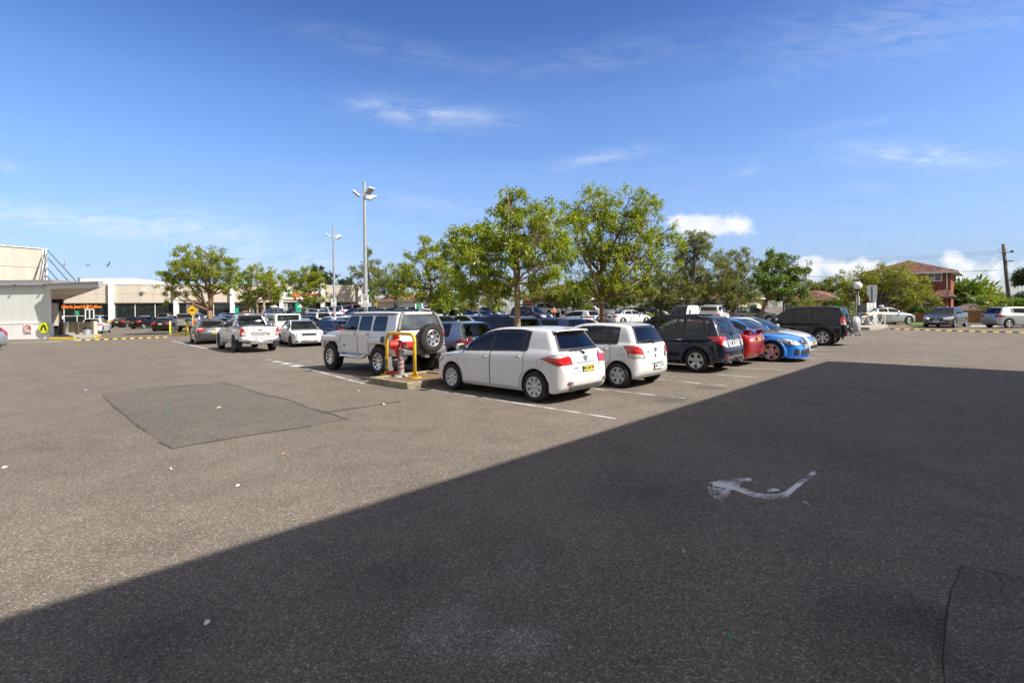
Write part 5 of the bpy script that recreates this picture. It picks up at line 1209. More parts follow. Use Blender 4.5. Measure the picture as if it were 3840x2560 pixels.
def words(F, s, px0, px1, py, mat, name, y=-.01, hfac=1.0, bold=.0, parent=None, depth=.03):
    vs, fs = text_mesh(s, 1.0, depth); w = max(q[0] for q in vs) - min(q[0] for q in vs); hh = max(q[1] for q in vs) - min(q[1] for q in vs)
    xa, xb = F.x(px0, y), F.x(px1, y); k = (xb - xa) / w; mb = MB()
    Mx = Matrix(((k, 0, 0, (xa + xb) / 2), (0, 0, -1, y), (0, k * hfac, 0, F.z((px0 + px1) / 2, py, y)), (0, 0, 0, 1)))
    mb.add([Mx @ Vector(q) for q in vs], fs)
    if bold:
        for dx, dz in ((bold, 0), (-bold, 0), (0, bold), (0, -bold)): mb.add([Mx @ Vector(q) + Vector((dx, .002, dz)) for q in vs], fs)
    return mb.build(name, mat, parent or F.root)
words(F, "Gloria Jean's", 231, 314, 1150, M['orange'], 'shop_lettering', .30, 1.35, .018); words(F, "Coffees", 336, 381, 1150, M['orange'], 'shop_lettering', .30, 1.3, .018)
em = MB(); ex, ez = F.x(324, .3), F.z(324, 1150, .3)
em.tube([(ex + .27 * math.cos(a), .3, ez + .30 * math.sin(a)) for a in np.linspace(0, 6.28, 20)], .05, 6); em.box((ex, .3, ez), (.20, .03, .20), bev=.01); em.build('shop_emblem', M['orange'], F.root)
sb = F.box('sign_board', F.x(1064), F.x(1200), -.12, .04, F.z(1130, 1122), F.z(1130, 1082), M['signwhite'])
for s, a, b, mt in (('fr', 1078, 1096, 'green'), ('esh', 1117, 1150, 'fred'), ('fruits', 1155, 1194, 'fred')):
    o = words(F, s, a, b, 1104, M[mt], 'shop_lettering', -.14, 1.2, .03, sb); o.location = [-q for q in sb.location]
ap = MB().ball((F.x(1109, -.16), -.18, F.z(1109, 1104, -.16)), .52, 10, sc=(1, .25, .95)); ap.box((F.x(1110, -.16), -.2, F.z(1109, 1091, -.16)), (.08, .05, .2)); o = ap.build('fruit_emblem', M['orange'], sb, smooth=True); o.location = [-q for q in sb.location]
gp = F.box('green_panel', F.x(1108), F.x(1150), .2, .33, 1.0, ZS - .1, M['green'])
F.box('poster', F.x(876), F.x(894), .30, .34, 1.6, 2.6, M['green']); F.box('poster', F.x(908), F.x(930), .30, .34, 1.2, 2.2, simple('poster_red', (.32, .08, .07), .6)); F.box('poster', F.x(938), F.x(952), .30, .34, .9, 2.3, simple('poster_green', (.10, .30, .25), .6))
F.box('poster', F.x(229), F.x(238), .30, .34, 1.3, 1.75, M['signwhite']); F.box('poster', F.x(367), F.x(375), .30, .34, 1.2, 1.7, simple('poster_blue', (.25, .42, .6), .6))
F.box('louvre', F.x(697), F.x(744), .28, .33, .9, 3.3, simple('louvre_grey', (.13, .13, .13), .6))
for pa, pb in ((1010, 1046), (1112, 1146)):   # cafe parasols
    ux, uz = F.x((pa + pb) / 2, -2.0), F.z((pa + pb) / 2, 1141, -2.0); wd = (F.x(pb, -2) - F.x(pa, -2)) / 2
    p = empty('parasol', F.root.matrix_world @ Vector((0, 0, 0))); p.location = F.o + F.ax * ux + F.ay * -2.0
    MB().lathe([(wd, uz - .45), (wd * .55, uz - .2), (.03, uz)], 8).build('canopy', simple('parasol_cloth', (.42, .42, .40), .8), p); MB().tube([(0, 0, 0), (0, 0, uz)], .03).build('pole', M['galv'], p)
    tag(p, 'grey cafe parasol in front of the green shop panel' if pa > 1100 else 'grey cafe parasol in front of the shaded shop front', 'parasol', 'cafe parasols')
# flood light on the facade
fl = empty('wall_floodlight', F.o + F.ax * F.x(543) + F.ay * -.1); fl['label'] = 'white floodlight bracketed on the beige shop facade'; fl['category'] = 'floodlight'
fz = F.z(543, 1089); MB().box((0, -.25, fz), (.5, .25, .3), bev=.05).build('lamp_head', M['white'], fl); MB().tube([(0, .14, fz - .25), (0, -.2, fz - .1)], .04).build('bracket', M['galv'], fl)
# plant room, stair tower behind
b0 = onx(393, 95); Fb = Frame('roof_plant_room', onx(300, 96), (1, .12, 0), 'white metal clad plant room standing behind the shop parapet', 'building')
Fb.box('wall', 0, Fb.x(489), 0, 12, 0, Fb.z(400, 1043), dirt('white_cladding', (.80, .80, .79), .5, .06)); Fb.box('end_panel', -.4, -.05, .2, 12, 5.8, Fb.z(300, 1041), M['brown'])
Ft = Frame('apartment_tower', onx(566, 230), (1, .1, 0), 'distant concrete apartment tower above the shop roof', 'building')
for k, (pa, pb, mt) in enumerate([(558, 566, 'fascia'), (566, 581, 'soffit'), (582, 587, 'brown'), (588, 598, 'cream'), (599, 604, 'fascia')]):
    Ft.box('wall_panel', Ft.x(pa), Ft.x(pb) - .1, 0, 10, 0, Ft.z(566, 1050 if k else 1058) - (0 if k < 3 else 1), M[mt])
# ------------------------------------------------------------------ near left building: blind wall, canopy, tall box, rods
o = onx(187, 41.5); F2 = Frame('entrance_building', onx(187, 41.5), (1, .03, 0), 'near left entrance building with grey blind, white base wall and flat canopy', 'building')
zt = F2.z(187, 1213); zp = F2.z(187, 1066)
F2.box('base_wall', -14, 0, 0, .35, 0, zt, M['white'])
F2.box('base_cap', -14, .02, -.03, .38, zt + .002, zt + .05, M['white'])
F2.box('blind', -14, F2.x(181), .12, .20, zt + .05, zp, M['screen']); F2.box('post', F2.x(181), F2.x(185), .1, .22, zt + .05, zp, M['white'])
fz0, fz1 = zp + .002, F2.z(100, 1050); F2.box('roof_edge', -14, F2.x(195, -.1), -.1, 3, fz0, fz1, M['fascia']); F2.box('gutter', -14, F2.x(194, -.2), -.22, -.102, fz0 - .06, fz0 + .10, M['galv'])
mb = MB()
for px in (56, 165): mb.ball((F2.x(px, -.3), -.3, fz0 - .05), .07, 8)
mb.build('downlight', M['black'], F2.root)
# canopy (soffit polygon in plan)
P1, P2, P3, P4 = onx(184, 41), onx(375, 39), onx(236, 71.6), onx(183, 71.6)
def canopy():
    mb = MB(); rel = [p - F2.o for p in (P1, P2, P3, P4)]; rot = Matrix.Rotation(-F2.root.rotation_euler.z, 3, 'Z'); q = [rot @ r for r in rel]; z0 = 4.02
    mb.prism([(p.x, p.y) for p in q], 'z', z0, z0 + .05, 0)
    ed = MB()
    for a, b in ((0, 1), (1, 2)):
        d = (q[b] - q[a]).normalized(); n = Vector((d.y, -d.x, 0)); c = (q[a] + q[b]) / 2
        ed.box((c.x + n.x * .06, c.y + n.y * .06, z0 + .13), ((q[b] - q[a]).length + .12, .12, .46), rz=math.atan2(d.y, d.x)); ed.box((c.x + n.x * .16, c.y + n.y * .16, z0 + .27), ((q[b] - q[a]).length + .2, .08, .14), 1, rz=math.atan2(d.y, d.x))
    mb.build('canopy_soffit', M['soffit'], F2.root); ed.build('canopy_fascia', [M['galv'], M['fascia']], F2.root)
    dk = MB(); dk.prism([(p.x * .995, p.y) for p in q], 'z', z0 + .055, z0 + .30); dk.build('canopy_roof', M['fascia'], F2.root)
canopy()
bx0, bx1 = at(0, 1181, 51.5), at(178, 1181, 55); F3 = Frame('tall_wall_box', (bx1.x, bx1.y, 0), (bx1.x - bx0.x, bx1.y - bx0.y, 0), 'tall beige precast box rising over the near left canopy', 'building')
F3.ay = Vector((-F3.ax.y, F3.ax.x, 0)); z9 = F3.z(178, 933)
F3.box('wall', -30, -.45, 0, 9, 0, z9 - .1, M['panel']); F3.box('end_pilaster', -.44, 0, -.06, 9.05, 0, z9 - .08, M['white']); F3.box('parapet_cap', -30, .05, -.1, 9.1, z9 - .075, z9, M['white'])
F3.box('panel_joint', -30, -.45, -.02, .01, z9 - 2.05, z9 - 2.02, M['fascia']); F3.box('panel_joint', -30, -.45, -.02, .01, z9 - 4.05, z9 - 4.02, M['fascia'])
for k, (a, b, da, db) in enumerate([((178, 938), (284, 1053), 55, 48), ((178, 966), (255, 1053), 55, 48), ((176, 1004), (219, 1053), 55, 48), ((175, 1034), (190, 1053), 55, 49), ((168, 937), (147, 1052), 54.4, 50), ((168, 937), (170, 1052), 54.4, 50)]):
    p, q = at(*a, da), at(*b, db); mb = MB(); mb.tube([Vector((0, 0, 0)), q - p], .045, 6); oo = mb.build('tension_rod', M['rod'], None, loc=p)
    tag(oo, ['longest steel rod from tall box corner down to canopy', 'second longest steel rod from tall box to canopy', 'third steel rod from tall box to canopy', 'shortest steel rod from tall box to canopy', 'slanting steel rod across the tall beige wall', 'upright steel rod against the tall beige wall edge'][k], 'rod', 'steel rods staying the canopy')
def sign_disc(name, px, py, d, rpx, label, cat, build):
    p = at(px, py, d); root = empty(name, p); build(root, rpx * d / FPX); tag(root, label, cat)
def s10(root, r):
    MB().box((0, 0, 0), (r * 2.05, .02, r * 2.1)).build('backing', M['signwhite'], root)
    mb = MB(); mb.tube([(r * .86 * math.cos(a), -.016, r * .86 * math.sin(a)) for a in np.linspace(0, 2 * math.pi, 33)], r * .10, 6); mb.build('red_ring', M['fred'], root)
    mb = MB(); put_text(mb, '10', r * 1.15, Matrix.Translation((0, -.014, 0)) @ Matrix.Rotation(R(90), 4, 'X'), 0, .003, 1, .01); mb.build('numerals', M['ink'], root)
sign_disc('speed_sign', 104, 1232, 41.4, 15, 'square speed sign with red ring and 10 on white base wall', 'sign', s10)
def sped(root, r):
    mb = MB(); mb.lathe([(.001, -.02), (r, -.02), (r, .0), (.001, .0)], 32, 'y'); mb.build('disc', simple('sign_lime', (.62, .70, .02), .45), root, smooth=False)
    mb = MB()
    for s in (1, -1):
        mb.box((s * r * .26, -.03, r * .12), (r * .30, .01, r * .95), M=Matrix.Rotation(R(-24) * s, 3, 'Y')); mb.box((s * r * .52, -.03, -r * .45), (r * .42, .01, r * .14), M=Matrix.Rotation(R(14) * s, 3, 'Y'))
    mb.build('leg_symbol', M['ink'], root)
sign_disc('crossing_sign', 164, 1229, 41.3, 20, 'round lime yellow crossing sign with walking legs on white wall', 'sign', sped)
# ------------------------------------------------------------------ houses on the right
def house_brick():
    o = onx(3566, 56); F = Frame('brick_house', o, -V, 'two storey dark red brick house with speckled tile hip roof', 'house'); ze = F.z(3566, 1023); zl = F.z(3566, 1116)
    xl = F.x(3232); wl = F.box('wall', xl, 0, 0, 9, 0, ze, M['rbrick'])
    mb = MB(); vs = hip(mb, xl, 0, 0, 9, ze + .17, F.z(3395, 978, 4.5), ov=.75); mb.build('roof', M['rtile'], F.root); eaves(F, vs, ze + .17, M['white'], .17)
    xf0 = F.x(3205, -1.6); F.box('ground_floor_wall', xf0, -.25, -1.6, -.01, 0, zl, M['rbrick'])
    mb = MB(); a, b = xf0 - .6, .45; zb = zl + .12
    mb.add([(a, -2.3, zb), (b, -2.3, zb), (b - .7, -.02, zb + .85), (a + .7, -.02, zb + .85), (b, .4, zb), (b - .7, .4, zb + .85)], [(0, 1, 2, 3), (1, 4, 5, 2)]); mb.build('roof', M['rtile'], F.root)
    F.box('eaves', a, b, -2.3, .0, zb - .14, zb - .01, M['fascia'])
    def win(p0, p1, y0, y1, yy, mul=2):
        xa, xb = F.x(p0, yy), F.x(p1, yy); za, zb_ = F.z(p0, y1, yy), F.z(p0, y0, yy); w = F.box('window', xa, xb, yy - .03, yy + .02, za, zb_, M['houseglass']); fr = MB()
        for k in range(mul + 1): fr.box((xa + (xb - xa) * k / mul, yy - .05, (za + zb_) / 2), (.09, .06, zb_ - za + .1))
        for z in (za, zb_): fr.box(((xa + xb) / 2, yy - .055, z), (xb - xa, .06, .09))
        f = fr.build('frame', M['white'], w); f.location = [-q for q in w.location]
    win(3478, 3533, 1027, 1055, 0); win(3414, 3502, 1136, 1178, -1.6); win(3226, 3346, 1140, 1182, -1.6, 3)
    F.box('downpipe', -.35, -.25, -.12, -.02, zl + 1, ze, M['white'])
house_brick()
def small_house(name, px0, px1, d, ze_py, za_py, wall, tile, label, depth=9, ax=None, extra=None, zbase=.28):
    o = onx(px0, d); o.z = 0 if zbase == 0 else o.z - .1; F = Frame(name, o, ax or (-V), label, 'house'); x1 = F.x(px1); ze = F.z((px0 + px1) / 2, ze_py); za = F.z((px0 + px1) / 2, za_py, depth / 2)
    F.box('wall', 0, x1, 0, depth, -.3, ze - .02, wall); mb = MB(); vs = hip(mb, 0, x1, 0, depth, ze + .14, za, ov=.6); mb.build('roof', tile, F.root); eaves(F, vs, ze + .14, M['white'], .14)
    for (p0, p1, y0, y1, k) in extra or []:
        xa, xb = F.x(p0), F.x(p1); za_, zb_ = F.z(p0, y1), F.z(p0, y0); w = F.box('window' if k != 'door' else 'door', xa, xb, -.05, .03, za_, zb_, M['houseglass'] if k != 'door' else M['timber']); fr = MB()
        n = 2 if k != 'door' else 1
        for i in range(n + 1): fr.box((xa + (xb - xa) * i / n, -.075, (za_ + zb_) / 2), (.10, .06, zb_ - za_ + .1))
        for z in (za_, zb_): fr.box(((xa + xb) / 2, -.08, z), (xb - xa, .06, .1))
        f = fr.build('frame', M['white'], w); f.location = [-q for q in w.location]
    return F
small_house('brick_bungalow', 2935, 3122, 62, 1127, 1090, M['rbrick'], M['rtile'], 'low red brick bungalow with red tile roof behind the black four wheel drive', 9, extra=[(2943, 3008, 1140, 1172, 'w'), (3055, 3075, 1142, 1190, 'door')])
small_house('cream_house', 2560, 2770, 80, 1122, 1078, M['cream'], M['otile'], 'cream rendered house with orange tile roof behind the white pickup', 10, extra=[(2496, 2530, 1141, 1153, 'w'), (2600, 2680, 1132, 1152, 'w')])
small_house('pale_brick_house', 2395, 2540, 84, 1124, 1088, M['pbrick'], M['otile'], 'pale orange brick house with low tile roof behind the dark hedge', 10, extra=[(2420, 2435, 1136, 1146, 'w'), (2460, 2468, 1136, 1146, 'w')])
small_house('orange_brick_house', 1960, 2110, 86, 1124, 1070, M['obrick'], M['otile'], 'orange brick house with orange tile roof behind the central tree trunk', 10, extra=[(2008, 2020, 1133, 1145, 'w'), (2026, 2036, 1134, 1150, 'w')])
small_house('tile_roof_house', 2120, 2330, 96, 1124, 1085, M['cream'], M['otile'], 'cream house with orange roof mostly hidden behind the broad tree', 10)
small_house('red_roof_house', 1395, 1500, 115, 1131, 1098, M['cream'], M['otile'], 'distant house with bright red roof behind the lamp post', 10, zbase=0)
small_house('white_wall_house', 1500, 1640, 100, 1128, 1108, M['white'], M['rtile'], 'white walled single storey house behind the green trolley sign', 9, zbase=0)
small_house('dark_roof_house', 3600, 3720, 82, 1122, 1094, M['cream'], M['dtile'], 'house with dark grey tiled roof behind the banana plants', 10)
small_house('white_house', 3760, 3900, 85, 1146, 1132, M['white'], M['dtile'], 'low white house at the right behind the power pole', 9)
def wallbox(name, p0, p1, d0, d1, z1, mat, label, cat, th=.25, z0=0):
    a, b = onx(p0, d0), onx(p1, d1); c = (a + b) / 2; mb = MB(); dd = b - a
    mb.box((0, 0, 0), (dd.length, th, z1 - z0), rz=math.atan2(dd.y, dd.x)); oo = mb.build(name, mat, loc=(c.x, c.y, zg(c.x, c.y) + (z0 + z1) / 2)); return tag(oo, label, cat)
wallbox('block_fence', 2270, 2420, 78, 78, 1.9, simple('breeze_block', (.42, .38, .32), .9, var=.5, scale=9), 'patterned breeze block fence behind the white sedan', 'fence')
wallbox('steel_fence', 3225, 3345, 52, 51, 1.8, simple('fence_grey', (.16, .17, .175), .6), 'grey steel sheet fence behind the boom gate', 'fence')
wallbox('brick_fence', 3412, 3470, 47, 46.5, .8, M['rbrick'], 'low red brick garden wall behind the oncoming grey car', 'wall')
wallbox('brick_fence', 3702, 3752, 44, 43.5, 1.35, M['rbrick'], 'red brick pillar wall right of the timber gate', 'wall', .5)
wallbox('timber_gate', 3625, 3688, 46, 45.5, 1.05, M['timber'], 'orange brown timber driveway gate under the small gable', 'gate', .12)
wallbox('pergola', 3572, 3706, 52, 50, 2.35, M['brown'], 'flat brown pergola roof beside the brick house', 'pergola', 3.0, 2.15)
wallbox('pergola', 3745, 3860, 50, 49, 1.75, M['black'], 'low dark pergola beam behind the power pole', 'pergola', 2.0, 1.6)
def gable():
    o = onx(3635, 48); r = empty('gate_shelter', o); z = at(3635, 1164, 48).z - o.z; w = 1.35
    MB().prism([(-w, z), (w, z), (0, z + .62)], 'y', -.6, .6).build('roof', simple('gable_brown', (.20, .14, .11), .7), r)
    for s in (-1, 1): MB().box((s * 1.15, 0, z / 2), (.14, .14, z)).build('post', M['timber'], r)
    tag(r, 'small brown gabled gate shelter beside the brick house', 'shelter')
gable()
sheet('driveway', [G(3640, 1226), G(3760, 1228), G(3735, 1219), G(3640, 1217)], .006, M['concrete'])
M['lawn'] = simple('lawn', (.08, .15, .02), .9, var=.4, scale=2, bmp=.6)
sheet('lawn', [onx(3410, 40.6), onx(3480, 40.4), onx(3470, 46), onx(3400, 46)], .05, M['lawn'])
# ================================================================== street furniture and small things
def onroot(name, px, d, label, cat, group=None): 
    r = empty(name, onx(px, d)); return tag(r, label, cat, group)
def zat(py, px, d): return at(px, py, d).z - zg(onx(px, d).x, d)
# lamp posts
def lamp_post(px, d, H, rb, rt_, label, sign_py, sign_w, sign_h, heads):
    r = onroot('lamp_post', px, d, label, 'lamp post', 'tall grey floodlight posts in the lot'); mb = MB(); H = zat(H, px, d)
    prof = []
    for i in range(9):
        z = H * i / 8; q = rb + (rt_ - rb) * i / 8; prof.append((q, z))
    mb.lathe(prof + [(.001, H)], 20); 
    for z in (H * .33, H * .6, H * .78): mb.lathe([(rb + (rt_ - rb) * z / H + .006, z - .02), (rb + (rt_ - rb) * z / H + .006, z + .02)], 20)
    mb.build('pole', M['galv'], r, smooth=True, ang=40); MB().box((0, 0, .15), (.75, .75, .3), bev=.04).build('footing', M['concrete'], r)
    for k, (ang, zz, tilt) in enumerate(heads):
        he = empty('floodlight_head', (0, 0, H + zz), R(ang), r); he.scale = (.78, .78, .78); mb = MB()
        Mx = Matrix.Rotation(R(tilt), 3, 'Y'); mb.box((.62, 0, 0), (.66, .56, .10), 0, M=Mx); mb.box((.62 - .09 * math.sin(R(tilt)) * 0, 0, -.066), (.58, .50, .03), 1, M=Mx)
        mb.v = [tuple(Matrix.Translation((0, 0, .0)) @ Vector(q)) for q in mb.v]; mb.build('housing', [M['white'], M['lampface']], he)
        MB().tube([(0, 0, -.15), (.35, 0, -.16)], .035).build('bracket', M['galv'], he)
    # time limit plate
    sg = empty('parking_plate', (0, -rb - .03, zat(sign_py, px, d)), 0, r); w, h = sign_w * d / FPX, sign_h * d / FPX
    parking_plate(sg, w, h)
def parking_plate(sg, w, h):
    MB().box((0, 0, 0), (w, .012, h), bev=.004).build('board', M['signwhite'], sg); mb = MB(); T = lambda z: Matrix.Translation((0, -.009, z)) @ Matrix.Rotation(R(90), 4, 'X')
    put_text(mb, '3P', h * .36, T(h * .12), 0, .002, 1, w * .012); put_text(mb, 'AREA', h * .11, T(-h * .13), 1, .002)
    for z, s in ((h * .42, 'RESTRICTED'), (h * .34, 'PARKING'), (-h * .25, '8AM - 9PM'), (-h * .34, 'MON - SUN'), (-h * .43, 'INCLUDING PUBLIC HOLIDAYS')): put_text(mb, s, h * (.085 if len(s) < 12 else .055), T(z), 1, .002)
    mb.build('lettering', [M['greenink'], M['ink']], sg)
m_, t_, b_ = nt('lamp_face'); ck = N(t_, 'ShaderNodeTexBrick', ins={'Scale': 1.0, 'Mortar Size': .02, 'Brick Width': .28, 'Row Height': .10, 'Color1': (.50, .42, .28, 1), 'Color2': (.44, .38, .26, 1), 'Mortar': (.22, .22, .22, 1)}); ck.offset = 0; t_.links.new(objco(t_), ck.inputs[0]); t_.links.new(ck.outputs[0], b_.inputs['Base Color']); M['lampface'] = m_
lamp_post(1372, 32, 682, .14, .085, 'nearest tall grey lamp post with four floodlight heads and parking sign', 1128, 28, 46, [(-160, -.75, -38), (-35, -.62, -38), (25, -.95, -30), (70, -.85, -30)])
lamp_post(1254, 48.6, 843, .13, .08, 'further tall lamp post standing left of the nearest lamp post', 1134, 20, 30, [(-160, -1.0, -38), (10, -1.2, -30), (60, -1.0, -30)])
r = onroot('parking_sign', 1070, 50, 'white parking time sign on its own post left of the lamp posts', 'sign'); MB().tube([(0, .04, 0), (0, .04, zat(1137, 1070, 50))], .03).build('post', M['galv'], r)
sg = empty('plate', (0, 0, zat(1152, 1070, 50)), 0, r); parking_plate(sg, .4, .66)
# hump diamonds
def diamond(px, py, d, half, label, post, py_base=None):
    r = onroot('hump_sign', px, d, label, 'sign', 'yellow speed hump warning signs'); zc = zat(py, px, d); a = half * d / FPX
    mb = MB(); q = [(-a, 0), (0, -a), (a, 0), (0, a)]; mb.prism([(x, z + zc) for x, z in q], 'y', -.012, .012, 0); mb.build('plate', [M['signyellow']], r)
    mb = MB(); hw = a * .52; pts = [(-hw, -a * .06), (hw, -a * .06), (hw, a * .02), (a * .30, a * .03)] + [(a * .28 * math.cos(t), a * .02 + a * .22 * math.sin(t)) for t in np.linspace(.1, 3.04, 9)] + [(-a * .30, a * .03), (-hw, a * .02)]
    mb.prism([(x, z + zc) for x, z in pts], 'y', -.020, -.013); 
    mb.build('hump_symbol', M['ink'], r)
    bd = MB(); q2 = [(x * .92, z * .92 + zc) for x, z in q]
    bd.tube([(x, -.015, z) for x, z in q2 + q2[:1]], a * .018, 4); bd.build('border', M['ink'], r)
    MB().tube([(0, .03, 0), (0, .03, zc + a * .5)], .035).build('post', post, r, smooth=True)
diamond(721, 1164, 44, 22, 'large yellow speed hump diamond on yellow post behind grey hatchback', M['yellow'])
diamond(1402, 1127, 84, 8.5, 'small bright yellow hump diamond right of the lamp post', M['galv']); diamond(1411, 1140, 90, 7, 'smaller dull yellow hump diamond low behind the other one', M['galv'])
# bollards
def bollard(px, d, h, rad, mat, label, name='bollard', cap=None):
    r = onroot(name, px, d, label, 'bollard'); MB().lathe([(rad, 0), (rad, h - .03), (rad * .8, h), (.001, h)], 16).build('post', mat, r, smooth=True, ang=40)
    if cap: MB().lathe([(rad * 1.05, h * .72), (rad * 1.05, h * .9)], 16).build('reflector_band', cap, r)
bollard(406.5, 68, 1.15, .12, M['yellow'], 'yellow bollard beside the white pillar of the cafe'); bollard(637, 45.8, 1.25, .075, simple('lime_paint', (.50, .55, .02), .5), 'lime yellow bollard in front of the black sedan', cap=M['signwhite'])
def hoopy():
    r = onroot('trolley_rail_post', 702, 44.5, 'yellow post with green trolley handle beside the grey hatchback', 'bollard'); MB().tube([(0, 0, 0), (.0, 0, 1.0), (-.05, 0, 1.25)], .10, 10).build('post', M['yellow'], r, smooth=True)
    MB().tube([(-.1, -.1, 1.3), (.15, -.1, 1.35), (.38, -.05, 1.3)], .09, 8).build('sleeve', simple('teal_plastic', (.01, .22, .17), .4), r, smooth=True)
hoopy()
# speed humps made of yellow and black blocks
def hump(a, b, n, first, label, w=.32):
    A, B = G(*a), G(*b); d = (B - A) / n; L = d.length; r = empty('speed_hump', A); tag(r, label, 'speed hump')
    prof = [(-w / 2, 0), (-w * .3, .045), (0, .055), (w * .3, .045), (w / 2, 0)]; mb = MB()
    mb.prism(prof, 'x', -L * .485, L * .485); dm = None
    for i in range(n):
        mt = M['yellow'] if i % 2 == first else M['rubber']; c = A + d * (i + .5); c.z = zg(c.x, c.y) + .003
        if dm is None: oo = mb.build('hump_block', mt, r); dm = oo.data
        else: oo = bpy.data.objects.new('hump_block', dm); COL.objects.link(oo); oo.parent = r
        oo.material_slots[0].link = 'OBJECT'; oo.material_slots[0].material = mt; oo.location = c - A; oo.rotation_euler = (0, 0, math.atan2(d.y, d.x))
hump((287, 1277), (626, 1265), 21, 0, 'yellow and black speed hump across the left aisle')
hump((3340, 1234.5), (3900, 1250.5), 26, 1, 'yellow and black speed hump across the right street entrance')
# green trolley bay signs
def trolley(px, py, d, w, h, label, posts):
    r = onroot('trolley_sign', px, d, label, 'sign', 'green trolley bay signs'); z = zat(py, px, d); W, H = w * d / FPX, h * d / FPX
    MB().box((0, 0, z), (W, .03, H)).build('board', M['green'], r); mb = MB(); T = lambda q, x=0: Matrix.Translation((x, -.018, z + q)) @ Matrix.Rotation(R(90), 4, 'X')
    mb.box((-W * .12, -.018, H * .26), (0.001, .001, .001)); put_text(mb, 'Trolley', H * .2, T(H * .3, -W * .05), 0, .002, 1 if W > H * .8 else .7); put_text(mb, 'return', H * .2, T(H * .1, -W * .08), 0, .002, 1 if W > H * .8 else .7); mb.box((W * .2, -.018, z - H * .22), (W * .3, .004, H * .18)); mb.build('lettering', M['signwhite'], r)
    for x in posts:
        q = x * W; MB().tube([(q, .03, 0), (q, .03, z + H * (.5 if abs(x) < .4 else .62))], .028 if abs(x) < .4 else .055, 10).build('post', M['signwhite'], r, smooth=True)
trolley(288, 1173, 58, 17, 18, 'green trolley sign on thin post in front of the cafe', [0]); trolley(1571, 1149, 46, 25, 19, 'wide green trolley sign among the cars behind the white off roader', [-.47, .47]); trolley(2825, 1159, 53, 20, 33, 'tall narrow green trolley sign between two round topped white posts', [-.62, .62])
# ramp walls, bin and posts by the cafe
wallbox('ramp_wall', 250, 345, 52, 50, 1.15, dirt('ramp_concrete', (.30, .26, .20), .85), 'long low beige ramp wall beside the steel bin', 'wall'); wallbox('ramp_wall', 345, 358, 47, 46.8, 1.3, M['panel'], 'short pale end pier of the ramp wall', 'wall', .3)
wallbox('ramp_wall', 236, 250, 49, 52, 1.2, M['panel'], 'pale return pier at the near end of the ramp', 'wall', .3)
for px, d, lab in ((229, 45.5, 'brown steel post nearest the crossing sign wall'), (289, 46.5, 'brown steel post in front of the ramp wall')):
    r = onroot('steel_post', px, d, lab, 'post'); MB().box((0, 0, .62), (.26, .2, 1.24), bev=.02).build('shaft', M['brown'], r)
def bin_():
    r = onroot('litter_bin', 326, 45.5, 'round stainless steel litter bin with dark lid by the ramp', 'bin'); MB().lathe([(.30, .04), (.30, .62), (.001, .62)], 24).build('drum', M['galv'], r, smooth=True, ang=40)
    MB().lathe([(.32, .63), (.32, .72), (.24, .80), (.001, .80)], 24).build('lid', M['black'], r, smooth=True, ang=40); mb = MB()
    for z in np.linspace(.1, .56, 7): mb.lathe([(.303, z), (.309, z + .01), (.303, z + .02)], 24)
    mb.build('rib', M['silvertrim'], r)
bin_()
def chair():
    r = onroot('cafe_chair', 199, 44.5, 'dark wire cafe chair behind the steel post', 'chair'); MB().box((0, 0, .45), (.42, .42, .04)).build('seat', M['black'], r)
    for sx in (-.19, .19):
        for sy in (-.19, .19): MB().tube([(sx, sy, 0), (sx, sy, .95 if sy > 0 else .45)], .018, 6).build('leg', M['black'], r)
    MB().box((0, .19, .82), (.4, .02, .2), bev=.008).build('backrest', M['black'], r)
chair()
wallbox('sandwich_board', 196, 223, 46, 46, .95, simple('board_grey', (.35, .35, .36), .6), 'grey menu board between chair and post', 'sign', .06)
# footpath slab with yellow kerb at the entrance
def slab(name, pts, h, mat, label=None, kind='structure'):
    mb = MB(); P_ = [G(*p) for p in pts]; mb.prism([(p.x, p.y) for p in P_], 'z', -.05, h); return tag(mb.build(name, mat), label, kind=kind)
slab('footpath', [(188, 1272), (282, 1271), (300, 1268), (352, 1266), (375, 1262), (372, 1256), (340, 1248), (187, 1248)], .14, M['concrete'])
def kerbline(pts, w, h, mat, name='kerb', z=.0):
    P_ = [G(*p) for p in pts]
    for a, b in zip(P_[:-1], P_[1:]):
        c = (a + b) / 2; d = b - a; mb = MB().box((0, 0, h / 2), (d.length + .02, w, h), rz=math.atan2(d.y, d.x), bev=.015); tag(mb.build(name, mat, loc=(c.x, c.y, zg(c.x, c.y) + z)), kind='structure')
kerbline([(187, 1272.6), (280, 1271.6)], .16, .155, M['yellow']); kerbline([(356, 1266.6), (376, 1262.6)], .16, .155, M['yellow'])
# planted island with kerbs under the central trees
M['mulch'] = simple('leaf_mulch', (.16, .095, .05), .95, var=.55, scale=14, bmp=.7, bscale=30)
def island(s0, s1, t0, t1, tip, label=None):
    a = lambda s, q: U * s + V * q; pts = [a(s0, t0), a(s1, t0), a(s1, t1), a(s0, t1)]
    mb = MB(); mb.prism([(p.x, p.y) for p in [a(s0 + .13, t0 + .13), a(s1 - .13, t0 + .13), a(s1 - .13, t1 - .13), a(s0 + .13, t1 - .13)]], 'z', -.05, .12); tag(mb.build('garden_bed', M['mulch']), kind='structure')
    for k in range(4):
        p, q = pts[k], pts[(k + 1) % 4]; d = q - p; L = d.length; n = max(1, int(L / 1.8))
        for j in range(n):
            c = p + d * ((j + .5) / n); mb = MB(); ln = L / n - .008 + (.14 if n == 1 else 0)
            mb.box((0, 0, .05), (ln, .14, .20), bev=.018); o = mb.build('kerb', M['kerbc'], loc=(c.x, c.y, zg(c.x, c.y) + .01 + .0005 * k), rz=math.atan2(d.y, d.x)); tag(o, kind='structure')
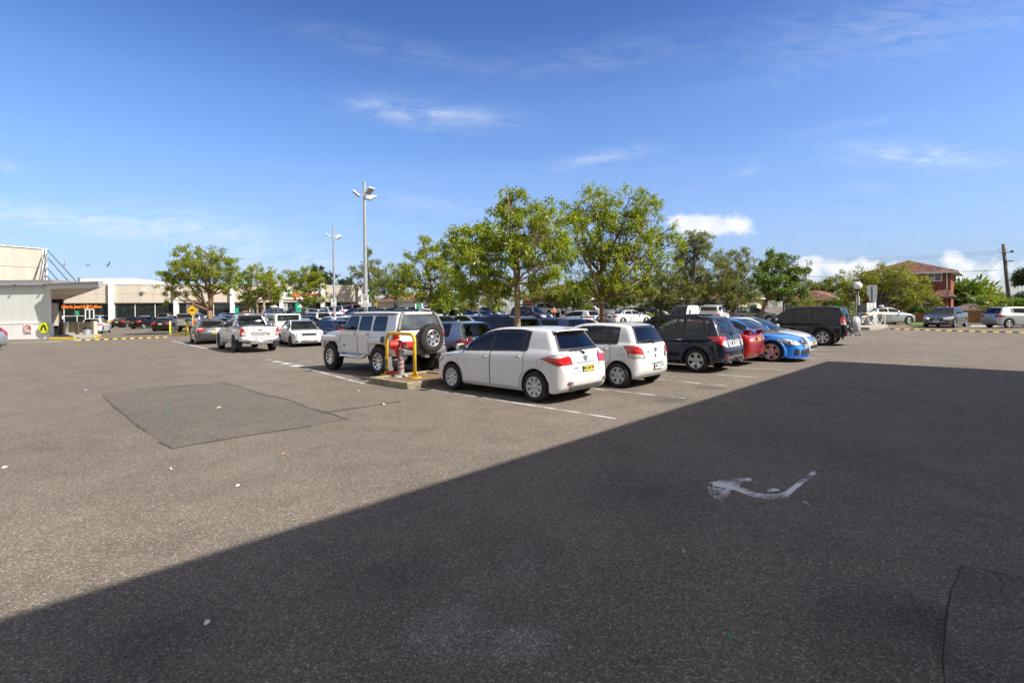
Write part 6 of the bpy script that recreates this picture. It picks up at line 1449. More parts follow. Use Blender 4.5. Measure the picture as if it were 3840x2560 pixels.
m_, t_, b_ = nt('kerb_concrete'); c1 = noise(t_, 5, geopos(t_), 7, .7); rp_ = ramp(t_, [(.35, (.13, .11, .085)), (.52, (.27, .225, .15)), (.66, (.32, .24, .11)), (.8, (.42, .28, .06))]); t_.links.new(c1, rp_.inputs[0]); t_.links.new(rp_.outputs[0], b_.inputs['Base Color']); b_.inputs['Roughness'].default_value = .9; bump(t_, b_, c1, .6, .03); M['kerbc'] = m_
g0 = G(1505, 1452); S0 = g0.dot(U); T0 = g0.dot(V)
island(S0 - .05, S0 + 1.75, T0 - .35, T0 + 1.25, 0); island(S0 + 2.4, S0 + 26, T0 + .05, T0 + .95, 0)
island(13, 40, 31.6, 32.3, 0)
slab('garden_bed', [(640, 1262), (690, 1261), (700, 1252), (660, 1251)], .13, M['mulch'])
# yellow guard hoop with the red-hooded post
def hoop():
    a, b = G(1452, 1420), G(1556, 1433); a.z = b.z = 0; c = (a + b) / 2; d = b - a; w = d.length; r = empty('guard_hoop', (c.x, c.y, .12), math.atan2(d.y, d.x)); hgt = 1.18; mb = MB(); k = w / 2; pts = [(-k, 0, 0), (-k, 0, hgt - .2)]
    for t in np.linspace(0, math.pi / 2, 6)[1:]: pts.append((-k + .18 * (1 - math.cos(t)), 0, hgt - .2 + .18 * math.sin(t)))
    for t in np.linspace(math.pi / 2, math.pi, 6): pts.append((k - .18 - .18 * math.cos(t), 0, hgt - .2 + .18 * math.sin(t)))
    pts.append((k, 0, 0)); mb.tube(pts, .046, 14); mb.build('pipe', M['hoopy'], r, smooth=True)
    for s in (-1, 1):
        m2 = MB().box((s * k, 0, .012), (.28, .24, .024)); m2.prism([(s * k - .13, .024), (s * k + .13, .024), (s * k + .05, .2), (s * k - .05, .2)], 'y', -.006, .006); m2.build('base_plate', M['hoopy'], r)
    tag(r, 'scuffed yellow steel guard hoop on the kerbed island', 'guard hoop')
m_, t_, b_ = nt('hoop_yellow'); c1 = noise(t_, 7, objco(t_), 7, .75); rp_ = ramp(t_, [(.37, (.10, .075, .04)), (.42, (.62, .38, .02)), (.7, (.78, .50, .03))]); t_.links.new(c1, rp_.inputs[0]); t_.links.new(rp_.outputs[0], b_.inputs['Base Color']); b_.inputs['Roughness'].default_value = .45; M['hoopy'] = m_
hoop()
def redpost():
    g = G(1503, 1428); r = empty('hooded_post', (g.x, g.y + .05, .12)); M['redp'] = simple('red_plastic', (.42, .026, .018), .4, var=.2); MB().lathe([(.085, 0), (.085, .72), (.001, .72)], 16).build('post', M['galv'], r, smooth=True, ang=40)
    mb = MB()
    for i in range(3):
        q = [(.09 * math.cos(a), .09 * math.sin(a), .22 + i * .12 + .05 * a / 3.0) for a in np.linspace(-2.6, -.2, 8)]
        mb.add([(x, y, z) for x, y, z in q] + [(x, y, z + .035) for x, y, z in q], [(k, k + 1, k + 9, k + 8) for k in range(7)], 0)
    mb.build('striped_tape', [M['redp'], M['signwhite']], r)
    def hood(loc, rz, tl): 
        h = MB(); n = len(h.v); h.lathe([(.13, -.16), (.145, -.05), (.145, .17), (.02, .175)], 18, 'x'); h.v = [(x, y, z if z > -.05 else -.05 - (.05 if x > .1 else 0)) for x, y, z in h.v]
        o = h.build('red_hood', M['redp'], r, smooth=True, ang=40); o.location = loc; o.rotation_euler = (R(tl), 0, rz); put = MB(); put_text(put, 'H', .12, Matrix.Translation((0, -.150, .02)) @ Matrix.Rotation(R(90), 4, 'X'), 0, .003, 1, .008); q = put.build('letter', M['signwhite'], o); return o
    hood((.17, -.04, .80), R(6), 0); hood((-.13, .02, .84), R(200), 8); MB().prism([(-.20, .80), (-.02, .80), (-.06, .46)], 'y', -.10, -.06).build('flap', M['redp'], r)
    tag(r, 'grey post with red plastic hoods and striped tape inside the yellow hoop', 'post')
    g2 = G(1457, 1424); f = MB(); 
    for i in range(5): f.tube([(i * .05 - .1, 0, .0), (i * .05 - .1, .02, .06), (i * .05 - .1, .12, .07)], .03, 8)
    f.box((0, .02, .03), (.28, .14, .05), bev=.02); o = f.build('red_clamp', M['redp'], loc=(g2.x + .08, g2.y - .03, .13)); tag(o, 'broken red plastic clamp lying at the foot of the yellow hoop', 'clamp')
    MB_ = MB().lathe([(.2, 0), (.17, .05), (.001, .055)], 14); tag(MB_.build('concrete_pad', M['concrete'], loc=(g.x, g.y, .121)), 'small round concrete pad at the foot of the hooded post', 'pad')
redpost()
# boom gate, globe lamp, sign backs
def boom():
    r = onroot('boom_gate', 3305, 43, 'white and yellow boom gate beside blue grey control pillar', 'boom gate'); dz = lambda px, py, d: at(px, py, d) - r.location
    MB().box((0, 0, .75), (.36, .36, 1.5), bev=.04).build('pillar', M['steelgrey'], r); MB().lathe([(.17, 1.5), (.17, 1.62), (.001, 1.63)], 16).build('cap', M['signwhite'], r)
    a, b = dz(3232, 1189, 42.5), dz(3318, 1170, 42.5); mb = MB(); 
    for i in range(6): mb.tube([a.lerp(b, i / 6), a.lerp(b, (i + 1) / 6)], .055, 8, i % 2)
    mb.build('arm', [M['signwhite'], M['yellow']], r); mb = MB(); lo_ = [dz(3232 + i * 17, 1209 + i * 2.2, 42.5) for i in range(6)]
    hi_ = [a.lerp(b, i / 5) for i in range(6)]
    for i in range(5): mb.tube([hi_[i], lo_[i + 1]] if i % 2 else [lo_[i], hi_[i + 1]], .03, 6)
    mb.tube([lo_[0], lo_[5]], .045, 6); mb.tube([hi_[0], lo_[0]], .04, 6); mb.tube([hi_[5] , lo_[5] + Vector((0, 0, -.1))], .05, 6); mb.build('truss', M['signwhite'], r)
boom()
def globe():
    d = 44; r = onroot('globe_lamp', 3218, d, 'white globe lamp on black post beside the car park entry', 'lamp'); z = zat(1071, 3218, d); MB().tube([(0, 0, 0), (0, 0, z - .2)], .06, 10).build('post', M['black'], r, smooth=True); MB().ball((0, 0, z), .32, 14).build('globe', simple('opal_glass', (.85, .84, .80), .25), r, smooth=True); MB().lathe([(.14, z - .36), (.14, z - .28), (.08, z - .25)], 14).build('collar', M['black'], r)
globe()
def back_signs():
    d = 44; r = onroot('stacked_sign', 3271, d, 'grey back of two stacked signs on a post by the entry', 'sign')
    for py, w, h, dx in ((1088, 39, 38, 0), (1118, 29, 25, .06)): MB().box((dx, 0, zat(py, 3271, d)), (w * d / FPX, .03, h * d / FPX), bev=.01).build('panel', M['steelgrey'], r)
    MB().tube([(.03, -.05, 0), (.03, -.05, zat(1072, 3271, d))], .04, 8).build('post', M['galv'], r); MB().box((.28, .1, zat(1146, 3271, d)), (.2, .06, .65)).build('side_panel', M['signwhite'], r)
    for px, py0, py1, w, dd, lab in ((3262, 1135, 1184, 23, 43.2, 'tall white tariff board in front of the boom pillar'), (3281, 1178, 1214, 15, 42.2, 'small white notice board with orange band on the boom gate')):
        q = onroot('notice_board', px, dd, lab, 'sign'); zt_, zb_ = zat(py0, px, dd), zat(py1, px, dd); W = w * dd / FPX; MB().box((0, 0, (zt_ + zb_) / 2), (W, .04, zt_ - zb_)).build('board', M['signwhite'], q); mb = MB()
        for k in range(5): mb.box((0, -.025, zb_ + (zt_ - zb_) * (.1 + .13 * k)), (W * .8, .006, .012))
        put_text(mb, 'P' if w > 20 else '!', W * .45, Matrix.Translation((0, -.024, zt_ - W * .3)) @ Matrix.Rotation(R(90), 4, 'X'), 1, .003); mb.build('lettering', [M['steelgrey'], M['fred']], q); MB().box((0, .03, zb_ / 2), (.08, .05, max(.05, zb_))).build('leg', M['galv'], q)
    for px, dd, py, lab in ((3188, 47, 1108, 'bare grey sign post left of the globe lamp'), (3212, 45, 1105, 'white banner post just left of the globe lamp')):
        q = onroot('sign_post', px, dd, lab, 'post'); z = zat(py, px, dd); MB().tube([(0, 0, 0), (0, 0, z)], .045, 8).build('post', M['galv'], q); MB().box((.12 if px < 3200 else .13, 0, z - (.35 if px < 3200 else .5)), (.28, .03, .45 if px < 3200 else .75)).build('panel', M['galv'] if px < 3200 else M['signwhite'], q)
back_signs()
# planter at the entry and hedges: counted as single plants of leaf blades
def plant(name, label, pts, d, n, ln, wd, leaf, cat, zr=.5, spread=.5, seed=5, group=None):
    rs = np.random.default_rng(seed); c = sum((Vector(p) for p in pts), Vector()) / len(pts); tips = []
    for _ in range(n):
        a, b = sorted(rs.uniform(0, 1, 2)); p = pts[rs.integers(len(pts))]; tips.append((p[0] - c.x + rs.normal() * spread, p[1] - c.y + rs.normal() * spread, rs.uniform(.02, zr)))
    outs = np.tile(np.array([[0, 0, 1.0]]), (n, 1)); vs, fs = leaves_mesh(np.array(tips), outs, 5, ln, wd, -.1, rs); vs[:, 2] = np.maximum(vs[:, 2], .02)
    me = bpy.data.meshes.new('foliage'); me.from_pydata(vs.tolist(), [], fs.tolist()); me.materials.append(M[leaf]); o = bpy.data.objects.new(name, me); COL.objects.link(o); o.location = (c.x, c.y, zg(c.x, c.y)); return tag(o, label, cat, group)
slab('planter_bed', [(3215, 1236), (3262, 1238), (3305, 1233), (3332, 1226), (3318, 1222), (3215, 1226)], .4, M['concrete'])
plant('strappy_planting', 'low strappy green planting in the entry bed under the boom gate', [onx(3222 + i * 12, 43.6) for i in range(8)], 43, 380, .35, .05, 'leaf_lime', 'plant', .75, .4)
plant('hedge', 'clipped dark green hedge behind the silver sedan', [onx(2405 + i * 9, 76) for i in range(15)], 76, 2200, .22, .16, 'leaf_dark', 'hedge', 1.75, .35)
plant('shrub', 'leafy shrub under the lower window of the brick house', [onx(3415 + i * 8, 48) for i in range(9)], 48, 500, .28, .08, 'leaf_fresh', 'shrub', 1.2, .3, 6)
plant('shrub', 'dark green shrub beside the globe lamp', [onx(3130 + i * 9, 56) for i in range(8)], 56, 700, .25, .1, 'leaf_fresh', 'shrub', 2.4, .5, 7)
plant('shrub', 'yellow flowering shrub in front of the brick bungalow window', [onx(2975 + i * 9, 57) for i in range(11)], 57, 500, .2, .06, 'leaf_lime', 'shrub', 2.6, .45, 8)
plant('banana_plants', 'tall banana leaves behind the pergola beside the brick house', [onx(3590 + i * 12, 60) for i in range(9)], 60, 260, 1.1, .32, 'leaf_fresh', 'plant', 3.6, .5, 9)
plant('shrub', 'bushy green garden shrub right of the timber gate', [onx(3672 + i * 8, 48) for i in range(7)], 48, 500, .3, .1, 'leaf_fresh', 'shrub', 2.3, .4, 10)
plant('hedge', 'bright green creeper hedge behind the silver hatchback at right', [onx(3745 + i * 12, 47) for i in range(12)], 47, 900, .22, .15, 'leaf_fresh', 'hedge', 2.0, .3, 11)
plant('palm_shrub', 'spiky palm in a pot on the brick pillar wall', [onx(3727, 45)], 45, 60, .9, .06, 'leaf_lime', 'plant', 2.4, .1, 12)
plant('shrub', 'small bush beside the front wheel of the white sedan', [onx(2433 + i * 5, 60) for i in range(3)], 60, 120, .25, .08, 'leaf_lime', 'shrub', .7, .3, 13)
plant('weeds', 'tuft of dry weeds at the left island kerb', [onx(672, 44), onx(690, 44)], 44, 60, .2, .04, 'leaf_lime', 'weeds', .2, .3, 14)
# power pole and wires
def pole():
    d = 50; r = onroot('power_pole', 3791, d, 'leaning weathered timber power pole with cut off top', 'power pole'); top = at(3762, 915, d) - r.location; MB().tube([(0, 0, 0), top * .5, top], [.175, .155, .13], 14).build('pole', M['bark_dark'], r, smooth=True)
    q = top * .89
    for nm, c, s in (('crossarm', (q.x + .02, -.2, q.z), (1.36, .09, .09)), ('lamp_arm', (q.x + .3, -.2, q.z - .85), (.7, .2, .10)), ('crossarm', (q.x - .35, -.2, q.z + .28), (.9, .05, .05))): MB().box(c, s, bev=.02).build(nm, M['black'], r)
    for x in (.5, .66): MB().ball((q.x + x, -.2, q.z + .1), .08, 8).build('insulator', M['black'], r)
    return r.location + top
pole()
def wire(a, da, b, db, sag, rad, label, col='black'):
    p, q = at(*a, da), at(*b, db); mb = MB(); mb.tube([(p.lerp(q, t) - p) + Vector((0, 0, -sag * 4 * t * (1 - t))) for t in np.linspace(0, 1, 14)], rad, 5); tag(mb.build('overhead_wire', M[col], loc=p), label, 'wire', 'overhead wires')
wire((3760, 952), 50, (3621, 1078), 58, .15, .014, 'upper service wire sloping from the pole to the house'); wire((3764, 962), 50, (3630, 1078), 58, .15, .014, 'lower service wire sloping from the pole to the house')
wire((3738, 1013), 50, (3605, 1019), 57, .0, .024, 'stub of thick cable running from the house eaves'); wire((2982, 1037), 70, (3310, 1033), 60, .05, .022, 'dark cable in front of the white cloud above the bungalow')
for i, (y0, y1) in enumerate(((940, 972), (946, 980), (953, 985))): wire((3742, y0), 50, (2960, y1), 80, .3, .010, ['uppermost', 'middle', 'lowest'][i] + ' of three thin wires running left from the power pole top', 'steelgrey')
# gulls
def gull(px, py, d, rz, roll, label, fl):
    p = at(px, py, d); r = empty('gull', p, rz); r.scale = (.72, .72, .72); r.rotation_euler = (R(roll), 0, rz); mb = MB(); n = 10
    prof = [(.001, -.26), (.03, -.2), (.07, -.06), (.075, .04), (.05, .14), (.042, .2), (.001, .26)]; mb.lathe(prof, 10, 'x')
    for s in (1, -1):
        vs = [(.08, s * .05, .02), (-.08, s * .05, .02), (.10, s * .32, .10 * fl), (-.06, s * .32, .10 * fl), (-.02, s * .72, .02 + .16 * fl), (-.07, s * .70, .02 + .16 * fl)]; mb.add(vs, [(0, 2, 3, 1), (2, 4, 5, 3)]); mb.add([(x, y, z - .012) for x, y, z in vs], [(1, 3, 2, 0), (3, 5, 4, 2)])
    mb.add([(-.22, -.03, 0), (-.22, .03, 0), (-.38, .06, 0), (-.38, -.06, 0)], [(0, 1, 2, 3)]); mb.build('body', simple('gull_grey', (.16, .16, .16), .8), r, smooth=True, ang=40); tag(r, label, 'bird', 'gulls over the shops')
gull(240, 995, 56, .4, 35, 'gull with one wing raised nearest the canopy rods', 2.2); gull(327, 995, 56, 1.2, 20, 'grey gull flying low over the shop roof', 2.0); gull(407, 993, 56, 1.0, -35, 'gull with widely stretched wings above the plant room', .6)
# scraps of litter
for i, (px, py, sx, sy, col, lab) in enumerate([(18, 1755, .08, .04, (.8, .79, .76), 'torn white paper at the left edge of the sunlit asphalt'), (640, 1760, .07, .03, (.75, .74, .7), 'white paper scrap on sunlit asphalt below the relaid patch'), (777, 2341, .045, .035, (.75, .74, .72), 'folded white paper in the shade at lower left'), (2562, 2072, .06, .03, (.5, .4, .32), 'pale dry leaf lying in the shade below the arrow'), (3025, 1892, .10, .008, (.7, .68, .62), 'white straw on the shaded asphalt beside the arrow'), (627, 1542, .10, .05, (.04, .35, .6), 'small blue wrapper on the relaid asphalt patch'), (822, 1530, .14, .04, (.6, .5, .42), 'flat beige wrapper on the relaid asphalt patch'), (1343, 1466, .10, .05, (.75, .74, .7), 'white paper near the kerbed island'), (1438, 1517, .16, .06, (.62, .6, .56), 'pale cardboard strip beside the dark asphalt seam'), (322, 1463, .14, .06, (.2, .4, .55), 'blue scrap at the far corner of the patch'), (892, 1824, .06, .03, (.72, .7, .66), 'crumpled white tissue in front of the shadow edge'), (1062, 1704, .08, .025, (.5, .22, .05), 'orange bark sliver on the sunlit asphalt'), (2738, 2391, .007, .05, (.05, .35, .05), 'curled green leaf stalk in the shaded foreground')]):
    g = G(px, py); mb = MB(); a = random.uniform(0, 3); sx *= .7; sy *= .7
    mb.add([(-sx / 2, -sy / 2, .006), (sx * .1, -sy * .6, .012), (sx / 2, -sy * .3, .02), (sx * .45, sy / 2, .008), (-sx * .1, sy * .45, .025), (-sx / 2, sy * .4, .006)], [(0, 1, 4, 5), (1, 2, 3, 4)]); mb.add([(x, y, z - .004) for x, y, z in mb.v[:6]], [(5, 4, 1, 0), (4, 3, 2, 1)])
    tag(mb.build('litter_scrap', simple('litter', col, .8), loc=(g.x, g.y, zg(g.x, g.y) + .005), rz=a if sx < .3 else 0), lab, 'litter', 'litter on the asphalt')
# ================================================================== the parked cars
WHITE, DKBLUE, RED = (.70, .70, .69), (.010, .014, .030), (.30, .012, .016)
pW = paint(WHITE); pW2 = paint((.64, .64, .62)); pN = paint((.008, .012, .028), .2); pR = paint((.30, .014, .018), .2); pB = paint((.008, .19, .68)); pK = paint((.006, .006, .008)); pG = paint((.075, .077, .082), .6); pS = paint((.46, .48, .50), .7)
pS2 = paint((.40, .45, .52), .6); pBl = paint((.09, .14, .25), .5); pBe = paint((.24, .20, .16), .5); pTeal = paint((.02, .035, .045), .4); pRb = paint((.22, .03, .015), .2); pLB = paint((.30, .40, .52), .5); pGr = paint((.22, .23, .24), .6); pBr = paint((.16, .12, .10), .5)
def ring_on(B, root, vw, a, z, ra, rz, w, mt, name='badge', off=.012, segs=22):
    pts = []
    for t in np.linspace(0, 2 * math.pi, segs):
        p, n = B.hit(vw, a + ra * math.cos(t), z + rz * math.sin(t), off)
        if p: pts.append(p)
    return pts
def emblem(B, root, vw, a, z, r, style='ovals'):
    mb = MB()
    def ov(ra, rz, dz=0):
        p = ring_on(B, root, vw, a, z + dz, ra, rz, 0, 0); 
        if len(p) > 3: mb.tube(p, r * .11, 6)
    if style == 'ovals': ov(r, r * .72); ov(r * .36, r * .66, 0); ov(r * .75, r * .28, r * .22)
    elif style == 'star':
        ov(r, r); 
        for t in (90, 210, 330):
            p, _ = B.hit(vw, a, z, .012); q, _ = B.hit(vw, a + r * math.cos(R(t)), z + r * math.sin(R(t)), .012)
            if p and q: mb.tube([p, q], [r * .16, r * .05], 5)
    elif style == 'wing':
        ov(r, r * .85); pts = [B.hit(vw, a + x * r, z + y * r, .012)[0] for x, y in ((-.8, .2), (-.4, .1), (0, -.25), (.4, .1), (.8, .2))]; mb.tube([p for p in pts if p], r * .10, 5)
    elif style == 'oval': ov(r, r * .6); ov(r * .3, r * .12)
    else: ov(r, r * .8)
    mb.build('emblem', M['chrome'], root, smooth=True)
def wiper(B, root, a0, z0, a1, z1, vw='B'):
    mb = MB(); pts = []
    for t in np.linspace(0, 1, 7):
        p, n = B.hit(vw, a0 + (a1 - a0) * t, z0 + (z1 - z0) * t + .03 * math.sin(math.pi * t), .028 + .012 * math.sin(math.pi * t))
        if p: pts.append(p)
    if len(pts) > 2: mb.tube(pts, [.020] + [.016] * (len(pts) - 2) + [.008], 6); p, n = B.hit(vw, a0, z0, .015); mb.ball(p, .035, 8)
    mb.build('wiper', M['black'], root, smooth=True)
def panel(B, root, name, vw, poly, mt, off=.006, rnd=0, step=.05):
    mb = MB(); B.patch(mb, vw, poly, off, 0, step, rnd); return mb.build(name, mt, root, smooth=True, fix=False)
def seams(B, root, lst, name='panel_seam', w=.007):
    mb = MB()
    for vw, pts in lst: line_mb(B, vw, pts, w, .0035, 0, mb)
    if mb.v: mb.build(name, M['under'], root, fix=False)
def fuel_cap(B, root, vw, x, z, r=.085):
    mb = MB(); c = [(x + r * math.cos(t), z + r * math.sin(t)) for t in np.linspace(0, 2 * math.pi, 19)[:-1]]; 
    for i in range(18): line_mb(B, vw, [c[i], c[(i + 1) % 18]], .006, .0035, 0, mb)
    mb.build('fuel_cap', M['greytrim'], root, fix=False)
def rails(B, root, x0, x1, y, hgt=.06, mt='black', rad=.018, legs=True, flat=False):
    for s in (1, -1):
        mb = MB(); pts = []
        for t in np.linspace(0, 1, 9):
            x = x0 + (x1 - x0) * t; p, n = B.hit('T', x, y * s, 0)
            if p: p.z += hgt * min(1, math.sin(math.pi * min(max(t, .02), .98)) * 3.2); pts.append(p)
        mb.tube(pts, rad, 8); 
        if flat:
            mb.tube([p - Vector((0, 0, hgt * .5)) for p in pts], rad * 1.2, 6)
        mb.build('roof_rail', M[mt], root, smooth=True)
def text_on(B, root, vw, a, z, s, size, mt='ink', name='lettering', sx=1.0, bold=.0, off=.008):
    p, n = B.hit(vw, a, z, off)
    if not p: return
    rgt = {'B': (0, -1, 0), 'F': (0, 1, 0), 'L': (-1, 0, 0), 'R': (1, 0, 0)}[vw]; mb = MB(); put_text(mb, s, size, facing(p, rgt, n.cross(Vector(rgt))), 0, .002, sx, bold); return mb.build(name, M[mt] if isinstance(mt, str) else mt, root)
HV = V; HMV = -V
# ---- the near white hatchback
def near_hatch():
    r, B = build_car('hatch', pW, tint=M['tinted'], rim=('hubcap', 8, .048, .088, 0, 0), plate=('BH 68 VK', 'y', 'k'), S2=dict(pz=(.68, .45)), h=.022); S = dict(SPEC['hatch'])
    emblem(B, r, 'B', 0, .885, .07); wiper(B, r, .02, .985, .42, 1.03)
    panel(B, r, 'garnish', 'B', [(-.30, .795), (.30, .795), (.34, .825), (-.34, .825)], M['silvertrim'], .016)
    panel(B, r, 'bumper_insert', 'B', [(-.52, .255), (.52, .255), (.60, .36), (-.60, .36)], M['greytrim'], .010)
    for sd in (1, -1): panel(B, r, 'reflector', (R(150) * sd, .03, .62 * sd), [(-.03, .385), (.03, .385), (.03, .435), (-.03, .435)], M['redlens'], .012, 1, .02); panel(B, r, 'reflector_recess', (R(150) * sd, .03, .62 * sd), [(-.05 * 1, .365), (.12, .375), (.10, .445), (-.05, .455)], M['greytrim'], .006, 1, .03)
    text_on(B, r, 'B', .40, .70, 'TOYOTA', .035, 'ink', 'badge', 1, .001); text_on(B, r, 'B', -.42, .735, 'COROLLA', .032, 'silvertrim', 'badge', 1, .001)
    fuel_cap(B, r, 'L', .62, .80); seams(B, r, [('B', [(-.62, .70), (-.50, .62), (.50, .62), (.62, .70)]), ('L', [(3.2, .86), (3.75, .80)]), ('R', [(3.2, .86), (3.75, .80)])])
    for vw in 'LR':   # dark weather shields over the door glass
        xs, top, bot = band(S, .06, 1.16, 2.86); pp = [(float(x), float(t) + .012) for x, t in zip(xs, top)] + [(float(x), float(t) - .085) for x, t in zip(xs[::-1], top[::-1]) if t - .085 > 1.0]
        panel(B, r, 'weather_shield', vw, pp, M['shield'], .016)
    sp = MB()
    top, bot = [], []
    for t in np.linspace(-1, 1, 15):
        p, n = B.hit('T', .56, t * .55, .004); q = Vector((p.x - .20 + .05 * t * t, p.y, p.z - .012)); top += [p, q, q - Vector((0, 0, .022)), p - Vector((.0, 0, .05))]
    k = 4; sp.add(top, [(i * k + j, (i + 1) * k + j, (i + 1) * k + (j + 1) % k, i * k + (j + 1) % k) for i in range(14) for j in range(4)] + [(0, 1, 2, 3), (59, 58, 57, 56)])
    o = sp.build('roof_spoiler', pW, r, smooth=True, ang=40)
    place_car(r, G(2007, 1507), HV, S, 1)
    tag(r, 'nearest white hatchback with yellow plate and black weather shields over its windows', 'car', 'cars parked in the lot'); return r
M['shield'] = simple('smoked_plastic', (.012, .013, .018), .18, spec=.6)
near_hatch()
def small_hatch():
    r, B = build_car('smallhatch', pW, tint=M['tinted'], rim=('hubcap', 6, .10, .075, 0, .0), plate=('BVG 31U', 'w', 'k'), S2=dict(pz=(.50, .45), pa=-.05), h=.022); S = SPEC['smallhatch']
    emblem(B, r, 'B', 0, .90, .062); wiper(B, r, -.02, 1.06, .40, 1.09); text_on(B, r, 'B', .33, .86, 'YARIS', .035, 'ink', 'badge', 1, .001)
    panel(B, r, 'plate_garnish', 'B', [(-.34, .565), (.22, .565), (.22, .59), (-.36, .59)], M['greytrim'], .012); text_on(B, r, 'B', 0, .74, 'R', .10, 'ink', 'badge', 1, .004); text_on(B, r, 'B', -.27, .505, 'P', .09, 'greenink', 'probation_plate', 1, .004, .03)
    seams(B, r, [('B', [(-.60, .72), (-.52, .655), (.52, .655), (.60, .72)]), ('B', [(-.66, .63), (-.52, .60)]), ('B', [(.66, .63), (.52, .60)])]); fuel_cap(B, r, 'L', .50, .84)
    p, n = B.hit('T', .75, 0, 0); MB().tube([p, p + Vector((-.10, 0, .20))], .006, 5).build('aerial', M['black'], r)
    place_car(r, G(2319, 1454), HV, S, 1); tag(r, 'small white hatchback with tall red and clear tail lamps, second in the near row', 'car', 'cars parked in the lot')
small_hatch()
def forester():
    r, B = build_car('suv', pN, seats=M['greyseat'], rim=('alloy', 5, .09, .125, 1, 0), plate=('BJP 711', 'w', 'k'), handle=M['chrome'], S2=dict(pz=(.83, .45)), h=.022); S = SPEC['suv']
    rails(B, r, .80, 2.45, .60, .05, 'black', .02); emblem(B, r, 'B', 0, .98, .075, 'oval'); wiper(B, r, .02, 1.10, .34, 1.13)
    panel(B, r, 'tailgate_insert', 'B', [(-.42, .74), (.42, .74), (.46, .95), (-.46, .95)], M['silvertrim'], .005); panel(B, r, 'bumper_insert', 'B', [(-.45, .36), (.45, .36), (.62, .46), (.45, .50), (-.45, .50), (-.62, .46)], M['greytrim'], .010)
    for sd in (1, -1): panel(B, r, 'reflector', (R(155) * sd, .03, .62 * sd), [(-.13, .515), (.09, .515), (.09, .545), (-.13, .545)], M['redlens'], .012, 0, .03)
    seams(B, r, [('B', [(-.62, .80), (-.55, .69), (.55, .69), (.62, .80)])]); mb = MB(); mb.box((B.off[0] - .06, 0, .42), (.22, .08, .06)); mb.ball((B.off[0] - .14, 0, .47), .03, 8); mb.build('tow_bar', M['greytrim'], r)
    for s in (1, -1): MB().tube([(B.off[0] + .25, s * .42, .31), (B.off[0] + .02, s * .42, .31)], .035, 10).build('exhaust', M['greytrim'], r)
    place_car(r, G(2612, 1396), HV, S, 1); tag(r, 'dark navy wagon with black roof rails and chrome door handles in the near row', 'car', 'cars parked in the lot')
forester()
def red_sedan():
    r, B = build_car('sedan', pR, rim=('alloy', 7, .05, .08, 0, 0), plate=('AB 12 CD', 'y', 'k'), S2=dict(pz=(.84, .45), pa=-.02, L=4.45)); S = SPEC['sedan']
    p, n = B.hit('T', .22, 0, 0); mb = MB(); mb.box((p.x - .06, 0, p.z + .12), (.24, 1.30, .03), bev=.014)
    for s in (1, -1): mb.box((p.x - .04, s * .60, p.z + .05), (.20, .06, .12), bev=.02)
    mb.build('boot_spoiler', pR, r, smooth=True, ang=40); panel(B, r, 'rear_lamp_strip', 'B', [(-.62, .77), (.62, .77), (.62, .93), (-.62, .93)], M['redlens'], .006); panel(B, r, 'amber_lamp', 'B', [(.30, .80), (.46, .80), (.46, .90), (.30, .90)], M['amber'], .012); emblem(B, r, 'B', 0, .99, .05, 'x')
    seams(B, r, [('B', [(-.78, .64), (.78, .64)])]); s, t = 17.75, 6.6; c = U * s + V * (t + 1.5); place_car(r, c, HV, S); tag(r, 'dark red sedan with boot spoiler between the navy wagon and blue sedan', 'car', 'cars parked in the lot')
red_sedan()
def blue_sedan():
    r, B = build_car('sports', pB, rim=('alloy', 5, .12, .16, 0, 0), fplate=('SS 06 VE', 'w', 'k'), S2=dict(pz=(.8, .52)), rimfrac=.76, h=.022); S = SPEC['sports']
    panel(B, r, 'grille', 'F', [(-.34, .58), (.34, .58), (.42, .70), (-.42, .70)], M['black'], .008); panel(B, r, 'air_intake', 'F', [(-.52, .24), (.52, .24), (.46, .42), (-.46, .42)], M['black'], .008)
    for sd in (1, -1): panel(B, r, 'fog_lamp_recess', (R(30) * sd, 4.78, .74 * sd), [(-.10, .26), (.10, .24), (.12, .44), (-.06, .47)], M['black'], .008)
    emblem(B, r, 'F', 0, .66, .08, 'x'); mb = MB(); 
    for t in np.linspace(-1, 1, 17): mb.box((4.86 + B.off[0] - .30 * t * t, t * .84, .165), (.16, .16, .03), bev=.01)
    mb.build('front_splitter', pB, r, smooth=True, ang=40); seams(B, r, [('T', [(3.75, .72), (4.3, .66), (4.68, .42)]), ('T', [(3.75, -.72), (4.3, -.66), (4.68, -.42)])])
    s, t = 19.9, 7.2; c = U * s + V * t; place_car(r, c, HMV, S); tag(r, 'bright blue sporty sedan parked nose out with large five spoke wheels', 'car', 'cars parked in the lot')
    r2, B2 = build_car('sports', pW, rim=('alloy', 7, .06, .09, 0, 0), fplate=('CX 45', 'y', 'k'), S2=dict(pz=(.8, .50))); panel(B2, r2, 'grille', 'F', [(-.40, .55), (.40, .55), (.50, .72), (-.50, .72)], M['chrome'], .008); panel(B2, r2, 'air_intake', 'F', [(-.52, .28), (.52, .28), (.46, .42), (-.46, .42)], M['black'], .008)
    c = U * 22.3 + V * 7.5; place_car(r2, c, HMV, SPEC['sports']); tag(r2, 'white sedan parked nose out behind the bright blue sedan', 'car', 'cars parked in the lot')
blue_sedan()
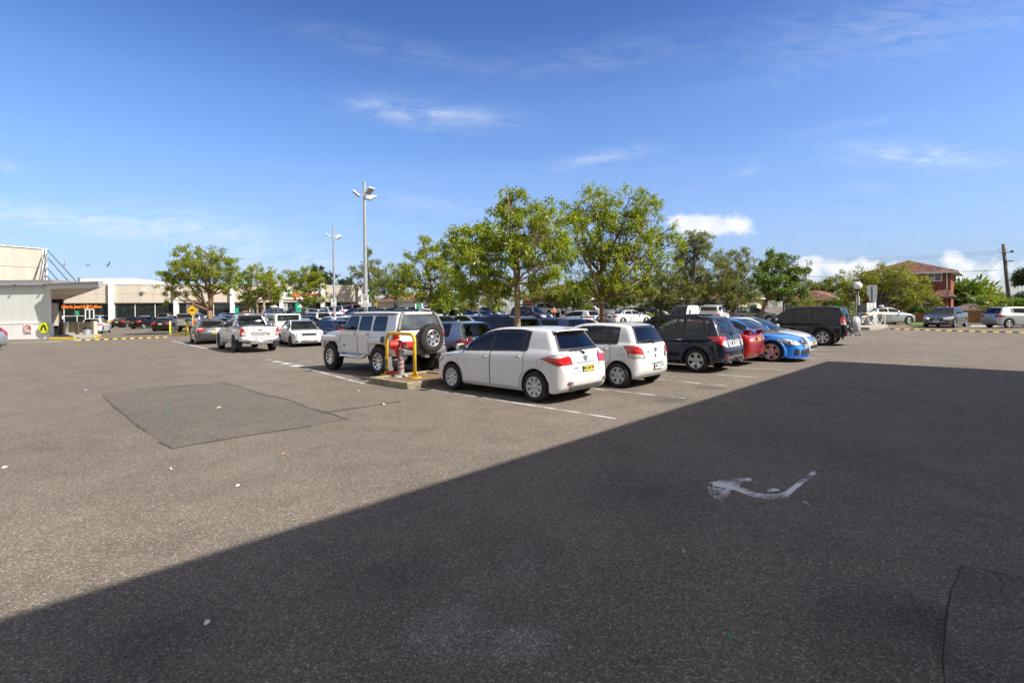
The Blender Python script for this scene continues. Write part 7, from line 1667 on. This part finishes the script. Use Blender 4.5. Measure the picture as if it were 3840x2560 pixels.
def prado():
    r, B = build_car('prado', pK, tint=M['tinted'], rim=('alloy', 6, .07, .10, 1, 0), plate=('AZ 91 KB', 'y', 'k'), mirror=M['chrome'], S2=dict(pz=(.92, .5), pa=.55), h=.024); S = SPEC['prado']
    ox = B.off[0]; sp = empty('spare_wheel', (ox - .17, -.10, .98), 0, r); mb = MB(); mb.lathe([(.001, -.14), (.30, -.13), (.37, -.09), (.39, 0), (.385, .10), (.001, .12)], 28, 'x'); mb.build('cover', M['silvertrim'], sp, smooth=True, ang=50); MB().box((.10, 0, 0), (.14, .3, .3)).build('carrier', M['black'], sp)
    panel(B, r, 'bumper_step', 'B', [(-.75, .50), (.75, .50), (.75, .62), (-.75, .62)], M['greytrim'], .012); mb = MB(); mb.box((ox - .18, 0, .50), (.42, .09, .08)); mb.ball((ox - .36, 0, .57), .035, 8); mb.box((ox - .05, 0, .5), (.1, 1.0, .08)); mb.build('tow_bar', M['silvertrim'], r)
    for sd in (1, -1): panel(B, r, 'reflector', (R(150) * sd, .03, .70 * sd), [(-.10, .56), (.08, .56), (.08, .66), (-.10, .66)], M['redlens'], .012, 0, .03)
    seams(B, r, [('L', [(.9, .86), (1.6, .98), (2.4, .86)])]); place_car(r, G(3086, 1296), HV, S, 1); tag(r, 'large black four wheel drive with silver spare wheel cover at the row end', 'car', 'cars parked in the lot')
prado()
def hummer():
    r, B = build_car('hummer', pW, rim=('chrome', 10, .035, .05, 1, 0), plate=('DP 10S', 'w', 'k'), S2=dict(pz=(.70, .5), pa=.30), lug=True, h=.024, handle=M['chrome'], opts=('rear_window',), winblack=True, rimfrac=.56, mirror=M['black']); S = SPEC['hummer']; ox = B.off[0]
    panel(B, r, 'rear_window_frame', 'B', [(-.76, 1.33), (.76, 1.33), (.66, 1.80), (-.66, 1.80)], M['black'], .004); B.cut('B', [(-.68, 1.38), (.68, 1.38), (.59, 1.75), (-.59, 1.75)]); panel(B, r, 'rear_window', 'B', [(-.70, 1.36), (.70, 1.36), (.61, 1.77), (-.61, 1.77)], M['shield2'], .009)
    sp = empty('spare_wheel', (ox - .19, -.14, 1.10), R(-90), r); sp.rotation_euler = (0, 0, R(90)); wheel_mb(.405, .27, .235, lug=True).build('tyre', M['rubber'], sp, smooth=True, ang=50); rim_mb(.235, .27, 7, .03, .04, 1, gap=.022).build('rim', [M['alloy'], M['under']], sp, smooth=True, ang=35)
    mb = MB(); mb.box((ox + .02, 0, .74), (.24, 1.60, .20), bev=.04); mb.box((ox - .10, 0, .60), (.2, .16, .10)); mb.ball((ox - .20, 0, .56), .035, 8); mb.build('rear_bumper', M['greytrim'], r, smooth=True, ang=40)
    for s in (1, -1):
        mb = MB(); mb.tube([(ox + 3.05, s * .93, .56), (ox + 2.95, s * .99, .52), (ox + 1.70, s * .99, .52), (ox + 1.60, s * .93, .56)], .05, 10); mb.build('side_step', M['chrome'], r, smooth=True)
        mb = MB(); mb.box((ox + .25, s * .99, .42), (.02, .26, .40)); mb.build('mud_flap', M['greytrim'], r)
        p, n = B.hit('T', 1.0, .55 * s, 0); mb = MB(); q = B.hit('T', 2.5, .55 * s, 0)[0]; mb.tube([p + Vector((0, 0, .05)), q + Vector((0, 0, .05))], .018, 6)
        for a in (p, q, p.lerp(q, .5)): mb.box((a.x, a.y, a.z + .02), (.12, .05, .06))
        mb.build('roof_rail', M['black'], r)
        vw = 'L' if s > 0 else 'R'; pts = [B.hit(vw, x, 1.80, .008) for x in np.linspace(.2, 2.68, 12)]; mb = MB(); mb.tube([p for p, n in pts if p], .022, 6); mb.build('roof_gutter', M['black'], r)
        pts = [B.hit((R(120) * s, .06, .80 * s), 0, z, .004)[0] for z in np.linspace(1.32, 1.84, 8)]; mb = MB(); mb.tube([p for p in pts if p], .055, 8); mb.build('corner_pillar', M['greytrim'], r, smooth=True)
    fm = MB(); c = []; 
    p, n = B.hit('L', .62, 1.08, .01)
    if p: fm.tube([p - n * .01, p + n * .012], .10, 18)
    fm.build('fuel_filler', M['black'], r); text_on(B, r, 'L', 2.92, .83, 'H3', .09, 'greytrim', 'badge', 1.2, .003); text_on(B, r, 'B', -.02 + .10, .70, 'P', .16, 'redink', 'probation_plate', 1, .008, .035)
    panel(B, r, 'front_bumper', 'F', [(-.85, .62), (.85, .62), (.85, .80), (-.85, .80)], M['greytrim'], .02); panel(B, r, 'grille', 'F', [(-.7, .92), (.7, .92), (.7, 1.10), (-.7, 1.10)], M['chrome'], .01)
    place_car(r, G(1434, 1412), HV, S, 1); r.location += HV * .12; tag(r, 'boxy white off roader with spare wheel on its tail behind the yellow hoop', 'car', 'cars parked in the lot')
M['shield2'] = glassy('privacy_glass', (.05, .055, .06), .05)
hummer()
def hilux():
    pH = paint((.66, .665, .67), .35); r, B = build_car('ute', pH, rim=('darkrim', 8, .05, .07, 1, 0), plate=('DYF 18C', 'w', 'k'), S2=dict(pz=(.68, .5)), h=.024, opts=(), rimfrac=.62, handle=M['chrome'], mirror=M['black'], lug=True); S = SPEC['ute']; ox = B.off[0]
    mb = MB(); n = 12; vs = []; nx = 12
    for i in range(nx + 1):
        for j in range(n + 1):
            x = .13 + (1.58 - .13) * i / nx; y = -.82 + 1.64 * j / n; vs.append((x + ox, y, 1.235 + .10 * math.sin(math.pi * j / n) ** .7 * math.sin(math.pi * (.15 + .85 * i / nx))))
    mb.add(vs, [(i * (n + 1) + j, (i + 1) * (n + 1) + j, (i + 1) * (n + 1) + j + 1, i * (n + 1) + j + 1) for i in range(nx) for j in range(n)]); mb.build('tonneau_cover', M['cover'], r, smooth=True)
    ht = MB()
    for s in (1, -1):
        for x in np.linspace(.25, 1.5, 6): ht.box((x + ox, s * .872, 1.185), (.018, .02, .12))
    for y in np.linspace(-.6, .6, 5): ht.box((ox + .082, y, 1.185), (.02, .018, .11))
    ht.build('tie_cord', M['black'], r)
    mb = MB(); y = .70; top = 1.80; x0 = 1.50 + ox; mb.tube([(x0, -y - .06, 1.22), (x0 + .06, -y, 1.62), (x0 + .10, -y + .12, top), (x0 + .10, y - .12, top), (x0 + .06, y, 1.62), (x0, y + .06, 1.22)], .042, 12)
    for s in (1, -1): mb.tube([(x0 + .06, s * y, 1.58), (x0 - .35, s * (y + .05), 1.38), (x0 - .55, s * (y + .07), 1.22)], .036, 10)
    mb.build('sports_bar', M['chrome'], r, smooth=True)
    text_on(B, r, 'B', 0, .87, 'TOYOTA', .20, 'greytrim', 'tailgate_lettering', 1.0, .004, .008); seams(B, r, [('B', [(-.66, .66), (-.66, 1.2)]), ('B', [(.66, .66), (.66, 1.2)]), ('B', [(-.66, .70), (.66, .70)])])
    p, n = B.hit('B', 0, 1.08, .015); MB().box(p, (.03, .20, .05), bev=.012).build('tailgate_handle', M['chrome'], r, smooth=True, ang=40)
    text_on(B, r, 'B', -.5, 1.13, 'SR5 4X4', .05, 'greytrim', 'badge', 1, .001)
    mb = MB(); mb.tube([(ox + .16, -.86, .60), (ox + .02, -.80, .60), (ox - .05, -.45, .58), (ox - .02, -.3, .52), (ox - .02, .3, .52), (ox - .05, .45, .58), (ox + .02, .80, .60), (ox + .16, .86, .60)], .075, 12); mb.build('step_bumper', M['chrome'], r, smooth=True)
    mb = MB(); mb.box((ox - .08, 0, .42), (.26, .08, .07)); mb.ball((ox - .18, 0, .49), .035, 8); mb.box((ox + .5, 0, .48), (1.2, 1.0, .12)); mb.build('tow_bar', M['greytrim'], r)
    for s in (1, -1): MB().box((ox + .62, s * .83, .42), (.02, .30, .42)).build('mud_flap', M['black'], r); m2 = MB().tube([(ox + 1.75, s * .90, .48), (ox + 3.65, s * .90, .48)], .05, 8); m2.build('side_step', M['silvertrim'], r)
    place_car(r, G(884, 1320), V + U * .10, S, 1); tag(r, 'silver white dual cab pickup with tonneau cover and chrome sports bar', 'pickup', 'cars parked in the lot')
M['cover'] = simple('tonneau_vinyl', (.045, .045, .048), .6, var=.2, bmp=.1)
hilux()
def grey_hatch():
    r, B = build_car('hatch', pG, rim=('hubcap', 7, .05, .09, 0, 0), plate=('CJ 61 KY', 'y', 'k'), S2=dict(pz=(.70, .45), pa=-.10), h=.026); emblem(B, r, 'B', -.05, .885, .06); wiper(B, r, .02, .99, .40, 1.03); panel(B, r, 'garnish', 'B', [(-.36, .79), (.32, .79), (.34, .825), (-.36, .825)], M['silvertrim'], .016)
    seams(B, r, [('B', [(-.62, .70), (-.50, .62), (.50, .62), (.62, .70)])]); place_car(r, G(737, 1291), V + U * .16, SPEC['hatch'], 1); tag(r, 'dark grey hatchback with yellow plate just left of the silver white pickup', 'car', 'cars parked in the lot')
grey_hatch()
def merc():
    pM = paint((.74, .735, .70)); r, B = build_car('sedan', pM, rim=('darkrim', 5, .07, .10, 1, .02), fplate=('BZA 01T', 'w', 'k'), S2=dict(pz=(.8, .40)), h=.024, rimfrac=.74); panel(B, r, 'grille', 'F', [(-.36, .60), (.36, .60), (.42, .745), (-.42, .745)], M['chrome'], .010)
    g = MB()
    for z in (.625, .655, .685, .715): B.patch(g, 'F', [(-.36 - (z - .6) * .35, z - .009), (.36 + (z - .6) * .35, z - .009), (.36 + (z - .6) * .35, z + .009), (-.36 - (z - .6) * .35, z + .009)], .014, 0, .06)
    g.build('grille_slot', M['black'], r, fix=False); emblem(B, r, 'F', 0, .78, .045, 'star'); panel(B, r, 'air_intake', 'F', [(-.40, .27), (.40, .27), (.46, .37), (-.46, .37)], M['greytrim'], .008)
    for sd in (1, -1): panel(B, r, 'fog_lamp', (R(30) * sd, 4.5, .68 * sd), [(-.12, .30), (.08, .30), (.12, .37), (-.10, .36)], M['darkrim'], .010, 1, .03)
    seams(B, r, [('T', [(3.45, .70), (4.1, .62), (4.42, .42)]), ('T', [(3.45, -.70), (4.1, -.62), (4.42, -.42)])]); panel(B, r, 'sunroof', 'T', [(1.75, -.40), (2.35, -.40), (2.35, .40), (1.75, .40)], M['glass'], .006)
    # heads back down the aisle towards the right
    hd = (-V + U * -.22); place_car(r, G(1091, 1301), hd, dict(SPEC['sedan'], xf=SPEC['sedan']['xf']), None)
    h = Vector((hd.x, hd.y, 0)).normalized(); lf = Vector((-h.y, h.x, 0)); r.location -= h * 1.38; r.location += lf * .80; r.location.z = zg(r.location.x, r.location.y)
    tag(r, 'white luxury sedan facing out with chrome slatted grille beside the pickup', 'car', 'cars parked in the lot')
merc()
def mazda():
    r, B = build_car('sedan', pG, rim=('alloy', 5, .06, .09, 0, 0), fplate=('CWB 05H', 'w', 'k'), S2=dict(pz=(.8, .48)), h=.026); panel(B, r, 'grille', 'F', [(-.34, .42), (.34, .42), (.48, .62), (.44, .66), (-.44, .66), (-.48, .62)], M['black'], .008)
    mb = MB(); pts = [B.hit('F', a, z, .014)[0] for a, z in ((-.50, .64), (-.40, .46), (-.2, .40), (0, .39), (.2, .40), (.40, .46), (.50, .64))]; mb.tube([p for p in pts if p], .016, 6); mb.build('grille_wing', M['chrome'], r); emblem(B, r, 'F', 0, .62, .07, 'wing'); panel(B, r, 'air_intake', 'F', [(-.5, .26), (.5, .26), (.45, .34), (-.45, .34)], M['black'], .008)
    for sd in (1, -1): panel(B, r, 'fog_lamp', (R(30) * sd, 4.5, .70 * sd), [(-.10, .33), (.08, .33), (.08, .40), (-.10, .40)], M['black'], .010, 1, .03)
    g = onx(3545, 37.6); place_car(r, g, (-.80, -.60), SPEC['sedan']); tag(r, 'dark grey sedan driving in over the hump at the right entrance', 'car', 'cars on the move')
mazda()
# ---- cars further back: one pattern of each kind, copied, each with its own paint
PROTO = {}
pP = paint((.5, .5, .505))
def proto(kind, **kw):
    key = (kind, tuple(sorted(kw.items())))
    if key not in PROTO:
        r, B = build_car(kind, pP, near=False, h=.045, rim=('alloy', 6, .06, .09, 0, 0), plate=('', 'y', 'k'), fplate=('', 'w', 'k'))
        if kw.get('rails'): rails(B, r, .8, 2.8, .58, .05, 'black', .022)
        if kw.get('canopy'):
            mb = MB(); mb.box((.86 + B.off[0], 0, 1.50), (1.50, 1.56, .60), bev=.08); o = mb.build('canopy', pP, r, smooth=True, ang=40); o.material_slots[0].link = 'OBJECT'; o.material_slots[0].material = pP
            MB().box((.10 + B.off[0], 0, 1.56), (.02, 1.3, .36)).build('canopy_window', M['glass'], r)
            for s in (1, -1): MB().box((.9 + B.off[0], s * .785, 1.56), (1.1, .02, .34)).build('canopy_window', M['glass'], r)
        PROTO[key] = [r, False]
    return PROTO[key]
def far(kind, p, hd, pm, label, sc=1.0, grp='cars parked in the lot', cat='car', **kw):
    pr = proto(kind, **kw)
    if not pr[1]:
        pr[1] = True; r = pr[0]
        for o in [r] + list(r.children_recursive):
            if o.type == 'MESH':
                for sl in o.material_slots:
                    if sl.link == 'OBJECT' and sl.material == pP: sl.material = pm
        pr.append(pm)
    else: r = copy_tree(pr[0], None, {pr[2]: pm})
    place_car(r, p, hd, SPEC[kind]); r.scale = (sc, sc, sc); tag(r, label, cat, grp); return r
def prow(px, t):
    """ground point under column px in the row whose middle lies t along the bays"""
    k = (px - CX) / FPX; d = t / (.686 - .7276 * k); return onx(px, d)
W_, D_ = HV, HMV
L = [
 # second half of the near double row (noses toward the left aisle)
 ('hatch', U * 11.75 + V * 14.3, W_, pS, 'silver hatchback between the white off roader and nearest hatchback', {}),
 ('suv', U * 14.2 + V * 14.3, W_, pN, 'navy wagon with silver roof rails behind the nearest white hatchback', dict(rails=1)),
 ('hatch', U * 17.3 + V * 14.2, W_, pBl, 'slate blue hatchback behind the gap between the two white hatchbacks', {}),
 ('sedan', U * 20.6 + V * 14.0, D_, pW, 'white sedan with roof racks behind the small white hatchback', {}),
 ('sedan', prow(1655, 28.6), D_, pLB, 'light blue sedan showing its windscreen right of the white off roader', {}),
 ('sedan', prow(1745, 28.2), W_, pS2, 'silver sedan with boot toward us left of the pale trunked tree', {}),
 ('sedan', prow(1865, 28.8), W_, pTeal, 'dark green sedan roof showing beyond the silver sedan', {}),
 ('hatch', prow(2165, 28.4), W_, pW2, 'white crossover with sloping tail in front of the open white van', {}),
 ('sedan', prow(1245, 28.2), W_, pN, 'navy sedan with red tail lamp between white luxury sedan and off roader', {}),
 ('ute', prow(1015, 34.0), W_, pW, 'white canopied pickup just behind the silver white pickup', dict(canopy=1)),
 ('sedan', prow(1130, 34.5), D_, pW, 'white sedan with dark windscreen behind the white luxury sedan', {}),
 ('hatch', prow(1245, 34.2), W_, pW2, 'white hatchback behind the navy sedan', {}),
 ('hatch', prow(1335, 34.3), W_, pTeal, 'dark teal hatchback roof above the white off roader bonnet', {}),
 ('ute', prow(1730, 34.5), D_, pW2, 'white single cab pickup behind the silver sedan', {}),
 ('prado', prow(1995, 34.5), D_, pK, 'black off roader with snorkel and roof awning behind the pale tree trunk', {}),
 ('sedan', prow(1075, 46.0), W_, pR, 'red sedan roof between pickup and white sedan', {}),
 ('suv', prow(1180, 46.0), W_, pW2, 'white crossover with red tail lamps above the white hatchback', {}),
 ('sedan', prow(1272, 45.5), D_, pW, 'white sedan just left of the nearest lamp post', {}),
 ('hatch', prow(1337, 46.5), W_, pW2, 'small white hatchback at the left side of the nearest lamp post', {}),
 ('wagon', prow(1425, 46.0), W_, pN, 'navy wagon right of the nearest lamp post', {}),
 ('suv', prow(1497, 47.0), W_, pS2, 'silver blue crossover left of the wide green trolley sign', {}),
 ('sedan', prow(1625, 47.0), D_, pW2, 'white sedan behind the wide green trolley sign', {}),
 ('hatch', prow(1845, 46.0), D_, pG, 'dark grey hatchback left of the black off roader', {}),
 ('sedan', prow(1800, 39.5), D_, pLB, 'pale blue sedan bonnet half hidden by hanging leaves', {}),
 ('suv', prow(1048, 52.5), D_, pBl, 'dark blue crossover above the red sedan', {}),
 ('suv', prow(1455, 53.0), D_, pW, 'white four wheel drive facing us beyond the navy wagon', dict(rails=1)),
 ('suv', prow(1535, 53.0), D_, pW2, 'second white four wheel drive left of the trolley sign', dict(rails=1)),
 ('wagon', prow(1385, 53.5), W_, pG, 'dark grey wagon just right of the nearest parking sign', {}),
 ('sedan', prow(1135, 53.0), W_, pTeal, 'dark sedan in front of the umbrella shaped tree', {}),
 ('hatch', prow(1205, 53.5), D_, pN, 'dark hatchback beneath the umbrella shaped tree', {}),
 ('ute', prow(1078, 63.5), D_, pW, 'white canopied pickup below the separate parking sign', dict(canopy=1)),
 ('sedan', prow(1195, 64.0), W_, pW, 'white sedan near the further lamp post', {}),
 ('suv', prow(1240, 64.5), D_, pW2, 'white crossover left of the further parking plate', {}),
 ('suv', prow(1275, 70.0), W_, pS2, 'silver crossover right of the further parking plate', {}),
 ('prado', onx(1308, 76), W_, pRb, 'red four wheel drive parked by the end of the shops', {}),
 ('suv', onx(1344, 80), W_, pBe, 'beige crossover right of the red four wheel drive', {}),
 ('sedan', onx(1165, 72), D_, pW2, 'white sedan parked right at the shop front', {}),
 ('sedan', onx(1405, 78), D_, pBl, 'dark blue sedan under the small hump signs', {}),
 ('suv', onx(1035, 66), D_, pG, 'dark crossover in front of the grey cafe parasol', {}),
 ('hatch', onx(905, 62), W_, pBe, 'brown hatchback in front of the three stemmed tree', {}),
 ('sedan', onx(985, 60), D_, pRb, 'reddish brown sedan under the three stemmed tree', {}),
 ('sedan', onx(780, 56), W_, pW, 'white sedan behind the big spreading tree trunk', {}),
 ('sedan', onx(838, 57), W_, pS2, 'silver blue sedan right of the spreading tree trunk', {}),
 ('hatch', onx(860, 63), D_, pN, 'dark hatchback showing its windscreen before the shop windows', {}),
 ('sedan', onx(815, 47.5), W_, pLB, 'pale blue sedan roof between grey hatchback and pickup', {}),
 ('sedan', prow(1000, 39.5), W_, pG, 'dark sedan between the canopied pickup and the shops', {}),
 ('hatch', prow(1150, 39.8), D_, pS, 'silver hatchback just behind the white sedan with dark windscreen', {}),
 ('sedan', prow(1300, 40.0), W_, pW2, 'white sedan at the foot of the nearest lamp post', {}),
 ('wagon', prow(1405, 39.5), D_, pBl, 'blue wagon right behind the white off roader roof', {}),
 ('sedan', prow(1560, 39.0), W_, pW, 'white sedan between trolley sign and off roader tail', {}),
 ('hatch', prow(1690, 47.5), W_, pTeal, 'dark hatchback in front of the fresh green bush', {}),
 ('sedan', prow(1120, 58.5), D_, pS2, 'pale silver sedan left of the further lamp post', {}),
 ('hatch', prow(1330, 60.0), W_, pK, 'black hatchback behind the nearest parking plate', {}),
 ('sedan', prow(1480, 60.0), D_, pG, 'charcoal sedan near the distant red roofed house', {}),
 ('sedan', prow(1580, 62.0), W_, pW, 'far white sedan above the wide green trolley sign', {}),
 ('hatch', prow(1745, 58.0), W_, pRb, 'rust coloured hatchback far behind the hanging leaves', {}),
 ('suv', prow(2075, 46.5), D_, pG, 'charcoal crossover behind the man in orange vest', {}),
 # left side near the cafe
 ('hatch', onx(362, 53), (-.42, .9), pW, 'white hatchback driving off beside the cafe ramp', {}),
 ('sedan', onx(462, 71), (-.33, .94), pK, 'black sedan beside the white cafe pillar', {}),
 ('sedan', onx(545, 74), (-.3, .95), pW2, 'white sedan hidden behind the black hatchback', {}),
 ('hatch', onx(556, 64), (.25, .97), pK, 'black hatchback turned with tail toward us by the shop glass', {}),
 ('sedan', onx(628, 55.5), (-.30, .95), pK, 'black sedan nearest the lime yellow bollard', {}),
 ('suv', onx(632, 75), (-.2, .97), pBe, 'beige four wheel drive with roof rails at the shop window', dict(rails=1)),
 ('wagon', onx(678, 62), (-.1, .99), pW, 'white wagon left of the hump sign', {}),
 ('ute', onx(728, 53), (-.25, .95), pS, 'silver canopied pickup behind the hump sign', dict(canopy=1)),
 # right side
 ('sedan', onx(2362, 52.5), (.93, .37), pW, 'white sedan with yellow plate parked askew under the street tree', {}),
 ('wagon', onx(2385, 63), (.95, .30), pGr, 'grey wagon partly hidden behind the askew white sedan', {}),
 ('sedan', onx(2405, 70), (-.5, .86), pBr, 'brown sedan showing a red tail lamp by the hedge', {}),
 ('sedan', onx(2447, 73), (.90, -.42), pS, 'silver sedan facing right in front of the dark hedge', {}),
 ('van', onx(2565, 47.5), (-.62, -.78), pW, 'white people mover facing us above the navy wagon', {}),
 ('ute', onx(2682, 48), (.55, .84), pW, 'white canopied pickup with tail toward us above the navy wagon', dict(canopy=1)),
 ('suv', onx(2822, 53.5), (.985, -.17), pGr, 'grey crossover behind the leaning tree trunk and green sign', {}),
 ('sedan', onx(3318, 43.5), (1.0, .02), pS, 'silver sedan parked on the street before the brick house', {}),
 ('hatch', onx(3815, 35.5), (1.0, -.05), pS, 'silver hatchback cut by the right edge of view', {}),
 ('wagon', onx(-150, 29), (-.98, .2), pS, 'silver car at the far left edge of view', {}),
 ('ute', onx(2042, 71), D_, pW2, 'white work pickup left of the man in orange vest', {}),
 ('prado', onx(2282, 74), (-.2, -.98), pW2, 'white off roader just right of the open white van', {}),
]
for kind, p, hd, pm, lab, kw in L: far(kind, p, hd, pm, lab, .84 if kind == 'van' else (.94 if 'cut by the right edge' in lab else 1.0), cat='pickup' if kind == 'ute' else ('van' if kind == 'van' else 'car'), **kw)
# roof awning on the black off roader, roof racks on the white sedan
def extra_bits():
    for o in list(bpy.data.objects):
        lab = o.get('label', '')
        if lab.startswith('black off roader with snorkel'):
            MB().box((-.4, -.80, 2.02), (2.4, .22, .14), bev=.03).build('roof_awning', M['black'], o); MB().tube([(1.3, -.9, 1.0), (.95, -.88, 1.25), (.72, -.82, 1.85)], .05, 8).build('snorkel', M['black'], o)
        if lab.startswith('white sedan with roof racks'):
            mb = MB()
            for x in (-.45, .45):
                mb.tube([(x, -.56, 1.50), (x, .56, 1.50)], .022, 8)
                for s in (-.5, .5): mb.box((x, s, 1.46), (.09, .08, .12), bev=.02)
            mb.build('roof_rack', M['black'], o)
        if lab.startswith('white canopied pickup with tail'):
            mb = MB()
            for x in (-1.1, -.2): mb.tube([(x, -.75, 1.87), (x, .75, 1.87)], .03, 8)
            mb.build('roof_rack', M['silvertrim'], o)
extra_bits()
def open_van():
    r = far('van', onx(2195, 70), (.93, -.36), pW, 'white van with tailgate raised and side door open beyond the cars', cat='van'); 
    MB().box((-3.0, 0, 2.36), (1.7, 1.75, .06), bev=.02).build('raised_tailgate', pW, r); MB().box((-2.07, 0, 1.42), (.06, 1.6, 1.55)).build('load_opening', M['under'], r); MB().box((.9, -1.0, 1.3), (1.2, .06, 1.6)).build('open_door', pGr, r); MB().box((-.4, -.97, 1.55), (1.0, .03, .5)).build('side_lettering_panel', M['greytrim'], r)
    for s in (-.7, .7): MB().tube([(-3.6, s, 2.3), (-3.6, s, .6)], .03).build('strut', M['galv'], r)
open_van()
def person():
    p = onx(2077, 60); z = zg(p.x, p.y); r = empty('person', (p.x, p.y, z), R(-150)); J = {}
    def skin(name, verts, edges, radii, mat):
        me = bpy.data.meshes.new(name); me.from_pydata(verts, edges, []); o = bpy.data.objects.new(name, me); COL.objects.link(o); o.parent = r; md = o.modifiers.new('skin', 'SKIN'); me.skin_vertices
        if not me.skin_vertices: pass
        for i, q in enumerate(radii): me.skin_vertices[0].data[i].radius = (q, q)
        me.skin_vertices[0].data[0].use_root = True; sb = o.modifiers.new('sub', 'SUBSURF'); sb.levels = 1; sb.render_levels = 1; me.materials.append(mat); return o
    skinm = simple('skin_tone', (.30, .16, .10), .6); V_ = [(0, 0, .95), (0, 0, 1.15), (0, 0, 1.38), (0, 0, 1.48), (0, .02, 1.60), (0, .03, 1.72), (.10, 0, .90), (.11, .03, .48), (.12, 0, .08), (.12, .14, .04), (-.10, 0, .90), (-.11, .05, .48), (-.12, 0, .08), (-.12, .14, .04), (.20, 0, 1.40), (.27, .05, 1.13), (.20, .26, 1.02), (.18, .34, 1.0), (-.20, 0, 1.40), (-.26, .04, 1.13), (-.22, .22, 1.0), (-.20, .31, .98)]
    E = [(0, 1), (1, 2), (2, 3), (3, 4), (4, 5), (0, 6), (6, 7), (7, 8), (8, 9), (0, 10), (10, 11), (11, 12), (12, 13), (2, 14), (14, 15), (15, 16), (16, 17), (2, 18), (18, 19), (19, 20), (20, 21)]
    rd = [.14, .13, .14, .055, .09, .085, .09, .065, .045, .04, .09, .065, .045, .04, .06, .045, .035, .03, .06, .045, .035, .03]; skin('body', V_, E, rd, skinm)
    MB().lathe([(.19, .98), (.185, 1.15), (.20, 1.38), (.10, 1.47)], 16).build('safety_vest', simple('vest_orange', (.85, .20, .02), .6), r, smooth=True); MB().lathe([(.20, .60), (.18, .8), (.175, 1.0)], 14).build('trousers', simple('navy_cloth', (.02, .025, .04), .8), r, smooth=True); MB().ball((0, .005, 1.69), .115, 8, sc=(1, 1.05, .9)).build('hair', simple('dark_hair', (.015, .012, .010), .7), r, smooth=True)
    tag(r, 'worker in orange vest standing between the white work pickup and the open van', 'person')
person()
